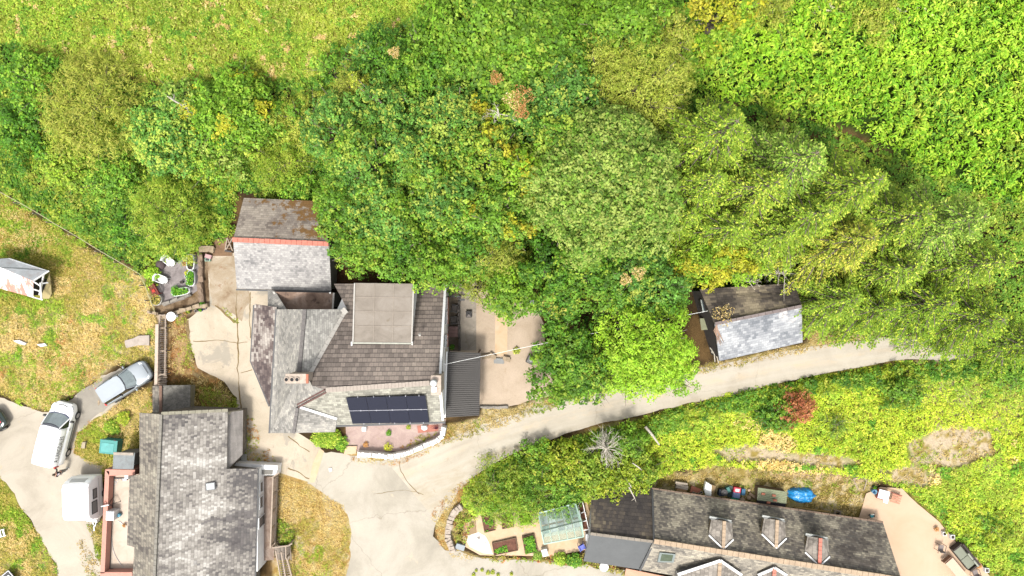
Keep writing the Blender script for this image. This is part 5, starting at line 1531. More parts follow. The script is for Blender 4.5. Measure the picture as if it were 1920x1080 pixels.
def van():
    t = thing('parked_van', 'white panel van with dark lettering along its roof edge', 'van', (-35.0, -11.15, 0), R(75.5))
    w = .95; h = 2.42
    half = [(0, 1.02), (.6, 1.01), (.88, .97), (.985, .84), (1.0, .5), (.98, .2), (.9, 0), (0, 0)]
    st = [(-h, w*.92, .34, 1.1), (-h+.06, w*.97, .28, 1.18), (-1.4, w, .26, 1.2), (0, w, .25, 1.2), (1.1, w, .25, 1.18), (1.55, w*.98, .25, 1.14), (1.95, w*.93, .26, 1.02), (2.3, w*.80, .3, .86), (h+.02, w*.58, .36, .70)]
    loft(st, half, 'body', WHITEC, t, 2)
    up = [(0, 1.02), (.5, 1.01), (.80, .97), (.90, .86), (.97, .4), (1.0, 0), (0, 0)]
    st = [(-h+.02, w*.93, 1.0, 1.84), (-h+.10, w*.96, 1.0, 1.94), (-1.2, w*.97, 1.0, 1.98), (0, w*.97, 1.0, 1.98), (.55, w*.96, 1.0, 1.96), (.80, w*.93, 1.0, 1.90)]
    loft(st, up, 'roof', WHITEC, t, 2)
    # cab glass
    bq = [(.72, .90), (1.42, .84), (1.60, .45), (1.64, 0)]
    tq = [(.62, .72), (.76, .70), (.88, .38), (.92, 0)]
    br = [Vector((x, y, 1.10)) for x, y in bq] + [Vector((x, -y, 1.10)) for x, y in bq[-2::-1]]
    tr = [Vector((x, y, 1.88)) for x, y in tq] + [Vector((x, -y, 1.88)) for x, y in tq[-2::-1]]
    mb = MB(); mb.prism(tr, br); mb.build('side_glass', CGLASSD, parent=t, bevel=.015)
    a = tr[1:6]; b = br[1:6]
    cen = (sum(a, Vector()) + sum(b, Vector())) / 10
    a = [cen + (v - cen) * .93 + Vector((.025, 0, .03)) for v in a]; b = [cen + (v - cen) * .93 + Vector((.025, 0, .03)) for v in b]
    mb = MB()
    for i in range(4): mb.add([a[i], a[i+1], b[i+1], b[i]], [(0, 1, 2, 3)])
    mb.build('windscreen', CGLASS, parent=t)
    mb = MB(); mb.bar((1.60, -.45, 1.15), (1.60, .45, 1.15), .10, .03); mb.bar((1.45, -.78, 1.15), (1.60, -.45, 1.15), .08, .03); mb.bar((1.60, .45, 1.15), (1.45, .78, 1.15), .08, .03); mb.build('scuttle', plain('navy trim', (.012, .014, .05), .5), parent=t)
    for s in (-1, 1):
        mb = MB(); mb.bar((.76, s*.70, 1.90), (1.42, s*.84, 1.13), .07, .06); mb.build('pillar', WHITEC, parent=t)
        mb = MB(); mb.box((1.20, s*1.07, 1.12), (.14, .22, .24)); mb.bar((1.25, s*.9, 1.1), (1.2, s*1.05, 1.1), .05); mb.build('mirror', TRIM, parent=t, bevel=.02)
        mb = MB(); mb.sm = True; mb.lathe((2.08, s*.72, .90), [(0, .0), (.14, .03), (.13, .09), (0, .12)], 12, 1.9, .8, s*-.45); mb.build('headlight', LAMPG, parent=t)
        mb = MB(); mb.box((-h+.03, s*.84, 1.3), (.08, .12, .5)); mb.build('tail_light', REDL, parent=t, bevel=.02)
        mb = MB(); mb.bar((-1.1, s*.962, .62), (1.0, s*.962, .62), .03, .07); mb.build('rubbing_strip', TRIM, parent=t)
        mb = MB(); mb.box((.55, s*.965, .98), (.16, .03, .04)); mb.build('door_handle', TRIM, parent=t)
        for x in (-1.45, 1.52): wheel(t, x, s*.85, .33)
    mb = MB(); mb.box((h-.02, 0, .62), (.08, .95, .10)); mb.bar((2.18, -.38, 1.0), (2.28, .0, .97), .05, .03); mb.bar((2.28, 0, .97), (2.18, .38, 1.0), .05, .03); mb.build('grille', TRIM, parent=t)
    # lettering along the right shoulder
    cu = bpy.data.curves.new('lettering', 'FONT'); cu.body = 'A.LANGDALES'; cu.size = .55; cu.extrude = .004; cu.align_x = 'LEFT'; cu.space_character = 1.15
    to = bpy.data.objects.new('tmp', cu); C.objects.link(to)
    dg = bpy.context.evaluated_depsgraph_get()
    me = bpy.data.meshes.new_from_object(to.evaluated_get(dg))
    bpy.data.objects.remove(to)
    o = bpy.data.objects.new('lettering', me); C.objects.link(o); me.materials.clear(); me.materials.append(plain('dark lettering', (.02, .02, .022), .6))
    o.parent = t
    # text x -> forward, text y -> up the side
    M = Matrix(((.52, 0, 0), (0, .30, -.95), (0, .95, .30))).to_4x4()
    o.matrix_local = Matrix.Translation((-1.95, -.945, 1.40)) @ M
    return t
van()

def caravan():
    c0 = P(141, 942, 2.3)
    t = thing('caravan', 'small white touring caravan beside the pink terrace wall', 'caravan', (c0.x, c0.y, 0), R(-88))
    prof = [(-1.62, .42), (-1.68, 1.15), (-1.52, 1.85), (-1.32, 2.22), (-1.05, 2.34), (1.0, 2.36), (1.32, 2.22), (1.50, 1.85), (1.66, 1.1), (1.60, .42)]
    mb = MB(); n = len(prof)
    for y, k in ((-.99, .965), (-.90, 1), (.90, 1), (.99, .965)):
        for x, z in prof: mb.v.append(Vector((x * k, y, .42 + (z - .42) * (k if k < 1 else 1))))
    for i in range(3):
        for j in range(n): mb.face((i*n + j, i*n + (j+1) % n, (i+1)*n + (j+1) % n, (i+1)*n + j))
    mb.face(list(range(n))); mb.face([3*n + j for j in range(n)][::-1])
    CW = plain('caravan shell', (.80, .80, .78), .45, var=.03)
    mb.build('body', CW, parent=t, bevel=.03)
    def win(q, nm='window', m=plain('acrylic window', (.17, .17, .165), .2, var=.1, spec=.8)): return panel(t, nm, q, m, .012)
    w_ = win([(-1.60, -.62, 1.62), (-1.60, .62, 1.62), (-1.42, .58, 2.08), (-1.42, -.58, 2.08)], m=plain('pale acrylic', (.45, .45, .43), .25, var=.1, spec=.8))
    for (x0, x1, z0, z1) in ((-.75, -.05, 1.25, 1.72), (.15, 1.05, 1.25, 1.90)):
        mb = MB(); mb.box(((x0+x1)/2, .995, (z0+z1)/2), (x1-x0, .03, z1-z0)); w_ = mb.build('window', plain('acrylic window', (.17, .17, .165), .2), parent=t, bevel=.01)
        mb = MB()
        for zz in (z0, z1): mb.box(((x0+x1)/2, 1.01, zz), (x1-x0+.05, .035, .04))
        for xx in (x0, x1): mb.box((xx, 1.01, (z0+z1)/2), (.04, .035, z1-z0))
        mb.build('frame', TRIM, parent=w_)
    mb = MB(); mb.box((0, 1.0, .62), (2.9, .02, .04)); mb.box((0, 1.0, .98), (2.9, .02, .03)); mb.build('side_trim', plain('grey strip', (.4, .4, .4), .5), parent=t)
    mb = MB(); q = [(1.58, -.15, 1.05), (1.58, .65, 1.05), (2.0, .72, .85), (1.92, -.05, .85)]; mb.prism([Vector(v) for v in q], [Vector(v) - Vector((0, 0, .35)) for v in q]); mb.build('gas_locker', CW, parent=t, bevel=.02)
    mb = MB(); mb.bar((1.6, .05, .5), (2.5, .30, .5), .07); mb.bar((1.6, .62, .5), (2.5, .30, .5), .07); mb.bar((2.45, .30, .55), (2.75, .30, .55), .08); mb.build('hitch', plain('galvanised', (.4, .4, .4), .5, .6), parent=t)
    mb = MB(); mb.tube([(2.3, .30, 0), (2.3, .30, .8)], .03); mb.build('jockey_leg', BLACKM, parent=t)
    mb = MB(); mb.lathe((.2, 0, 2.37), [(.25, 0), (.25, .05), (.0, .09)], 4, 1.2, 1.0, R(45)); mb.build('roof_light', CW, parent=t)
    for s in (-1, 1): wheel(t, -.1, s*.93, .30, .18)
    mb = MB(); mb.bar((-.1, -1.0, .9), (-.2, -1.45, 1.0), .03); mb.build('awning_rail', WHITEP, parent=t)
caravan()

# ---- the person behind the van
def person():
    b = G(127, 880); bx, by = b.x, b.y
    t = thing('person', 'person in black top and grey trousers standing behind the white van', 'person', (bx, by, 0), R(165))
    SKIN = plain('skin', (.48, .28, .20), .6, var=.05, bump=0); HAIR = plain('brown hair', (.045, .028, .015), .8, var=.2, sc=40)
    TOP = plain('black cloth', (.012, .011, .013), .9, var=.2); TRO = plain('grey cloth', (.16, .15, .14), .9, var=.15)
    def skinmesh(name, pts_, edges, rads, mat, lvl=2):
        me = bpy.data.meshes.new(name); me.from_pydata(pts_, edges, []); me.materials.append(mat)
        o = bpy.data.objects.new(name, me); C.objects.link(o)
        sk = o.modifiers.new('skin', 'SKIN'); sk.use_smooth_shade = True
        for i, r_ in enumerate(rads): me.skin_vertices[0].data[i].radius = r_ if isinstance(r_, tuple) else (r_, r_)
        me.skin_vertices[0].data[0].use_root = True
        m = o.modifiers.new('sub', 'SUBSURF'); m.levels = lvl; m.render_levels = lvl
        o.parent = t
        return o
    v = [(0,0,.93),(0,0,1.12),(.01,0,1.32),(.02,0,1.43),(.03,0,1.50),(.04,0,1.60),(.045,0,1.68)]
    r = [(.13,.10),(.12,.09),(.15,.10),(.10,.08),(.055,.055),(.085,.075),(.07,.065)]
    e = [(i,i+1) for i in range(6)]
    def chain(frm, pts_, rr):
        nonlocal v, r, e
        k = len(v); v += pts_; r += rr
        e.append((frm, k)); e += [(k+i, k+i+1) for i in range(len(pts_)-1)]
        return k + len(pts_) - 1
    for s in (-1, 1):
        chain(0, [(0,s*.09,.88),(.02+s*.06,s*.10,.48),(s*.06,s*.10,.10),(.10+s*.06,s*.11,.04)], [.085,.055,.038,.035])
    hands = []
    # right arm reaches the van door, left hangs
    for s, el, wr in ((-1, (.18,-.30,1.16), (.40,-.26,1.22)), (1, (.0,.26,1.12), (.10,.28,.88))):
        d = (Vector(wr) - Vector(el)).normalized()
        k = chain(3, [(0,s*.17,1.40), el, wr, tuple(Vector(wr) + d*.07)], [.05,.036,.024,(.036,.016)])
        side = d.cross(Vector((0,0,1))).normalized() if abs(d.z) < .9 else Vector((1, 0, 0))
        for f, (off, ln) in enumerate(((-.028,.062),(-.010,.072),(.010,.068),(.027,.054))):
            p0 = Vector(wr) + d*.085 + side*off; p1 = p0 + d*ln*.6 + Vector((0,0,-.012)); p2 = p1 + d*ln*.4 + Vector((0,0,-.022))
            chain(k, [tuple(p0), tuple(p1), tuple(p2)], [.009,.009,.008])
        p0 = Vector(wr) + d*.03 + side*.035; chain(k-1, [tuple(p0), tuple(p0 + d*.04 + side*.018)], [.010,.009])
    skinmesh('body', v, e, r, SKIN)
    skinmesh('jumper', [(0,0,.92),(0,0,1.12),(.01,0,1.33),(.02,0,1.43),(0,-.17,1.41),(.18,-.30,1.16),(.36,-.27,1.21),(0,.17,1.41),(.0,.26,1.12),(.09,.28,.92)],
             [(0,1),(1,2),(2,3),(3,4),(4,5),(5,6),(3,7),(7,8),(8,9)], [(.15,.125),(.145,.115),(.175,.125),(.13,.10),.07,.052,.04,.07,.052,.04], TOP)
    skinmesh('trousers', [(0,0,.96),(0,.09,.86),(.08,.10,.48),(.06,.10,.12),(0,-.09,.86),(-.04,-.10,.48),(-.06,-.10,.12)], [(0,1),(1,2),(2,3),(0,4),(4,5),(5,6)], [(.15,.12),.105,.075,.06,.105,.075,.06], TRO)
    for s in (-1, 1):
        mb = MB(); mb.sm = True; mb.lathe((.06+s*.06, s*.105, .0), [(.05,0),(.055,.04),(.05,.08),(.0,.10)], 12, 2.4, .95); mb.build('shoe', WHITEP, parent=t)
    mb = MB(); mb.sm = True
    mb.lathe((.02, 0, 1.58), [(.085,-.02),(.105,.05),(.10,.11),(.07,.165),(.0,.185)], 16, 1.02, .9); mb.build('hair', HAIR, parent=t)
    mb = MB(); mb.sm = True; mb.lathe((.135, 0, 1.60), [(0,-.02),(.016,-.01),(.008,.03),(0,.035)], 8); mb.build('nose', SKIN, parent=t)
    for s in (-1, 1):
        mb = MB(); mb.sm = True; mb.lathe((.118, s*.035, 1.635), [(0,-.009),(.010,0),(0,.009)], 8); mb.build('eye', DARKI, parent=t)
        mb = MB(); mb.sm = True; mb.lathe((.04, s*.088, 1.60), [(0,-.03),(.014,0),(0,.03)], 8); mb.build('ear', SKIN, parent=t)
    mb = MB(); mb.box((.120, 0, 1.565), (.012, .05, .010)); mb.build('mouth', plain('lips', (.3, .1, .09), .6), parent=t)
    mb = MB(); q = [(-.128,-.09,1.40),(-.128,.09,1.40),(-.135,.09,1.20),(-.135,-.09,1.20)]; mb.prism([Vector(a) - Vector((.014,0,0)) for a in q], [Vector(a) for a in q]); mb.build('back_panel', plain('pale lilac print', (.6, .55, .6), .8), parent=t)
person()

# ---- generic small things
def pot(px, py, r, h, mat, label, plant=None, name='plant_pot', cat='plant pot', z=0, n=14, sq=False, group=None, soil=True):
    c = G(px, py)
    t = thing(name, label, cat, (c.x, c.y, z), group=group)
    mb = MB(); mb.sm = not sq
    if sq:
        mb.box((0, 0, h/2), (2*r, 2*r, h))
    else:
        mb.lathe((0, 0, 0), [(r*.75, 0), (r, h), (r*.86, h), (r*.8, h*.85), (0, h*.85)], n, cap=False)
    mb.build('pot', mat, parent=t)
    if soil:
        mb = MB()
        if sq: mb.box((0, 0, h+.004), (1.5*r, 1.5*r, .01))
        else: mb.lathe((0, 0, h*.86), [(r*.84, 0), (0, .02)], n, cap=False)
        mb.build('soil', plain('potting soil', (.03, .022, .016), .95), parent=t)
    if plant:
        N = int(160 * (r / .2) ** 2) + 40
        d = RS.normal(size=(N, 3)); d[:, 2] = np.abs(d[:, 2]); d /= np.linalg.norm(d, axis=1, keepdims=True)
        cen = d * r * 1.1 * RS.uniform(.4, 1.1, (N, 1)) + np.array([0, 0, h])
        obj('plant', leaf_mesh('plant', cen, d + RS.normal(size=(N, 3)) * .4, .10 * RS.uniform(.6, 1.3, N), tint(plant, N, RS.rand(N)), .5), t)
    return t
def boxthing(name, label, cat, px, py, w, d, h, rz, mat, z=0, bevel=.01, group=None, lid=None, lidmat=None, extra=None):
    c = G(px, py, z); 
    t = thing(name, label, cat, (c.x, c.y, c.z), R(rz), group=group)
    mb = MB(); mb.box((0, 0, h/2), (w, d, h)); mb.build('body', mat, parent=t, bevel=bevel)
    if lid is not None:
        mb = MB(); mb.box((0, 0, h + .02), (w * lid, d * lid, .04)); mb.build('lid', lidmat or mat, parent=t, bevel=.01)
    return t
def bed_outline(cx, cy, a, b, n, p=2.5, rz=0):
    out = []
    for i in range(n):
        th = 2 * PI * i / n
        x = math.copysign(abs(math.cos(th)) ** (2/p), math.cos(th)) * a; y = math.copysign(abs(math.sin(th)) ** (2/p), math.sin(th)) * b
        out.append(Vector((cx + x * math.cos(rz) - y * math.sin(rz), cy + x * math.sin(rz) + y * math.cos(rz), 0)))
    return out
def bath_planter(label, px, py, a, b, h, pal, bare=None, rimm=WHITEP, name='planter', rz=0, p=3, dens=1):
    c = G(px, py); t = thing(name, label, 'planter', (c.x, c.y, 0))
    o_, i_ = bed_outline(0, 0, a, b, 28, p, rz), bed_outline(0, 0, a - .06, b - .06, 28, p, rz)
    mb = MB(); n = 28
    up = Vector((0, 0, h))
    for k, ring in enumerate((o_, [v + up for v in o_], [v + up for v in i_], [v + up * .75 for v in i_])):
        mb.v += ring
    for r_ in range(3):
        for j in range(n): mb.face((r_*n + j, r_*n + (j+1) % n, (r_+1)*n + (j+1) % n, (r_+1)*n + j))
    mb.build('rim', rimm, parent=t)
    mb = MB(); mb.v = [v + up * .8 for v in i_]; mb.face(list(range(n))); mb.build('soil', plain('potting soil', (.03, .022, .016), .95), parent=t)
    if pal:
        N = int(a * b * 900 * dens); x = RS.uniform(-a, a, N) * .92; y = RS.uniform(-b, b, N) * .92
        k = (np.abs(x / a) ** p + np.abs(y / b) ** p) < .85
        if bare: k &= y > bare * b
        x, y = x[k], y[k]; N = len(x)
        X = x * math.cos(rz) - y * math.sin(rz); Y = x * math.sin(rz) + y * math.cos(rz)
        z = h + .06 + .25 * fbm(X + 5, Y, .4, 3, 2)
        obj('plants', leaf_mesh('plants', np.stack([X, Y, z], 1), np.array([0, 0, 1.]) + RS.normal(size=(N, 3)) * .5, .12 * RS.uniform(.6, 1.4, N), tint(pal, N, RS.rand(N), .15), .5), t)
    return t

# ---- garden with white chairs, left of the yard
def white_lounger(px, py, rz, label):
    c = G(px, py); t = thing('garden_chair', label, 'chair', (c.x, c.y, .02), R(rz), group='white moulded garden chairs')
    mb = MB(); mb.sm = True
    mb.lathe((0, 0, .36), [(.0, 0), (.33, .0), (.36, .03), (.33, .06), (0, .05)], 18, 1.15, .8); mb.build('seat', WHITEP, parent=t)
    mb = MB(); mb.sm = True
    q = [Vector((-.38 + .05*math.cos(a)*0 - .12 * (1 - abs(math.sin(a))), .30 * math.sin(a), 0)) for a in np.linspace(-1.3, 1.3, 9)]
    mb.prism([v + Vector((-.12, 0, .86)) for v in q] + [v + Vector((-.07, 0, .86)) for v in q[::-1]], [v + Vector((0, 0, .38)) for v in q] + [v + Vector((.05, 0, .38)) for v in q[::-1]])
    mb.build('backrest', WHITEP, parent=t)
    for sx in (-.28, .3):
        for sy in (-.2, .2):
            mb = MB(); mb.tube([(sx, sy, .36), (sx * 1.15, sy * 1.15, 0)], .022, 8); mb.build('leg', WHITEP, parent=t)
    for s in (-1, 1):
        mb = MB(); mb.bar((-.36, s*.29, .62), (.22, s*.27, .58), .05, .03); mb.bar((.22, s*.27, .58), (.24, s*.25, .36), .04, .03); mb.build('armrest', WHITEP, parent=t)
white_lounger(324, 491, -40, 'white moulded garden chair nearer the orange flowers')
white_lounger(310, 524, -20, 'white moulded garden chair nearer the lime bush')
shrub(286, 514, 17, .9, 'lime', 'bright lime bush in the garden with white chairs', leaf=.12, sx=1.1, sy=.75)
bath_planter('rounded white planter full of grey leaved plants by the orange flowers', 361, 492, .32, .62, .4, 'olive', bare=-.35, dens=1.4)
bath_planter('rounded white planter filled with green herbs', 362, 522, .33, .62, .4, 'herb', dens=1.6)
bath_planter('low white rimmed planter with mixed green plants lying across the garden', 343, 547, .72, .30, .4, 'herb', rz=R(12), dens=1.2)
bath_planter('round white planter with yellowish succulents by the red chair', 297, 562, .46, .46, .4, 'mixgr', rimm=plain('pale concrete', col(226,220,206), .8), p=2, dens=1.3)
shrub(347, 494, 6, .35, 'rust', 'orange flowering plant beside the upper white planter', name='flowers', cat='flowers', leaf=.08)
shrub(351, 512, 6, .3, 'yellow', 'yellow flowering plant between the two upright planters', name='flowers', cat='flowers', leaf=.08)
shrub(330, 545, 10, .6, 'herb', 'leafy green plant left of the low planter', name='garden_plant', cat='plant', leaf=.12)
shrub(283, 535, 12, .5, 'bramb', 'pale green plant in the wooden bed behind the red chair', name='garden_plant', cat='plant', leaf=.12)
pot(343.5, 529, .13, .3, BLACKM, 'small black pot on the grey paving')
pot(349, 518, .08, .15, WHITEP, 'tiny white pot next to the black pot')
mb = MB(); mb.sm = True; p = G(303, 496); mb.lathe((p.x, p.y, 0), [(.35, 0), (.38, .2), (.2, .42), (0, .45)], 12, 1.0, 1.1)
solo('rock', mb, plain('dark rock', col(104,88,88), .9, var=.3, sc=4), 'rounded dark rock at the left side of the grey garden paving', 'rock')
c = G(294, 545); t = thing('garden_bench', 'dark red wooden garden seat by the round planter', 'seat', (c.x, c.y, 0), R(-60))
REDW = plain('dark red wood', col(150,62,44), .7, var=.3, sc=4)
for k in range(4):
    mb = MB(); mb.box((0, -.2 + k * .13, .42), (.9, .1, .03)); mb.build('seat_slat', REDW, parent=t)
for k in range(3):
    mb = MB(); mb.box((0, .32 + k*.03, .5 + k * .13), (.9, .03, .1)); mb.build('back_slat', REDW, parent=t)
for sx in (-.4, .4):
    mb = MB(); mb.bar((sx, -.22, 0), (sx, -.22, .6), .05); mb.bar((sx, .3, 0), (sx, .38, .85), .05); mb.bar((sx, -.22, .58), (sx, .32, .6), .05); mb.build('side_frame', REDW, parent=t)
mb = MB(); mb.box((*G(293.5, 545).xy, .46), (.22, .22, .06), R(20)); solo('cushion', mb, plain('bright red cloth', col(226,70,50), .8), 'small bright red cushion on the garden seat', 'cushion', bevel=.02)

def stone_run(name, label, cat, line_, w, h, mat, z0=0, n=None, taper=1.0, jitter=.05, kind=None, cut=.42, round_=False, group=None):
    """a wall of laid stones along a line of pixels: one thing"""
    W_ = [G(a, b, z0) for a, b in line_]
    mb = MB(); 
    for i in range(len(W_) - 1):
        a, b = W_[i], W_[i+1]; L = (b - a).length; k = max(1, int(L / cut)); d = (b - a).normalized(); pn = Vector((-d.y, d.x, 0))
        ang = math.atan2(d.y, d.x)
        rows = max(1, int(w / .28))
        mb.box(((a+b)/2) + Vector((0, 0, h*.42)), (L, w*.9, h*.84), ang)
        for j in range(k):
            for r_ in range(rows):
                c = a + d * (j + .5) * L / k + pn * ((r_ + .5) / rows - .5) * w
                q = Matrix.Rotation(ang + rnd.uniform(-.25, .25), 3, 'Z') @ Matrix.Rotation(rnd.uniform(-.12, .12), 3, 'X')
                mb.box(c + Vector((rnd.uniform(-jitter, jitter), rnd.uniform(-jitter, jitter), h * .9 + rnd.uniform(-.04, .05))), (L / k * rnd.uniform(.75, 1.05), w / rows * rnd.uniform(.75, 1.05), h * .25), rot=q)
    o = solo(name, mb, mat, label, cat, group, bevel=.015)
    return o
WSTONE = plain('whitewashed stone', (.50, .48, .45), .9, var=.3, sc=6, dirt=(col(140,130,118), .7))
TSTONE = plain('tan stone', col(196,174,144), .9, var=.3, sc=4, dirt=(col(130,110,84), .5))
stone_run('garden_wall', 'whitewashed stone wall curving round the pink front gravel', 'wall', [(673,848),(700,850),(735,853),(765,847),(795,834),(820,824),(831,814),(834,797)], .42, .7, WSTONE, cut=.24, jitter=.03)
stone_run('garden_wall', 'tan stone wall between the yard and the planters', 'wall', [(393,572),(365,576),(330,587),(300,596)], .30, .5, TSTONE)
stone_run('garden_wall', 'short slab topped wall at the head of the wooden staircase', 'wall', [(300,588),(280,585)], .22, .4, TSTONE)
stone_run('garden_wall', 'crumbling stone wall beside the upright planters', 'wall', [(377,476),(380,500),(378,530),(382,566)], .35, .4, plain('brown stone', col(158,134,112), .9, var=.4, sc=4), jitter=.1)
stone_run('stone_steps', 'rubble stones at the foot of the green slope near the outbuilding', 'stones', [(376,468),(392,466),(404,470)], .5, .35, TSTONE, jitter=.12)
stone_run('garden_wall', 'grey curved wall in front of the garden with white chairs', 'wall', [(309,572),(322,566),(340,560),(360,552)], .22, .35, plain('grey stone', col(168,160,148), .9, var=.2))
stone_run('dry_stone_wall', 'curving dry stone wall at the point of the vegetable garden', 'wall', [(866,946),(852,958),(845,972),(841,990),(840,1005),(846,1020),(852,1032)], .5, .5, plain('pale grey stone', col(212,196,178), .9, var=.3, sc=5, dirt=(col(140,110,80), .5)), cut=.22, jitter=.04)
stone_run('low_wall', 'rough stones by the grey slab between the two gravel areas', 'stones', [(903,668),(918,666),(930,671)], .3, .3, TSTONE, jitter=.1)
stone_run('low_wall', 'rough stones right of the grey slab', 'stones', [(945,672),(957,676)], .3, .3, TSTONE, jitter=.1)
stone_run('low_wall', 'low grey kerb wall below the lower gravel yard', 'wall', [(900,762),(953,763)], .2, .25, plain('grey stone', col(168,160,148), .9), cut=.5)
stone_run('patio_wall', 'dark stone wall dividing the narrow patio from the slabs', 'wall', [(861,556),(861,600),(862,657)], .16, .5, plain('dark stone', col(100,92,86), .9, var=.35, sc=5), cut=.3)
mb = MB(); q = [G(a, b, .04) for a, b in ((649,836),(670,836),(668,850),(645,852))]; mb.prism([v + Vector((0,0,.12)) for v in q], q)
solo('step', mb, M_PATH, 'pink stone step into the pink front gravel', 'step')

# round table and pots by the garden wall
c = G(329, 593); t = thing('garden_table', 'round white garden table at the foot of the tan wall', 'table', (c.x, c.y, 0))
mb = MB(); mb.sm = False; mb.lathe((0, 0, .70), [(.36, 0), (.37, .02), (.36, .04), (0, .04)], 28); mb.build('tabletop', WHITEP, parent=t)
mb = MB(); mb.tube([(0, 0, 0), (0, 0, .7)], .04, 10); mb.build('leg', WHITEP, parent=t)
mb = MB(); mb.lathe((0, 0, 0), [(.2, 0), (.2, .03), (0, .05)], 16); mb.build('foot', WHITEP, parent=t)
for k, (px, py, r, m_, pl, lab) in enumerate(((356,584,.17,BLACKM,'olive','dark pot with olive plant at the left end of the row under the tan wall'),
        (364,577,.12,BLACKM,'deep','small black pot behind the row under the tan wall'),(370,583,.12,plain('white and dark pot', col(190,184,180), .6),None,'small pale empty pot in the middle of the row'),
        (379,581,.13,plain('blue glaze', col(70,90,170), .3),'herb','blue glazed pot with green plant'),(386,578,.12,plain('dark blue glaze', col(60,66,110), .3),None,'dark blue pot at the right end of the row'),
        (382,570,.20,BLACKM,'herb','larger dark pot with bushy plant by the tan wall'))):
    pot(px, py, r, .28, m_, lab, pl)
boxthing('crate', 'pink and grey crate by the rubble stones', 'crate', 393, 481, .5, .3, .3, -15, plain('pinkish plastic', col(214,170,170), .6))
boxthing('crate', 'pale green crate below the pink one', 'crate', 391.5, 487, .42, .26, .25, 0, plain('mint plastic', col(176,216,190), .6), lid=.7, lidmat=BLACKM)
c = G(418, 462); t = thing('wooden_gate', 'old brown wooden gate left of the outbuilding', 'gate', (c.x, c.y, 0))
for k in range(5):
    mb = MB(); a = P(424 - k*.6, 448 + k * 6, 1.3); b = P(434, 448 + k * 6, 1.3); mb.bar(a, b, .09, .03); part(t, 'board', mb, WOODD)
for q in ((P(426,446,1.4), P(422,470,1.3)), (P(426,446,1.4), P(436,470,1.3)), (P(436,447,1.4), P(424,468,1.3))):
    mb = MB(); mb.bar(q[0], q[1], .07, .05); part(t, 'brace', mb, WOOD)
mb = MB(); mb.bar(P(422,470,1.3), P(434,472,1.3), .1, .08); part(t, 'bottom_rail', mb, BLACKM)
for q in (P(422,470,1.3), P(436,470,1.3)):
    mb = MB(); mb.bar(q, Vector((q.x, q.y, 0)), .09); part(t, 'post', mb, WOODD)
mb = MB(); q = [G(a, b) for a, b in ((404,448),(424,446),(425,470),(436,472),(436,480),(398,480),(402,462))]; mb.prism([v + Vector((0,0,.06)) for v in q], [v - Vector((0,0,.1)) for v in q])
solo('earth_step', mb, ground_mat('brown earth', [(.3, col(120,92,70)), (.6, col(160,128,98)), (.8, col(186,160,130))], 1.5, 12, .2), 'bare brown earth step leading up to the wooden gate', 'step')

# ---- timber staircase beside the yard
c = G(302, 660); t = thing('garden_staircase', 'long weathered timber staircase with one pale handrail beside the silver car', 'staircase', (c.x, c.y, 0))
mb = MB(); mb.bar(P(294.5,608,1.0), P(292.5,724,1.0), .24, .06); part(t, 'wide_handrail', mb, plain('pale timber', col(226,204,184), .85, var=.12, sc=4))
for x0, x1, z0 in ((299.5, 298.5, .75), (310.5, 309.5, .75)):
    mb = MB(); mb.bar(P(x0,590,z0), P(x1,702,z0), .08, .06); part(t, 'rail', mb, WOOD)
for y in (591, 615, 658, 702):
    mb = MB(); mb.bar(P(299, y, .78), P(310, y, .78), .08, .05); part(t, 'cross_rail', mb, WOOD)
    for x in (299, 310):
        mb = MB(); a = P(x, y, .8); mb.bar(a, Vector((a.x, a.y, -.2)), .07); part(t, 'post', mb, WOODG)
for k in range(38):
    y = 590 + k * 3.55
    mb = MB(); a, b = P(297, y, .28), P(313 + rnd.uniform(-1, 1), y + rnd.uniform(-.4, .4), .28)
    mb.bar(a, b, .075 if k < 31 else .09, .035); part(t, 'tread', mb, WOODG if k < 31 else WOOD)
for x in (298, 312):
    mb = MB(); mb.bar(P(x, 590, .2), P(x - 1, 724, .2), .05, .12); part(t, 'stringer', mb, WOODD)
for k in range(14):
    mb = MB(); a = P(296.4 - k*.1, 612 + k * 8, .95); mb.bar(a, Vector((a.x, a.y, .2)), .04); part(t, 'baluster', mb, WOODG)

# ---- field fence of thin wire and posts
c = G(150, 460); t = thing('field_fence', 'low pale wire fence running diagonally above the field', 'fence', (c.x, c.y, c.z))
fl = [(-60,330),(0,360),(40,382),(75,402),(100,418),(140,441),(190,472),(225,492),(262,514),(272,535),(282,563),(290,585)]
mb = MB(); mb.tube([G(a, b, .75) for a, b in fl], .028, 6)
part(t, 'top_wire', mb, plain('bleached wire and dead stems', col(214,206,160), .8, var=.2))
mb = MB(); mb.tube([G(a, b, .45) for a, b in fl], .018, 5); part(t, 'lower_wire', mb, plain('wire', (.35, .34, .3), .5, .5))
for a, b in fl:
    q = G(a, b); mb = MB(); mb.bar(q - Vector((0,0,.1)), q + Vector((0,0,.85)), .08); part(t, 'post', mb, WOODG)

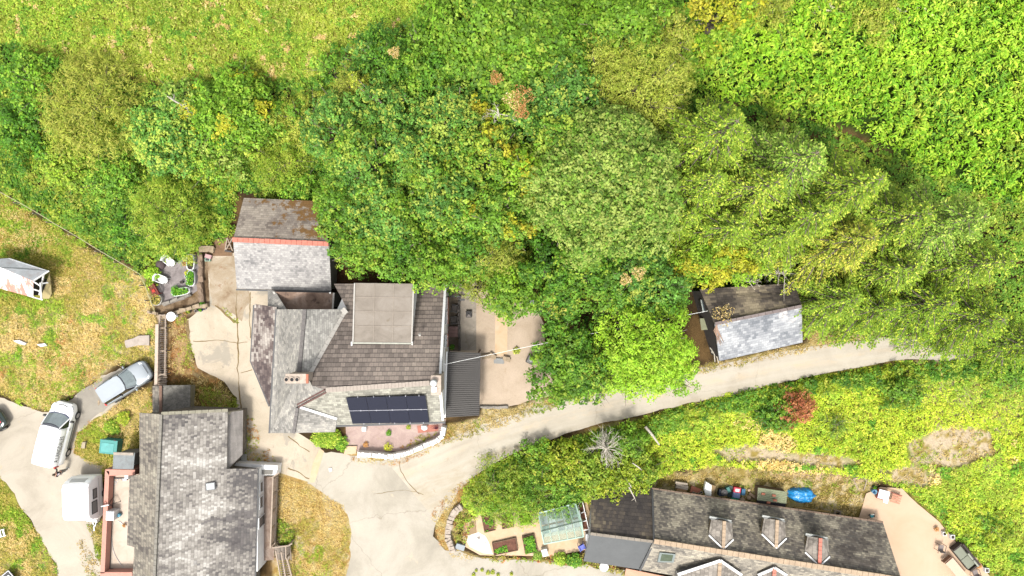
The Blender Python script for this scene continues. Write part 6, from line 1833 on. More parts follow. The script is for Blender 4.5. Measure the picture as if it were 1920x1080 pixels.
# ---- things in the field and west verge
def slabstone(px, label, mat, h=.26, name='stone_slab', z=0, dz=.0):
    q = [G(a, b, dz) for a, b in px]; mb = MB(); mb.prism([v + Vector((0,0,h)) for v in q], [v - Vector((0,0,.05)) for v in q])
    return solo(name, mb, mat, label, 'stone', bevel=.02)
slabstone([(237,638),(252,634),(262,629),(283,628),(283,647),(262,647),(240,652),(237,644)], 'long pale flat stone lying in the field near the staircase', plain('pale flat stone', col(206,192,178), .9, var=.15, sc=2.5, dirt=(col(170,150,130), .5)))
slabstone([(28,638),(40,637),(53,643),(50,647),(36,643)], 'white stone in the grass at the left of the field', WSTONE)
slabstone([(72,645),(88,643),(92,648),(80,650)], 'smaller white stone right of the other one in the field', WSTONE)
slabstone([(157,828),(164,827),(162,840),(155,839)], 'upright oblong stone in the grass between van and bin', plain('tan block', col(206,190,160), .9), .25)
slabstone([(183,753),(186,749),(188,757),(184,761)], 'tiny white stone on the drive behind the silver car', TSTONE, .04)
c = P(216, 833, 0); t = thing('storage_bin', 'teal plastic storage bin with a recessed lid by the barn', 'bin', (c.x, c.y, 0), R(-6))
TEAL = plain('teal plastic', col(72,168,158), .5, var=.1)
mb = MB(); mb.box((0, 0, .45), (1.25, 1.0, .9)); mb.build('body', TEAL, parent=t, bevel=.03)
mb = MB(); mb.box((0, 0, .92), (1.35, 1.08, .05)); ld_ = mb.build('lid', TEAL, parent=t, bevel=.02)
mb = MB(); mb.box((-.05, -.05, .955), (.95, .70, .03)); mb.build('lid_panel', plain('pale teal', col(100,190,184), .5), parent=ld_, bevel=.01)
for s in (-1, 1):
    mb = MB(); mb.box((s*.45, .55, .9), (.14, .08, .12)); mb.build('hinge', TRIM, parent=t)
c = G(-2, 1000); t = thing('sun_lounger', 'white slatted lounger end showing at the left edge', 'lounger', (c.x, c.y, 0), R(15))
for k in range(5):
    mb = MB(); mb.box((-.5 + k * .28, 0, .32), (.14, .5, .03)); mb.build('slat', WHITEP, parent=t)
for s in (-1, 1):
    mb = MB(); mb.bar((-.8, s*.26, .32), (.75, s*.26, .32), .05); mb.build('side_rail', WHITEP, parent=t)
    for x in (-.6, .6): mb = MB(); mb.bar((x, s*.24, 0), (x, s*.24, .32), .04); mb.build('leg', WHITEP, parent=t)
c = G(20, 1084); t = thing('wheelbarrow', 'dark barrow with a white rim cut by the lower left edge', 'barrow', (c.x, c.y, 0), R(40))
mb = MB(); q0 = [(-.6,-.4,.3),(.6,-.4,.3),(.6,.4,.3),(-.6,.4,.3)]; mb.prism([Vector((a*1.2, b*1.15, .6)) for a, b, c_ in q0], [Vector(v) for v in q0]); mb.build('tray', TRIM, parent=t, bevel=.03)
mb = MB(); q1 = [Vector((a*1.22, b*1.18, .61)) for a, b, c_ in q0]
for i in range(4): mb.bar(q1[i], q1[(i+1) % 4], .06, .05)
mb.build('rim', plain('grey rim', (.4, .4, .42), .4), parent=t)
mb = MB(); mb.box((.45, .1, .64), (.25, .2, .05)); mb.build('tool', WHITEP, parent=t)

# ---- terrace things left of the barn
ZFm = 1.0
def zpt(px, py, z): return P(px, py, z)
for k, (px, py, r_) in enumerate(((217.5, 900, .17), (215.5, 906, .12))):
    p = zpt(px, py, ZFm + .02); mb = MB(); n = 18
    mb.tube([p + Vector((math.cos(a)*r_, math.sin(a)*r_, 0)) for a in np.linspace(0, 2*PI, n)], .018, 5)
    solo('wire_ring', mb, plain('grey wire', (.42, .42, .42), .5), ['larger grey wire ring on the terrace floor', 'smaller grey wire ring on the terrace floor'][k], 'ring')
p = zpt(236, 898, ZFm); t = thing('camping_stove', 'small grey stove in the corner of the roof terrace', 'stove', p, R(10))
mb = MB(); mb.box((0,0,.1), (.34, .22, .2)); mb.build('body', plain('grey enamel', (.3, .3, .3), .5), parent=t, bevel=.02)
mb = MB(); mb.lathe((-.2, 0, 0), [(.07, 0), (.07, .12), (0, .13)], 10); mb.build('knob', TRIM, parent=t)
p = zpt(212, 941, ZFm); t = thing('telescope_tripod', 'white tube on a dark tripod leaning over the pink parapet', 'tripod', p)
mb = MB(); mb.tube([(-.35,-.05,.95), (.25,.08,1.0)], .05, 10); mb.build('tube', WHITEP, parent=t)
for a in (0, 2.1, 4.2): mb = MB(); mb.bar((.2, .05, .95), (.2 + .4*math.cos(a), .05 + .4*math.sin(a), 0), .035); mb.build('leg', TRIM, parent=t)
p = zpt(217, 961, ZFm); t = thing('white_cabinet', 'white cabinet with a round panel on the roof terrace', 'cabinet', p, R(-3))
mb = MB(); mb.box((0, 0, .4), (.60, .72, .8)); mb.build('body', WHITEP, parent=t, bevel=.03)
mb = MB(); mb.box((0, .18, .82), (.5, .28, .04)); mb.build('top_panel', plain('pale grey', (.55, .57, .57), .5), parent=t, bevel=.01)
for s in (-.12, .12): mb = MB(); mb.lathe((s, .18, .84), [(.08, 0), (.08, .02), (0, .02)], 12); mb.build('ring', plain('pale grey', (.55, .57, .57), .5), parent=t)
p = zpt(226, 964, ZFm); mb = MB(); mb.sm = True
mb.lathe(p, [(.10, 0), (.16, .12), (.12, .3), (.05, .32), (0, .2)], 12, cap=False); mb.tube([p + Vector((-.1,0,.1)), p + Vector((-.4,-.1,.1))], .07, 8)
solo('watering_can', mb, plain('sky blue plastic', col(110,186,212), .5), 'sky blue watering can beside the white cabinet', 'watering can')
p = zpt(233, 985, ZFm); shrub(233, 985, 4, .3, 'rust', 'small orange flowers in a pot on the roof terrace', name='flowers', cat='flowers', leaf=.06, z0=ZFm)
p = zpt(224, 979, ZFm); mb = MB(); mb.tube([p + Vector((-.1,.1,.03)), p + Vector((.1,0,.03)), p + Vector((.3,-.18,.03))], .025, 6)
solo('trowel', mb, plain('steel', (.4, .4, .4), .4, .6), 'grey hand tool lying beside the orange flowers', 'tool')
mb = MB(); mb.tube([zpt(209 + 26*math.sin(a)**1 * 1.0 - 0, 1008 + 58 * (a/1.55), ZFm + .03) if False else zpt(210 + 22*(a/1.55)**2.2, 1012 + 52*(a/1.55), ZFm + .03) for a in np.linspace(0, 1.55, 14)], .018, 6)
solo('hose', mb, plain('grey hose', (.28, .28, .28), .6), 'thin grey hose curving over the terrace floor', 'hose')
mb = MB(); mb.sm = True; mb.tube([zpt(197 + 2.4*math.cos(a), 944 + 4.5*math.sin(a), 1.78) for a in np.linspace(0, 2*PI, 16)], .014, 5)
solo('wire_hoop', mb, plain('rusty wire', col(190,110,90), .8), 'thin reddish hoop on top of the pink parapet', 'ring')
p = G(254, 885); mb = MB(); mb.box((p.x, p.y, 1.2), (.28, .35, .2)); solo('junction_box', mb, WHITEP, 'small white box at the corner of the pink parapet', 'box', bevel=.01)

shrub(208, 800, 16, .5, 'bramb', 'bright green weed clump above the teal bin', leaf=.12)
shrub(232, 784, 15, .6, 'bank', 'larger green weed clump between the bin and the barn corner', leaf=.12)
shrub(216, 808, 9, .35, 'mid', 'low green plant touching the teal bin', leaf=.10)
# utility box by the ribbed lean-to
boxthing('utility_box', 'pale grey utility box beside the ribbed lean-to', 'box', 459, 857, .38, .55, .3, 0, plain('pale grey box', col(196,196,186), .7))

# ---- narrow patio east of the gable
def patio_chair(px, py, rz, label):
    c = G(px, py); t = thing('patio_chair', label, 'chair', (c.x, c.y, .03), R(rz), group='dark chairs on the narrow patio')
    m_ = plain('dark grey weave', col(96,88,82), .8, var=.2, sc=10)
    mb = MB(); mb.box((0,0,.42), (.48, .48, .05)); mb.build('seat', m_, parent=t, bevel=.03)
    mb = MB(); mb.box((-.26,0,.68), (.05, .5, .5), rot=Matrix.Rotation(-.25, 3, 'Y')); mb.build('backrest', m_, parent=t, bevel=.03)
    for s in (-1, 1):
        mb = MB(); mb.bar((-.25, s*.27, .62), (.24, s*.27, .62), .04); mb.build('armrest', BLACKM, parent=t)
        for x in (-.22, .22): mb = MB(); mb.bar((x, s*.25, 0), (x, s*.25, .62), .03); mb.build('leg', BLACKM, parent=t)
patio_chair(853, 578, 170, 'dark chair at the upper end of the narrow patio')
patio_chair(852, 600, 185, 'dark chair next to the brown table')
c = G(850, 621); t = thing('patio_table', 'brown table pushed against the white gable', 'table', (c.x, c.y, .03))
for k in range(3):
    mb = MB(); mb.box((0, -.28 + k*.28, .72), (.78, .26, .04)); mb.build('board', plain('brown tabletop', col(112,76,68), .6, var=.2), parent=t)
for sx in (-.33, .33):
    for sy in (-.34, .34): mb = MB(); mb.bar((sx, sy, 0), (sx, sy, .7), .05); mb.build('leg', BLACKM, parent=t)
pot(848.5, 650, .2, .35, BLACKM, 'round black pot on the narrow patio', 'deep')
c = G(851, 558); t = thing('metal_gate', 'black metal gate across the upper end of the narrow patio', 'gate', (c.x, c.y, 0))
mb = MB(); mb.bar(P(835,557,1.1), P(864,556,1.1), .06); part(t, 'top_rail', mb, BLACKM)
mb = MB(); mb.bar(P(836,542,1.1), P(849,555,1.1), .08); part(t, 'leaf', mb, BLACKM)
mb = MB(); mb.bar(P(849,555,1.1), P(861,555,1.1), .05); part(t, 'leaf', mb, BLACKM)
for x in (838, 862): mb = MB(); a = P(x, 556, 1.1); mb.bar(a, Vector((a.x, a.y, 0)), .07); part(t, 'post', mb, BLACKM)
mb = MB(); mb.bar(P(862,562,.8), P(871,562,.8), .14, .1); part(t, 'bracket', mb, BLACKM)
c = G(879.5, 589); t = thing('fire_pit', 'square black fire pit with a folded grate on the grey slabs', 'fire pit', (c.x, c.y, .02))
mb = MB(); q = bed_outline(0, 0, .22, .28, 4, 2, R(45)); 
mb.box((0, 0, .18), (.44, .5, .32)); mb.build('bowl', plain('sooty iron', (.03, .028, .027), .8), parent=t, bevel=.02)
mb = MB(); mb.prism([Vector((-.18,-.2,.36)), Vector((.18,-.2,.36)), Vector((0,.02,.36))], [Vector((-.18,-.2,.34)), Vector((.18,-.2,.34)), Vector((0,.02,.34))]); mb.build('ash', plain('pale ash', col(160,150,144), .9), parent=t)
mb = MB(); mb.bar((-.22,.25,.36), (0,0,.42), .02); mb.bar((.22,.25,.36), (0,0,.42), .02); mb.build('grate', BLACKM, parent=t)
c = G(995, 674); t = thing('planter_box', 'square dark grey planter with a white ornament by the spreading tree', 'planter', (c.x, c.y, 0), R(-25))
mb = MB(); mb.box((0,0,.25), (.62, .62, .5)); mb.build('box', plain('dark grey box', col(96,94,92), .7), parent=t, bevel=.03)
mb = MB(); mb.box((0,0,.51), (.48, .48, .02)); mb.build('top', plain('mid grey', col(160,158,152), .7), parent=t)
mb = MB(); mb.sm = True; mb.lathe((0,0,.52), [(.08,0),(.12,.06),(.05,.14),(0,.16)], 12); mb.build('ornament', WHITEP, parent=t)
shrub(968, 658, 8, .35, 'olive', 'small olive plant growing in the gravel', name='garden_plant', cat='plant', leaf=.10)
mb = MB(); q = [G(a, b, .02) for a, b in ((926,671),(945,672),(945,682),(926,681))]; mb.prism([v + Vector((0,0,.15)) for v in q], q)
solo('step', mb, plain('grey slab', col(166,166,162), .8, var=.1), 'grey slab step between the two gravel areas', 'step', bevel=.01)
c = G(998, 566); zz = 5.6; p = P(998, 566, zz); t = thing('garden_lamp', 'round white lamp head sticking out of the tree above the gravel yard', 'lamp', (p.x, p.y, 0))
mb = MB(); mb.sm = True; mb.lathe((0,0,zz), [(.0,-.1),(.14,-.08),(.17,0),(.12,.08),(0,.12)], 18); mb.build('globe', WHITEP, parent=t)
mb = MB(); mb.tube([(0,0,0),(0,0,zz-.05)], [.05,.03], 8); mb.build('pole', BLACKM, parent=t)

# overhead wire from the gable to the old shed
c = P(835, 683, 5.2); t = thing('overhead_wire', 'thin white overhead wire from the white gable across the gravel towards the old shed', 'wire', (c.x, c.y, 0))
a, b = P(834, 683, 5.2), P(1327, 583, 3.6)
q = [a + (b - a) * u + Vector((0, 0, -.7 * math.sin(u * PI))) for u in np.linspace(0, 1, 26)]
mb = MB(); mb.tube(q, .013, 5); part(t, 'wire', mb, plain('white cable', (.7, .7, .68), .5))
mb = MB(); mb.box(a, (.12, .08, .12)); part(t, 'bracket', mb, WHITEP)
mb = MB(); mb.bar(b, b + Vector((.3, 0, -.1)), .06); part(t, 'hook', mb, BLACKM)

# ---- front garden
shrub(612, 822, 30, .8, 'bramb', 'wild green bush filling the corner left of the pink front gravel', leaf=.13, sx=1.05, sy=.55)
shrub(640, 832, 14, .6, 'mid', 'smaller green bush at the left edge of the pink gravel', leaf=.12, sy=1.2)
shrub(727, 838, 9, .4, 'yellow', 'bright yellow green tuft against the white stone wall', name='garden_plant', cat='plant', leaf=.16, asp=.2, spiky=1)
shrub(729, 812, 6, .3, 'deep', 'small dark plant in the middle of the pink gravel', name='garden_plant', cat='plant', leaf=.10)
shrub(686, 834, 6, .3, 'rust', 'small brownish plant near the step of the front gravel', name='garden_plant', cat='plant', leaf=.08)
shrub(766, 801, 5, .2, 'olive', 'low olive plant close to the cottage wall', name='garden_plant', cat='plant', leaf=.08)
cover('flower_bed', 'brown and green bed along the white stone wall', 'flower bed', [(780,818),(812,808),(824,806),(822,814),(800,828),(770,838),(745,843)], 300, .14, 'mixgr', .10, .4, .4, .2, 2, mixpal=[('olive', .3, .6), ('rust', .2, .5)], seed=30)
boxthing('white_box', 'small white box on the pink gravel by the cottage wall', 'box', 684, 803, .32, .34, .35, 0, WHITEP)
c = G(797, 800); t = thing('garden_chair', 'white round chair on the pink paving by the cottage corner', 'chair', (c.x, c.y, .02))
mb = MB(); mb.sm = True; mb.lathe((0,0,.4), [(0,0),(.24,.0),(.26,.03),(0,.06)], 16, 1, .8); mb.build('seat', WHITEP, parent=t)
mb = MB(); mb.box((0, .2, .65), (.42, .04, .45)); mb.build('backrest', WHITEP, parent=t, bevel=.02)
for a in (.8, 2.3, 3.9, 5.5): mb = MB(); mb.tube([(.15*math.cos(a), .12*math.sin(a), .4), (.22*math.cos(a), .2*math.sin(a), 0)], .018, 6); mb.build('leg', WHITEP, parent=t)
slabstone([(782,798),(822,796),(822,808),(784,812)], 'reddish paving patch by the cottage corner', plain('reddish paving', col(206,136,116), .9, var=.2, sc=3), .03, 'paving_patch')
mb = MB()
for k in range(9):
    a = R(20 + k * 18); p = G(818, 804); mb.tube([p + Vector((0,0,.05)), p + Vector((math.cos(a)*-.25, math.sin(a)*.28, .3)), p + Vector((math.cos(a)*-.5, math.sin(a)*.45, .2))], [.02,.015,.006], 4)
solo('garden_plant', mb, plain('dark red stems', col(110,40,60), .8), 'dark red spiky plant in the corner of the front garden', 'plant')
slabstone([(808,862-0.0),(0,0)][:0] or [(616,878),(622,876),(624,882),(618,885)], 'white stone on the road junction', WSTONE, .08)

# ---- vegetable garden
def raised_bed(q, label, pal, dens=1.0, frac=1.0, n0=.0):
    w_ = [G(a, b) for a, b in q]; c = sum(w_, Vector()) / 4
    t = thing('raised_bed', label, 'raised bed', (c.x, c.y, 0), group='raised beds of the vegetable garden')
    for i in range(4):
        mb = MB(); a, b = w_[i], w_[(i+1) % 4]; mb.bar(a + Vector((0,0,.1)), b + Vector((0,0,.1)), .05, .22); part(t, 'edge_board', mb, WOODD)
    mb = MB(); mb.prism([v + Vector((0,0,.15)) for v in w_], [v + Vector((0,0,.03)) for v in w_]); part(t, 'soil', mb, ground_mat('bed soil', [(.3, col(94,62,50)), (.6, col(136,94,76)), (.8, col(160,120,100))], 3, 16, .25))
    if pal:
        xs = [v.x for v in w_]; ys = [v.y for v in w_]
        A = (max(xs)-min(xs)) * (max(ys)-min(ys)); N = int(A * 420 * dens)
        x = RS.uniform(min(xs), max(xs), N); y = RS.uniform(min(ys), max(ys), N)
        k = (inpoly(x, y, [(v.x, v.y) for v in w_]) > .06) & (fbm(x, y, .5, int(q[0][0]), 3) > (.62 - .3 * frac)) & (x > min(xs) + n0)
        x, y = x[k], y[k]; N = len(x)
        z = .17 + .3 * fbm(x, y, .35, 7, 2) * frac
        obj('plants', leaf_mesh('plants', np.stack([x - c.x, y - c.y, z], 1), np.array([0,0,1.]) + RS.normal(size=(N,3))*.5, .13 * RS.uniform(.6, 1.4, N), tint(pal, N, RS.rand(N), .2), .5), t)
raised_bed([(903,966),(925,966),(929,992),(909,997)], 'raised bed with green seedlings left of the other upper beds', 'herb', frac=.55)
raised_bed([(940,966),(961,966),(963,986),(942,990)], 'raised bed with thin weeds in the middle of the upper row', 'olive', frac=.4)
raised_bed([(973,962),(994,960),(996,979),(976,984)], 'raised bed overgrown with bright green at the right of the upper row', 'lime', 1.5, 1.2)
raised_bed([(923,1017),(967,1007),(971,1030),(927,1039)], 'wide raised bed of bare red soil in the lower row', 'herb', frac=.12)
raised_bed([(979,1005),(1001,1000),(1008,1032),(985,1037)], 'raised bed full of leafy vegetables in the lower row', 'herb', 1.4, 1.2)
cover('flower_bed', 'mixed shrubs and flowers inside the curved stone wall', 'flower bed', [(868,950),(888,955),(896,975),(880,1000),(868,1016),(853,1020),(848,1000),(850,975)], 280, .4, 'mixgr', .14, .4, .6, .25, 3, mixpal=[('lime', .35, .8), ('rust', .15, .6), ('olive', .25, .7)], seed=31)
sheet('white_gravel', rough_poly([(868,1004),(898,998),(910,1004),(926,1040),(905,1038),(880,1026)], amp=.12, step=.2), ground_mat('white gravel', [(.3, (.40,.37,.34)), (.6, (.56,.53,.50))], 3, 18, .12, spots=[(2.6, .57, col(120,110,96), .8), (6, .6, col(150,136,110), .7)]), .03)
slabstone([(857,1016),(873,1021),(870,1031),(853,1026)], 'bluish grey slab by the curved stone wall', plain('bluish slab', col(176,184,190), .7), .3)
mb = MB(); q = [G(a, b, .03) for a, b in ((868,1005),(893,999),(891,975),(886,985))]; mb.prism([v + Vector((0,0,.1)) for v in q], q)
solo('wooden_board', mb, plain('tan board', col(176,148,108), .85, var=.15), 'tan triangular board at the left of the beds', 'board')
for k in range(7): pass
# greenhouse
def greenhouse():
    z1, z2 = 1.7, 2.35
    A, B, C_, D_ = (1010,962), (1079,944), (1094,1006), (1020,1020)
    c = G(1050, 985); t = thing('greenhouse', 'pale green framed glass greenhouse in the vegetable garden', 'greenhouse', (c.x, c.y, 0))
    FR = plain('pale green frame', col(190,220,200), .6)
    GL = glassmat('greenhouse glass', (.30, .38, .34), .2, .22)
    a, b, c2, d = P(*A, z1), P(*B, z1), P(*C_, z1), P(*D_, z1)
    r1, r2 = P(1015, 996, z2), P(1090, 977, z2)
    def gl(q, name='pane'):
        mb = MB(); mb.add(q, [tuple(range(len(q)))]); return part(t, name, mb, GL, recalc=False)
    for k in range(5):
        u0, u1 = k/5, (k+1)/5
        gl([a + (b-a)*u0, a + (b-a)*u1, r1 + (r2-r1)*u1, r1 + (r2-r1)*u0], 'roof_pane')
        gl([r1 + (r2-r1)*u0, r1 + (r2-r1)*u1, d + (c2-d)*u1, d + (c2-d)*u0], 'roof_pane')
        gl([d + (c2-d)*u0, d + (c2-d)*u1] + [Vector((v.x, v.y, 0)) for v in (d + (c2-d)*u1, d + (c2-d)*u0)], 'wall_pane')
    gl([a, r1, d, Vector((d.x, d.y, 0)), Vector((a.x, a.y, 0))], 'gable_pane'); gl([b, r2, c2, Vector((c2.x, c2.y, 0)), Vector((b.x, b.y, 0))], 'gable_pane')
    for p_, q_ in ((a,b),(b,c2),(c2,d),(d,a),(r1,r2),(a,r1),(r1,d),(b,r2),(r2,c2)):
        mb = MB(); mb.bar(p_, q_, .09, .09); part(t, 'frame', mb, FR)
    mb = MB(); mb.bar(r1 + Vector((0,0,.06)), r2 + Vector((0,0,.06)), .05, .04); part(t, 'ridge_strip', mb, plain('dark green', col(80,100,80), .6))
    for k in range(1, 5):
        u = k/5
        for p_, q_ in ((a + (b-a)*u, r1 + (r2-r1)*u), (r1 + (r2-r1)*u, d + (c2-d)*u), (d + (c2-d)*u, Vector(((d + (c2-d)*u).x, (d + (c2-d)*u).y, 0)))):
            mb = MB(); mb.bar(p_, q_, .04, .04); part(t, 'glazing_bar', mb, FR)
    for v in (a, b, c2, d): mb = MB(); mb.bar(v, Vector((v.x, v.y, 0)), .08); part(t, 'corner_post', mb, FR)
    # staging inside: shelves with trays
    mats_ = [plain('tray %s' % n_, col(*cc), .7, var=.1) for n_, cc in (('a', (196,196,192)), ('b', (226,228,224)), ('c', (170,170,168)), ('d', (214,208,204)), ('e', (150,170,156)))]
    ids = [2, 1, 0, 3, 4, 4, 1, 2, 3, 0]
    f = lambda u, v, z: (lambda w_: Vector((w_.x, w_.y, z)))((a*(1-u) + b*u)*(1-v) + (d*(1-u) + c2*u)*v)
    for k in range(10):
        u0, u1 = (k % 5)/5 + .02, (k % 5 + 1)/5 - .01; v0, v1 = ((.20, .52) if k < 5 else (.58, .82))
        mb = MB(); q = [f(u0,v0,.8), f(u1,v0,.8), f(u1,v1,.8), f(u0,v1,.8)]; mb.prism(q, [v - Vector((0,0,.06)) for v in q]); part(t, 'shelf_tray', mb, mats_[ids[k]])
    mb = MB(); q = [f(.02,.03,.5), f(.98,.03,.5), f(.98,.18,.5), f(.02,.18,.5)]; mb.prism(q, [v - Vector((0,0,.4)) for v in q]); part(t, 'plant_bench', mb, plain('green bench', col(130,150,120), .8, var=.3, sc=5))
    mb = MB()
    for k in range(28):
        q0, q1 = f(.03 + k/29.5, .86, .45), f(.03 + k/29.5, .98, .40); mb.bar(q0, q1, .05, .03)
    part(t, 'floor_grating', mb, plain('pale slats', col(214,234,222), .7))
greenhouse()
# frame of scrap beside the greenhouse
c = G(1098, 965); t = thing('tray_stand', 'narrow metal frame holding rusty plant trays beside the greenhouse', 'frame', (c.x, c.y, 0))
for a, b in (((1092,940),(1104,994)), ((1084,945),(1093,996)), ((1084,945),(1092,940)), ((1089,962),(1097,959)), ((1092,978),(1100,976)), ((1094,994),(1104,993))):
    mb = MB(); mb.bar(P(*a,.7), P(*b,.7), .05); part(t, 'frame_bar', mb, plain('zinc bar', (.5, .5, .5), .5, .3))
for k, (px, py) in enumerate(((1090,950),(1093,966),(1097,984))):
    mb = MB(); p = P(px, py, .4); mb.box(p, (.4, .6, .1), R(15)); part(t, 'tray', mb, plain('rusty tray', col(140,90,70), .9, var=.4, sc=5))
for px, py in ((1092,940),(1104,994),(1084,945),(1093,996)):
    mb = MB(); p = P(px, py, .7); mb.bar(p, Vector((p.x, p.y, 0)), .04); part(t, 'leg', mb, BLACKM)
boxthing('white_box', 'white box against the corner of the dark felt roof', 'box', 1101, 1001, .38, .5, .8, -3, WHITEP, lid=1.05)
boxthing('white_box', 'white box below the left corner of the greenhouse', 'box', 1021, 1032, .42, .52, .5, 14, WHITEP, lid=1.04)
c = G(1090, 1022); t = thing('garden_chair', 'bright blue chair beside the dark felt roof', 'chair', (c.x, c.y, .02), R(-60))
BLU = plain('bright blue', col(80,100,214), .5, var=.1)
mb = MB(); mb.box((0,0,.42), (.46,.46,.05)); mb.build('seat', BLU, parent=t, bevel=.02)
mb = MB(); mb.box((-.24,0,.68), (.05,.48,.48), rot=Matrix.Rotation(-.3,3,'Y')); mb.build('backrest', BLU, parent=t, bevel=.03)
for s in (-1,1):
    mb = MB(); mb.bar((-.22,s*.24,.62), (.2,s*.24,.62), .04); mb.build('armrest', BLU, parent=t)
    for x in (-.2,.2): mb = MB(); mb.bar((x,s*.22,0), (x*.9,s*.22,.6), .035); mb.build('leg', BLU, parent=t)
shrub(1050, 1048, 14, .6, 'bramb', 'green bush below the greenhouse', leaf=.12)
shrub(1076, 1050, 16, .7, 'deep', 'dark green bush left of the dark felt roof', leaf=.12)
shrub(1008, 1042, 10, .4, 'cream', 'pale flowering plant at the foot of the leafy bed', name='flowers', cat='flowers', leaf=.09)
for k, (px, py, r_) in enumerate(((888,1078,4),(893,1070,3),(904,1069,3.5),(915,1074,4.5),(924,1073,5),(934,1078,4),(959,1076,3.5))):
    shrub(px, py, r_, .2, 'olive', ['leftmost small tuft at the bottom edge of the lower lane', 'second small tuft from the left along the lower lane', 'third small tuft from the left along the lower lane', 'fourth and broader tuft from the left along the lower lane', 'largest tuft in the row along the lower lane', 'second tuft from the right along the lower lane', 'rightmost tuft standing apart on the lower lane'][k], name='weed_tuft', cat='weed', leaf=.08, group='weed tufts on the lower lane')
c = G(1132, 1061); mb = MB(); mb.sm = True; mb.lathe((c.x, c.y, 0), [(.34,0),(.36,.25),(.30,.27),(0,.2)], 20, cap=False); solo('tub', mb, WHITEP, 'white round tub showing below the dark felt roof', 'tub')

# ---- things behind the dormered house
def boards(px, py, w, d, h, rz, mat, label, name, cat, n=3, z=.0):
    c = G(px, py); t = thing(name, label, cat, (c.x, c.y, z), R(rz))
    for k in range(n):
        mb = MB(); mb.box((rnd.uniform(-.05,.05), -d/2 + (k+.5)*d/n, h/2 + rnd.uniform(0,.05)), (w, d/n*.9, h), rnd.uniform(-.08,.08)); mb.build('board', mat, parent=t)
    return t
boards(1276, 908, .95, .5, .4, -12, plain('pale boards', col(206,190,170), .85, var=.2), 'stack of pale boards on the left of the clutter behind the house', 'board_stack', 'boards')
boxthing('cardboard_box', 'brown cardboard box under the pale boards', 'box', 1276, 917, .8, .5, .35, -8, plain('cardboard', col(200,156,110), .9, var=.15), lid=.9)
boxthing('pot_tray', 'terracotta coloured tray beside the cardboard box', 'tray', 1303, 919, .8, .5, .15, -20, TERRAC)
for k, (px, py) in enumerate(((1299,922),(1304,924),(1309,924),(1313,921))):
    pot(px, py, .10, .2, STUCCO, ['leftmost pale pot in the terracotta tray', 'second pale pot from the left in the terracotta tray', 'third pale pot from the left in the terracotta tray', 'rightmost pale pot in the terracotta tray'][k], None, z=.16, group='pale pots in the terracotta tray')
c = G(1330, 915); t = thing('folded_sheet', 'white sheet folded over a tan board behind the house', 'sheet', (c.x, c.y, 0), R(-8))
mb = MB(); q = [(-.45,.55,.5),(-.1,.42,.75),(.05,-.45,.6),(-.2,-.7,.35),(-.5,-.1,.4)]; mb.prism([Vector(v) for v in q], [Vector((a, b, .05)) for a, b, c_ in q]); mb.build('sheet', plain('white sheet', (.7, .7, .68), .7, var=.1), parent=t, bevel=.03)
mb = MB(); q = [(-.08,.45,.72),(.35,.35,.5),(.30,-.55,.35),(.0,-.62,.5)]; mb.prism([Vector(v) for v in q], [Vector((a, b, .02)) for a, b, c_ in q]); mb.build('board', plain('tan board', col(196,160,120), .85), parent=t, bevel=.02)
boxthing('plastic_bin', 'dark blue black bin right of the white sheet', 'bin', 1350, 921, .42, .5, .5, -8, plain('blue black plastic', col(30,44,66), .6))
c = G(1354, 919.5); t = thing('grey_drum', 'round grey drum lid on the dark bins', 'drum', (c.x, c.y, .0)); mb = MB(); mb.sm = True; mb.lathe((0,0,0), [(.24,0),(.26,.6),(.22,.64),(.1,.64),(.08,.70),(0,.7)], 20); mb.build('drum', plain('grey plastic', col(110,106,104), .6), parent=t)
boxthing('green_crate', 'small sea green crate beside the grey drum', 'crate', 1363, 916, .28, .42, .4, 25, plain('sea green', col(70,140,130), .6))
boxthing('plastic_tray', 'flat dark green black tray among the clutter', 'tray', 1370, 921, .5, .9, .15, -8, plain('dark green plastic', (.012,.03,.022), .6))
boxthing('red_toy_box', 'red and white plastic box in the row behind the house', 'box', 1379, 916, .55, .4, .45, -8, plain('red plastic', col(222,40,72), .5), lid=.55, lidmat=WHITEP)
boxthing('blue_crate', 'pale blue crate in the middle of the coloured boxes', 'crate', 1378, 926, .55, .42, .4, -8, plain('lilac blue', col(140,160,206), .6))
boxthing('green_crate', 'emerald green crate closest to the roof edge', 'crate', 1375, 936, .55, .36, .35, -8, plain('emerald', col(30,176,136), .6), lid=.8)
boxthing('blue_crate', 'narrow teal and blue crate right of the red box', 'crate', 1391, 920, .28, .5, .4, -5, plain('teal blue', col(30,110,150), .6))
for k, (px, py, r_, lab) in enumerate(((1391,936,.24,'largest tan stone next to the emerald crate'), (1403,932,.19,'round tan stone right of the largest one'), (1403,918,.13,'small tan stone above the other stones'))):
    c = G(px, py); mb = MB(); q = [Vector((c.x + r_*rnd.uniform(.8,1.1)*math.cos(a), c.y + r_*rnd.uniform(.8,1.1)*math.sin(a), 0)) for a in np.arange(0, 6.2, .9)]
    mb.prism([v*1 + Vector((0,0,.2)) for v in q], q); solo('stone', mb, plain('sandstone', col(214,184,150), .9, var=.2, sc=5), lab, 'stone', bevel=.03)
c = G(1410, 928); mb = MB(); mb.box((c.x, c.y, .1), (.6, .2, .15), R(-35)); solo('stone', mb, plain('sandstone', col(214,184,150), .9), 'long tan stone beside the green corrugated roof', 'stone', bevel=.02)
c = G(1447, 931); t = thing('log_store', 'small store with a pale green corrugated roof and orange tiles lying on it', 'store', (c.x, c.y, 0))
a, b, c2, d = P(1421,914,1.0), P(1476,922,1.0), P(1474,945,.75), P(1419,938,.75)
mb = MB(); N_ = 7
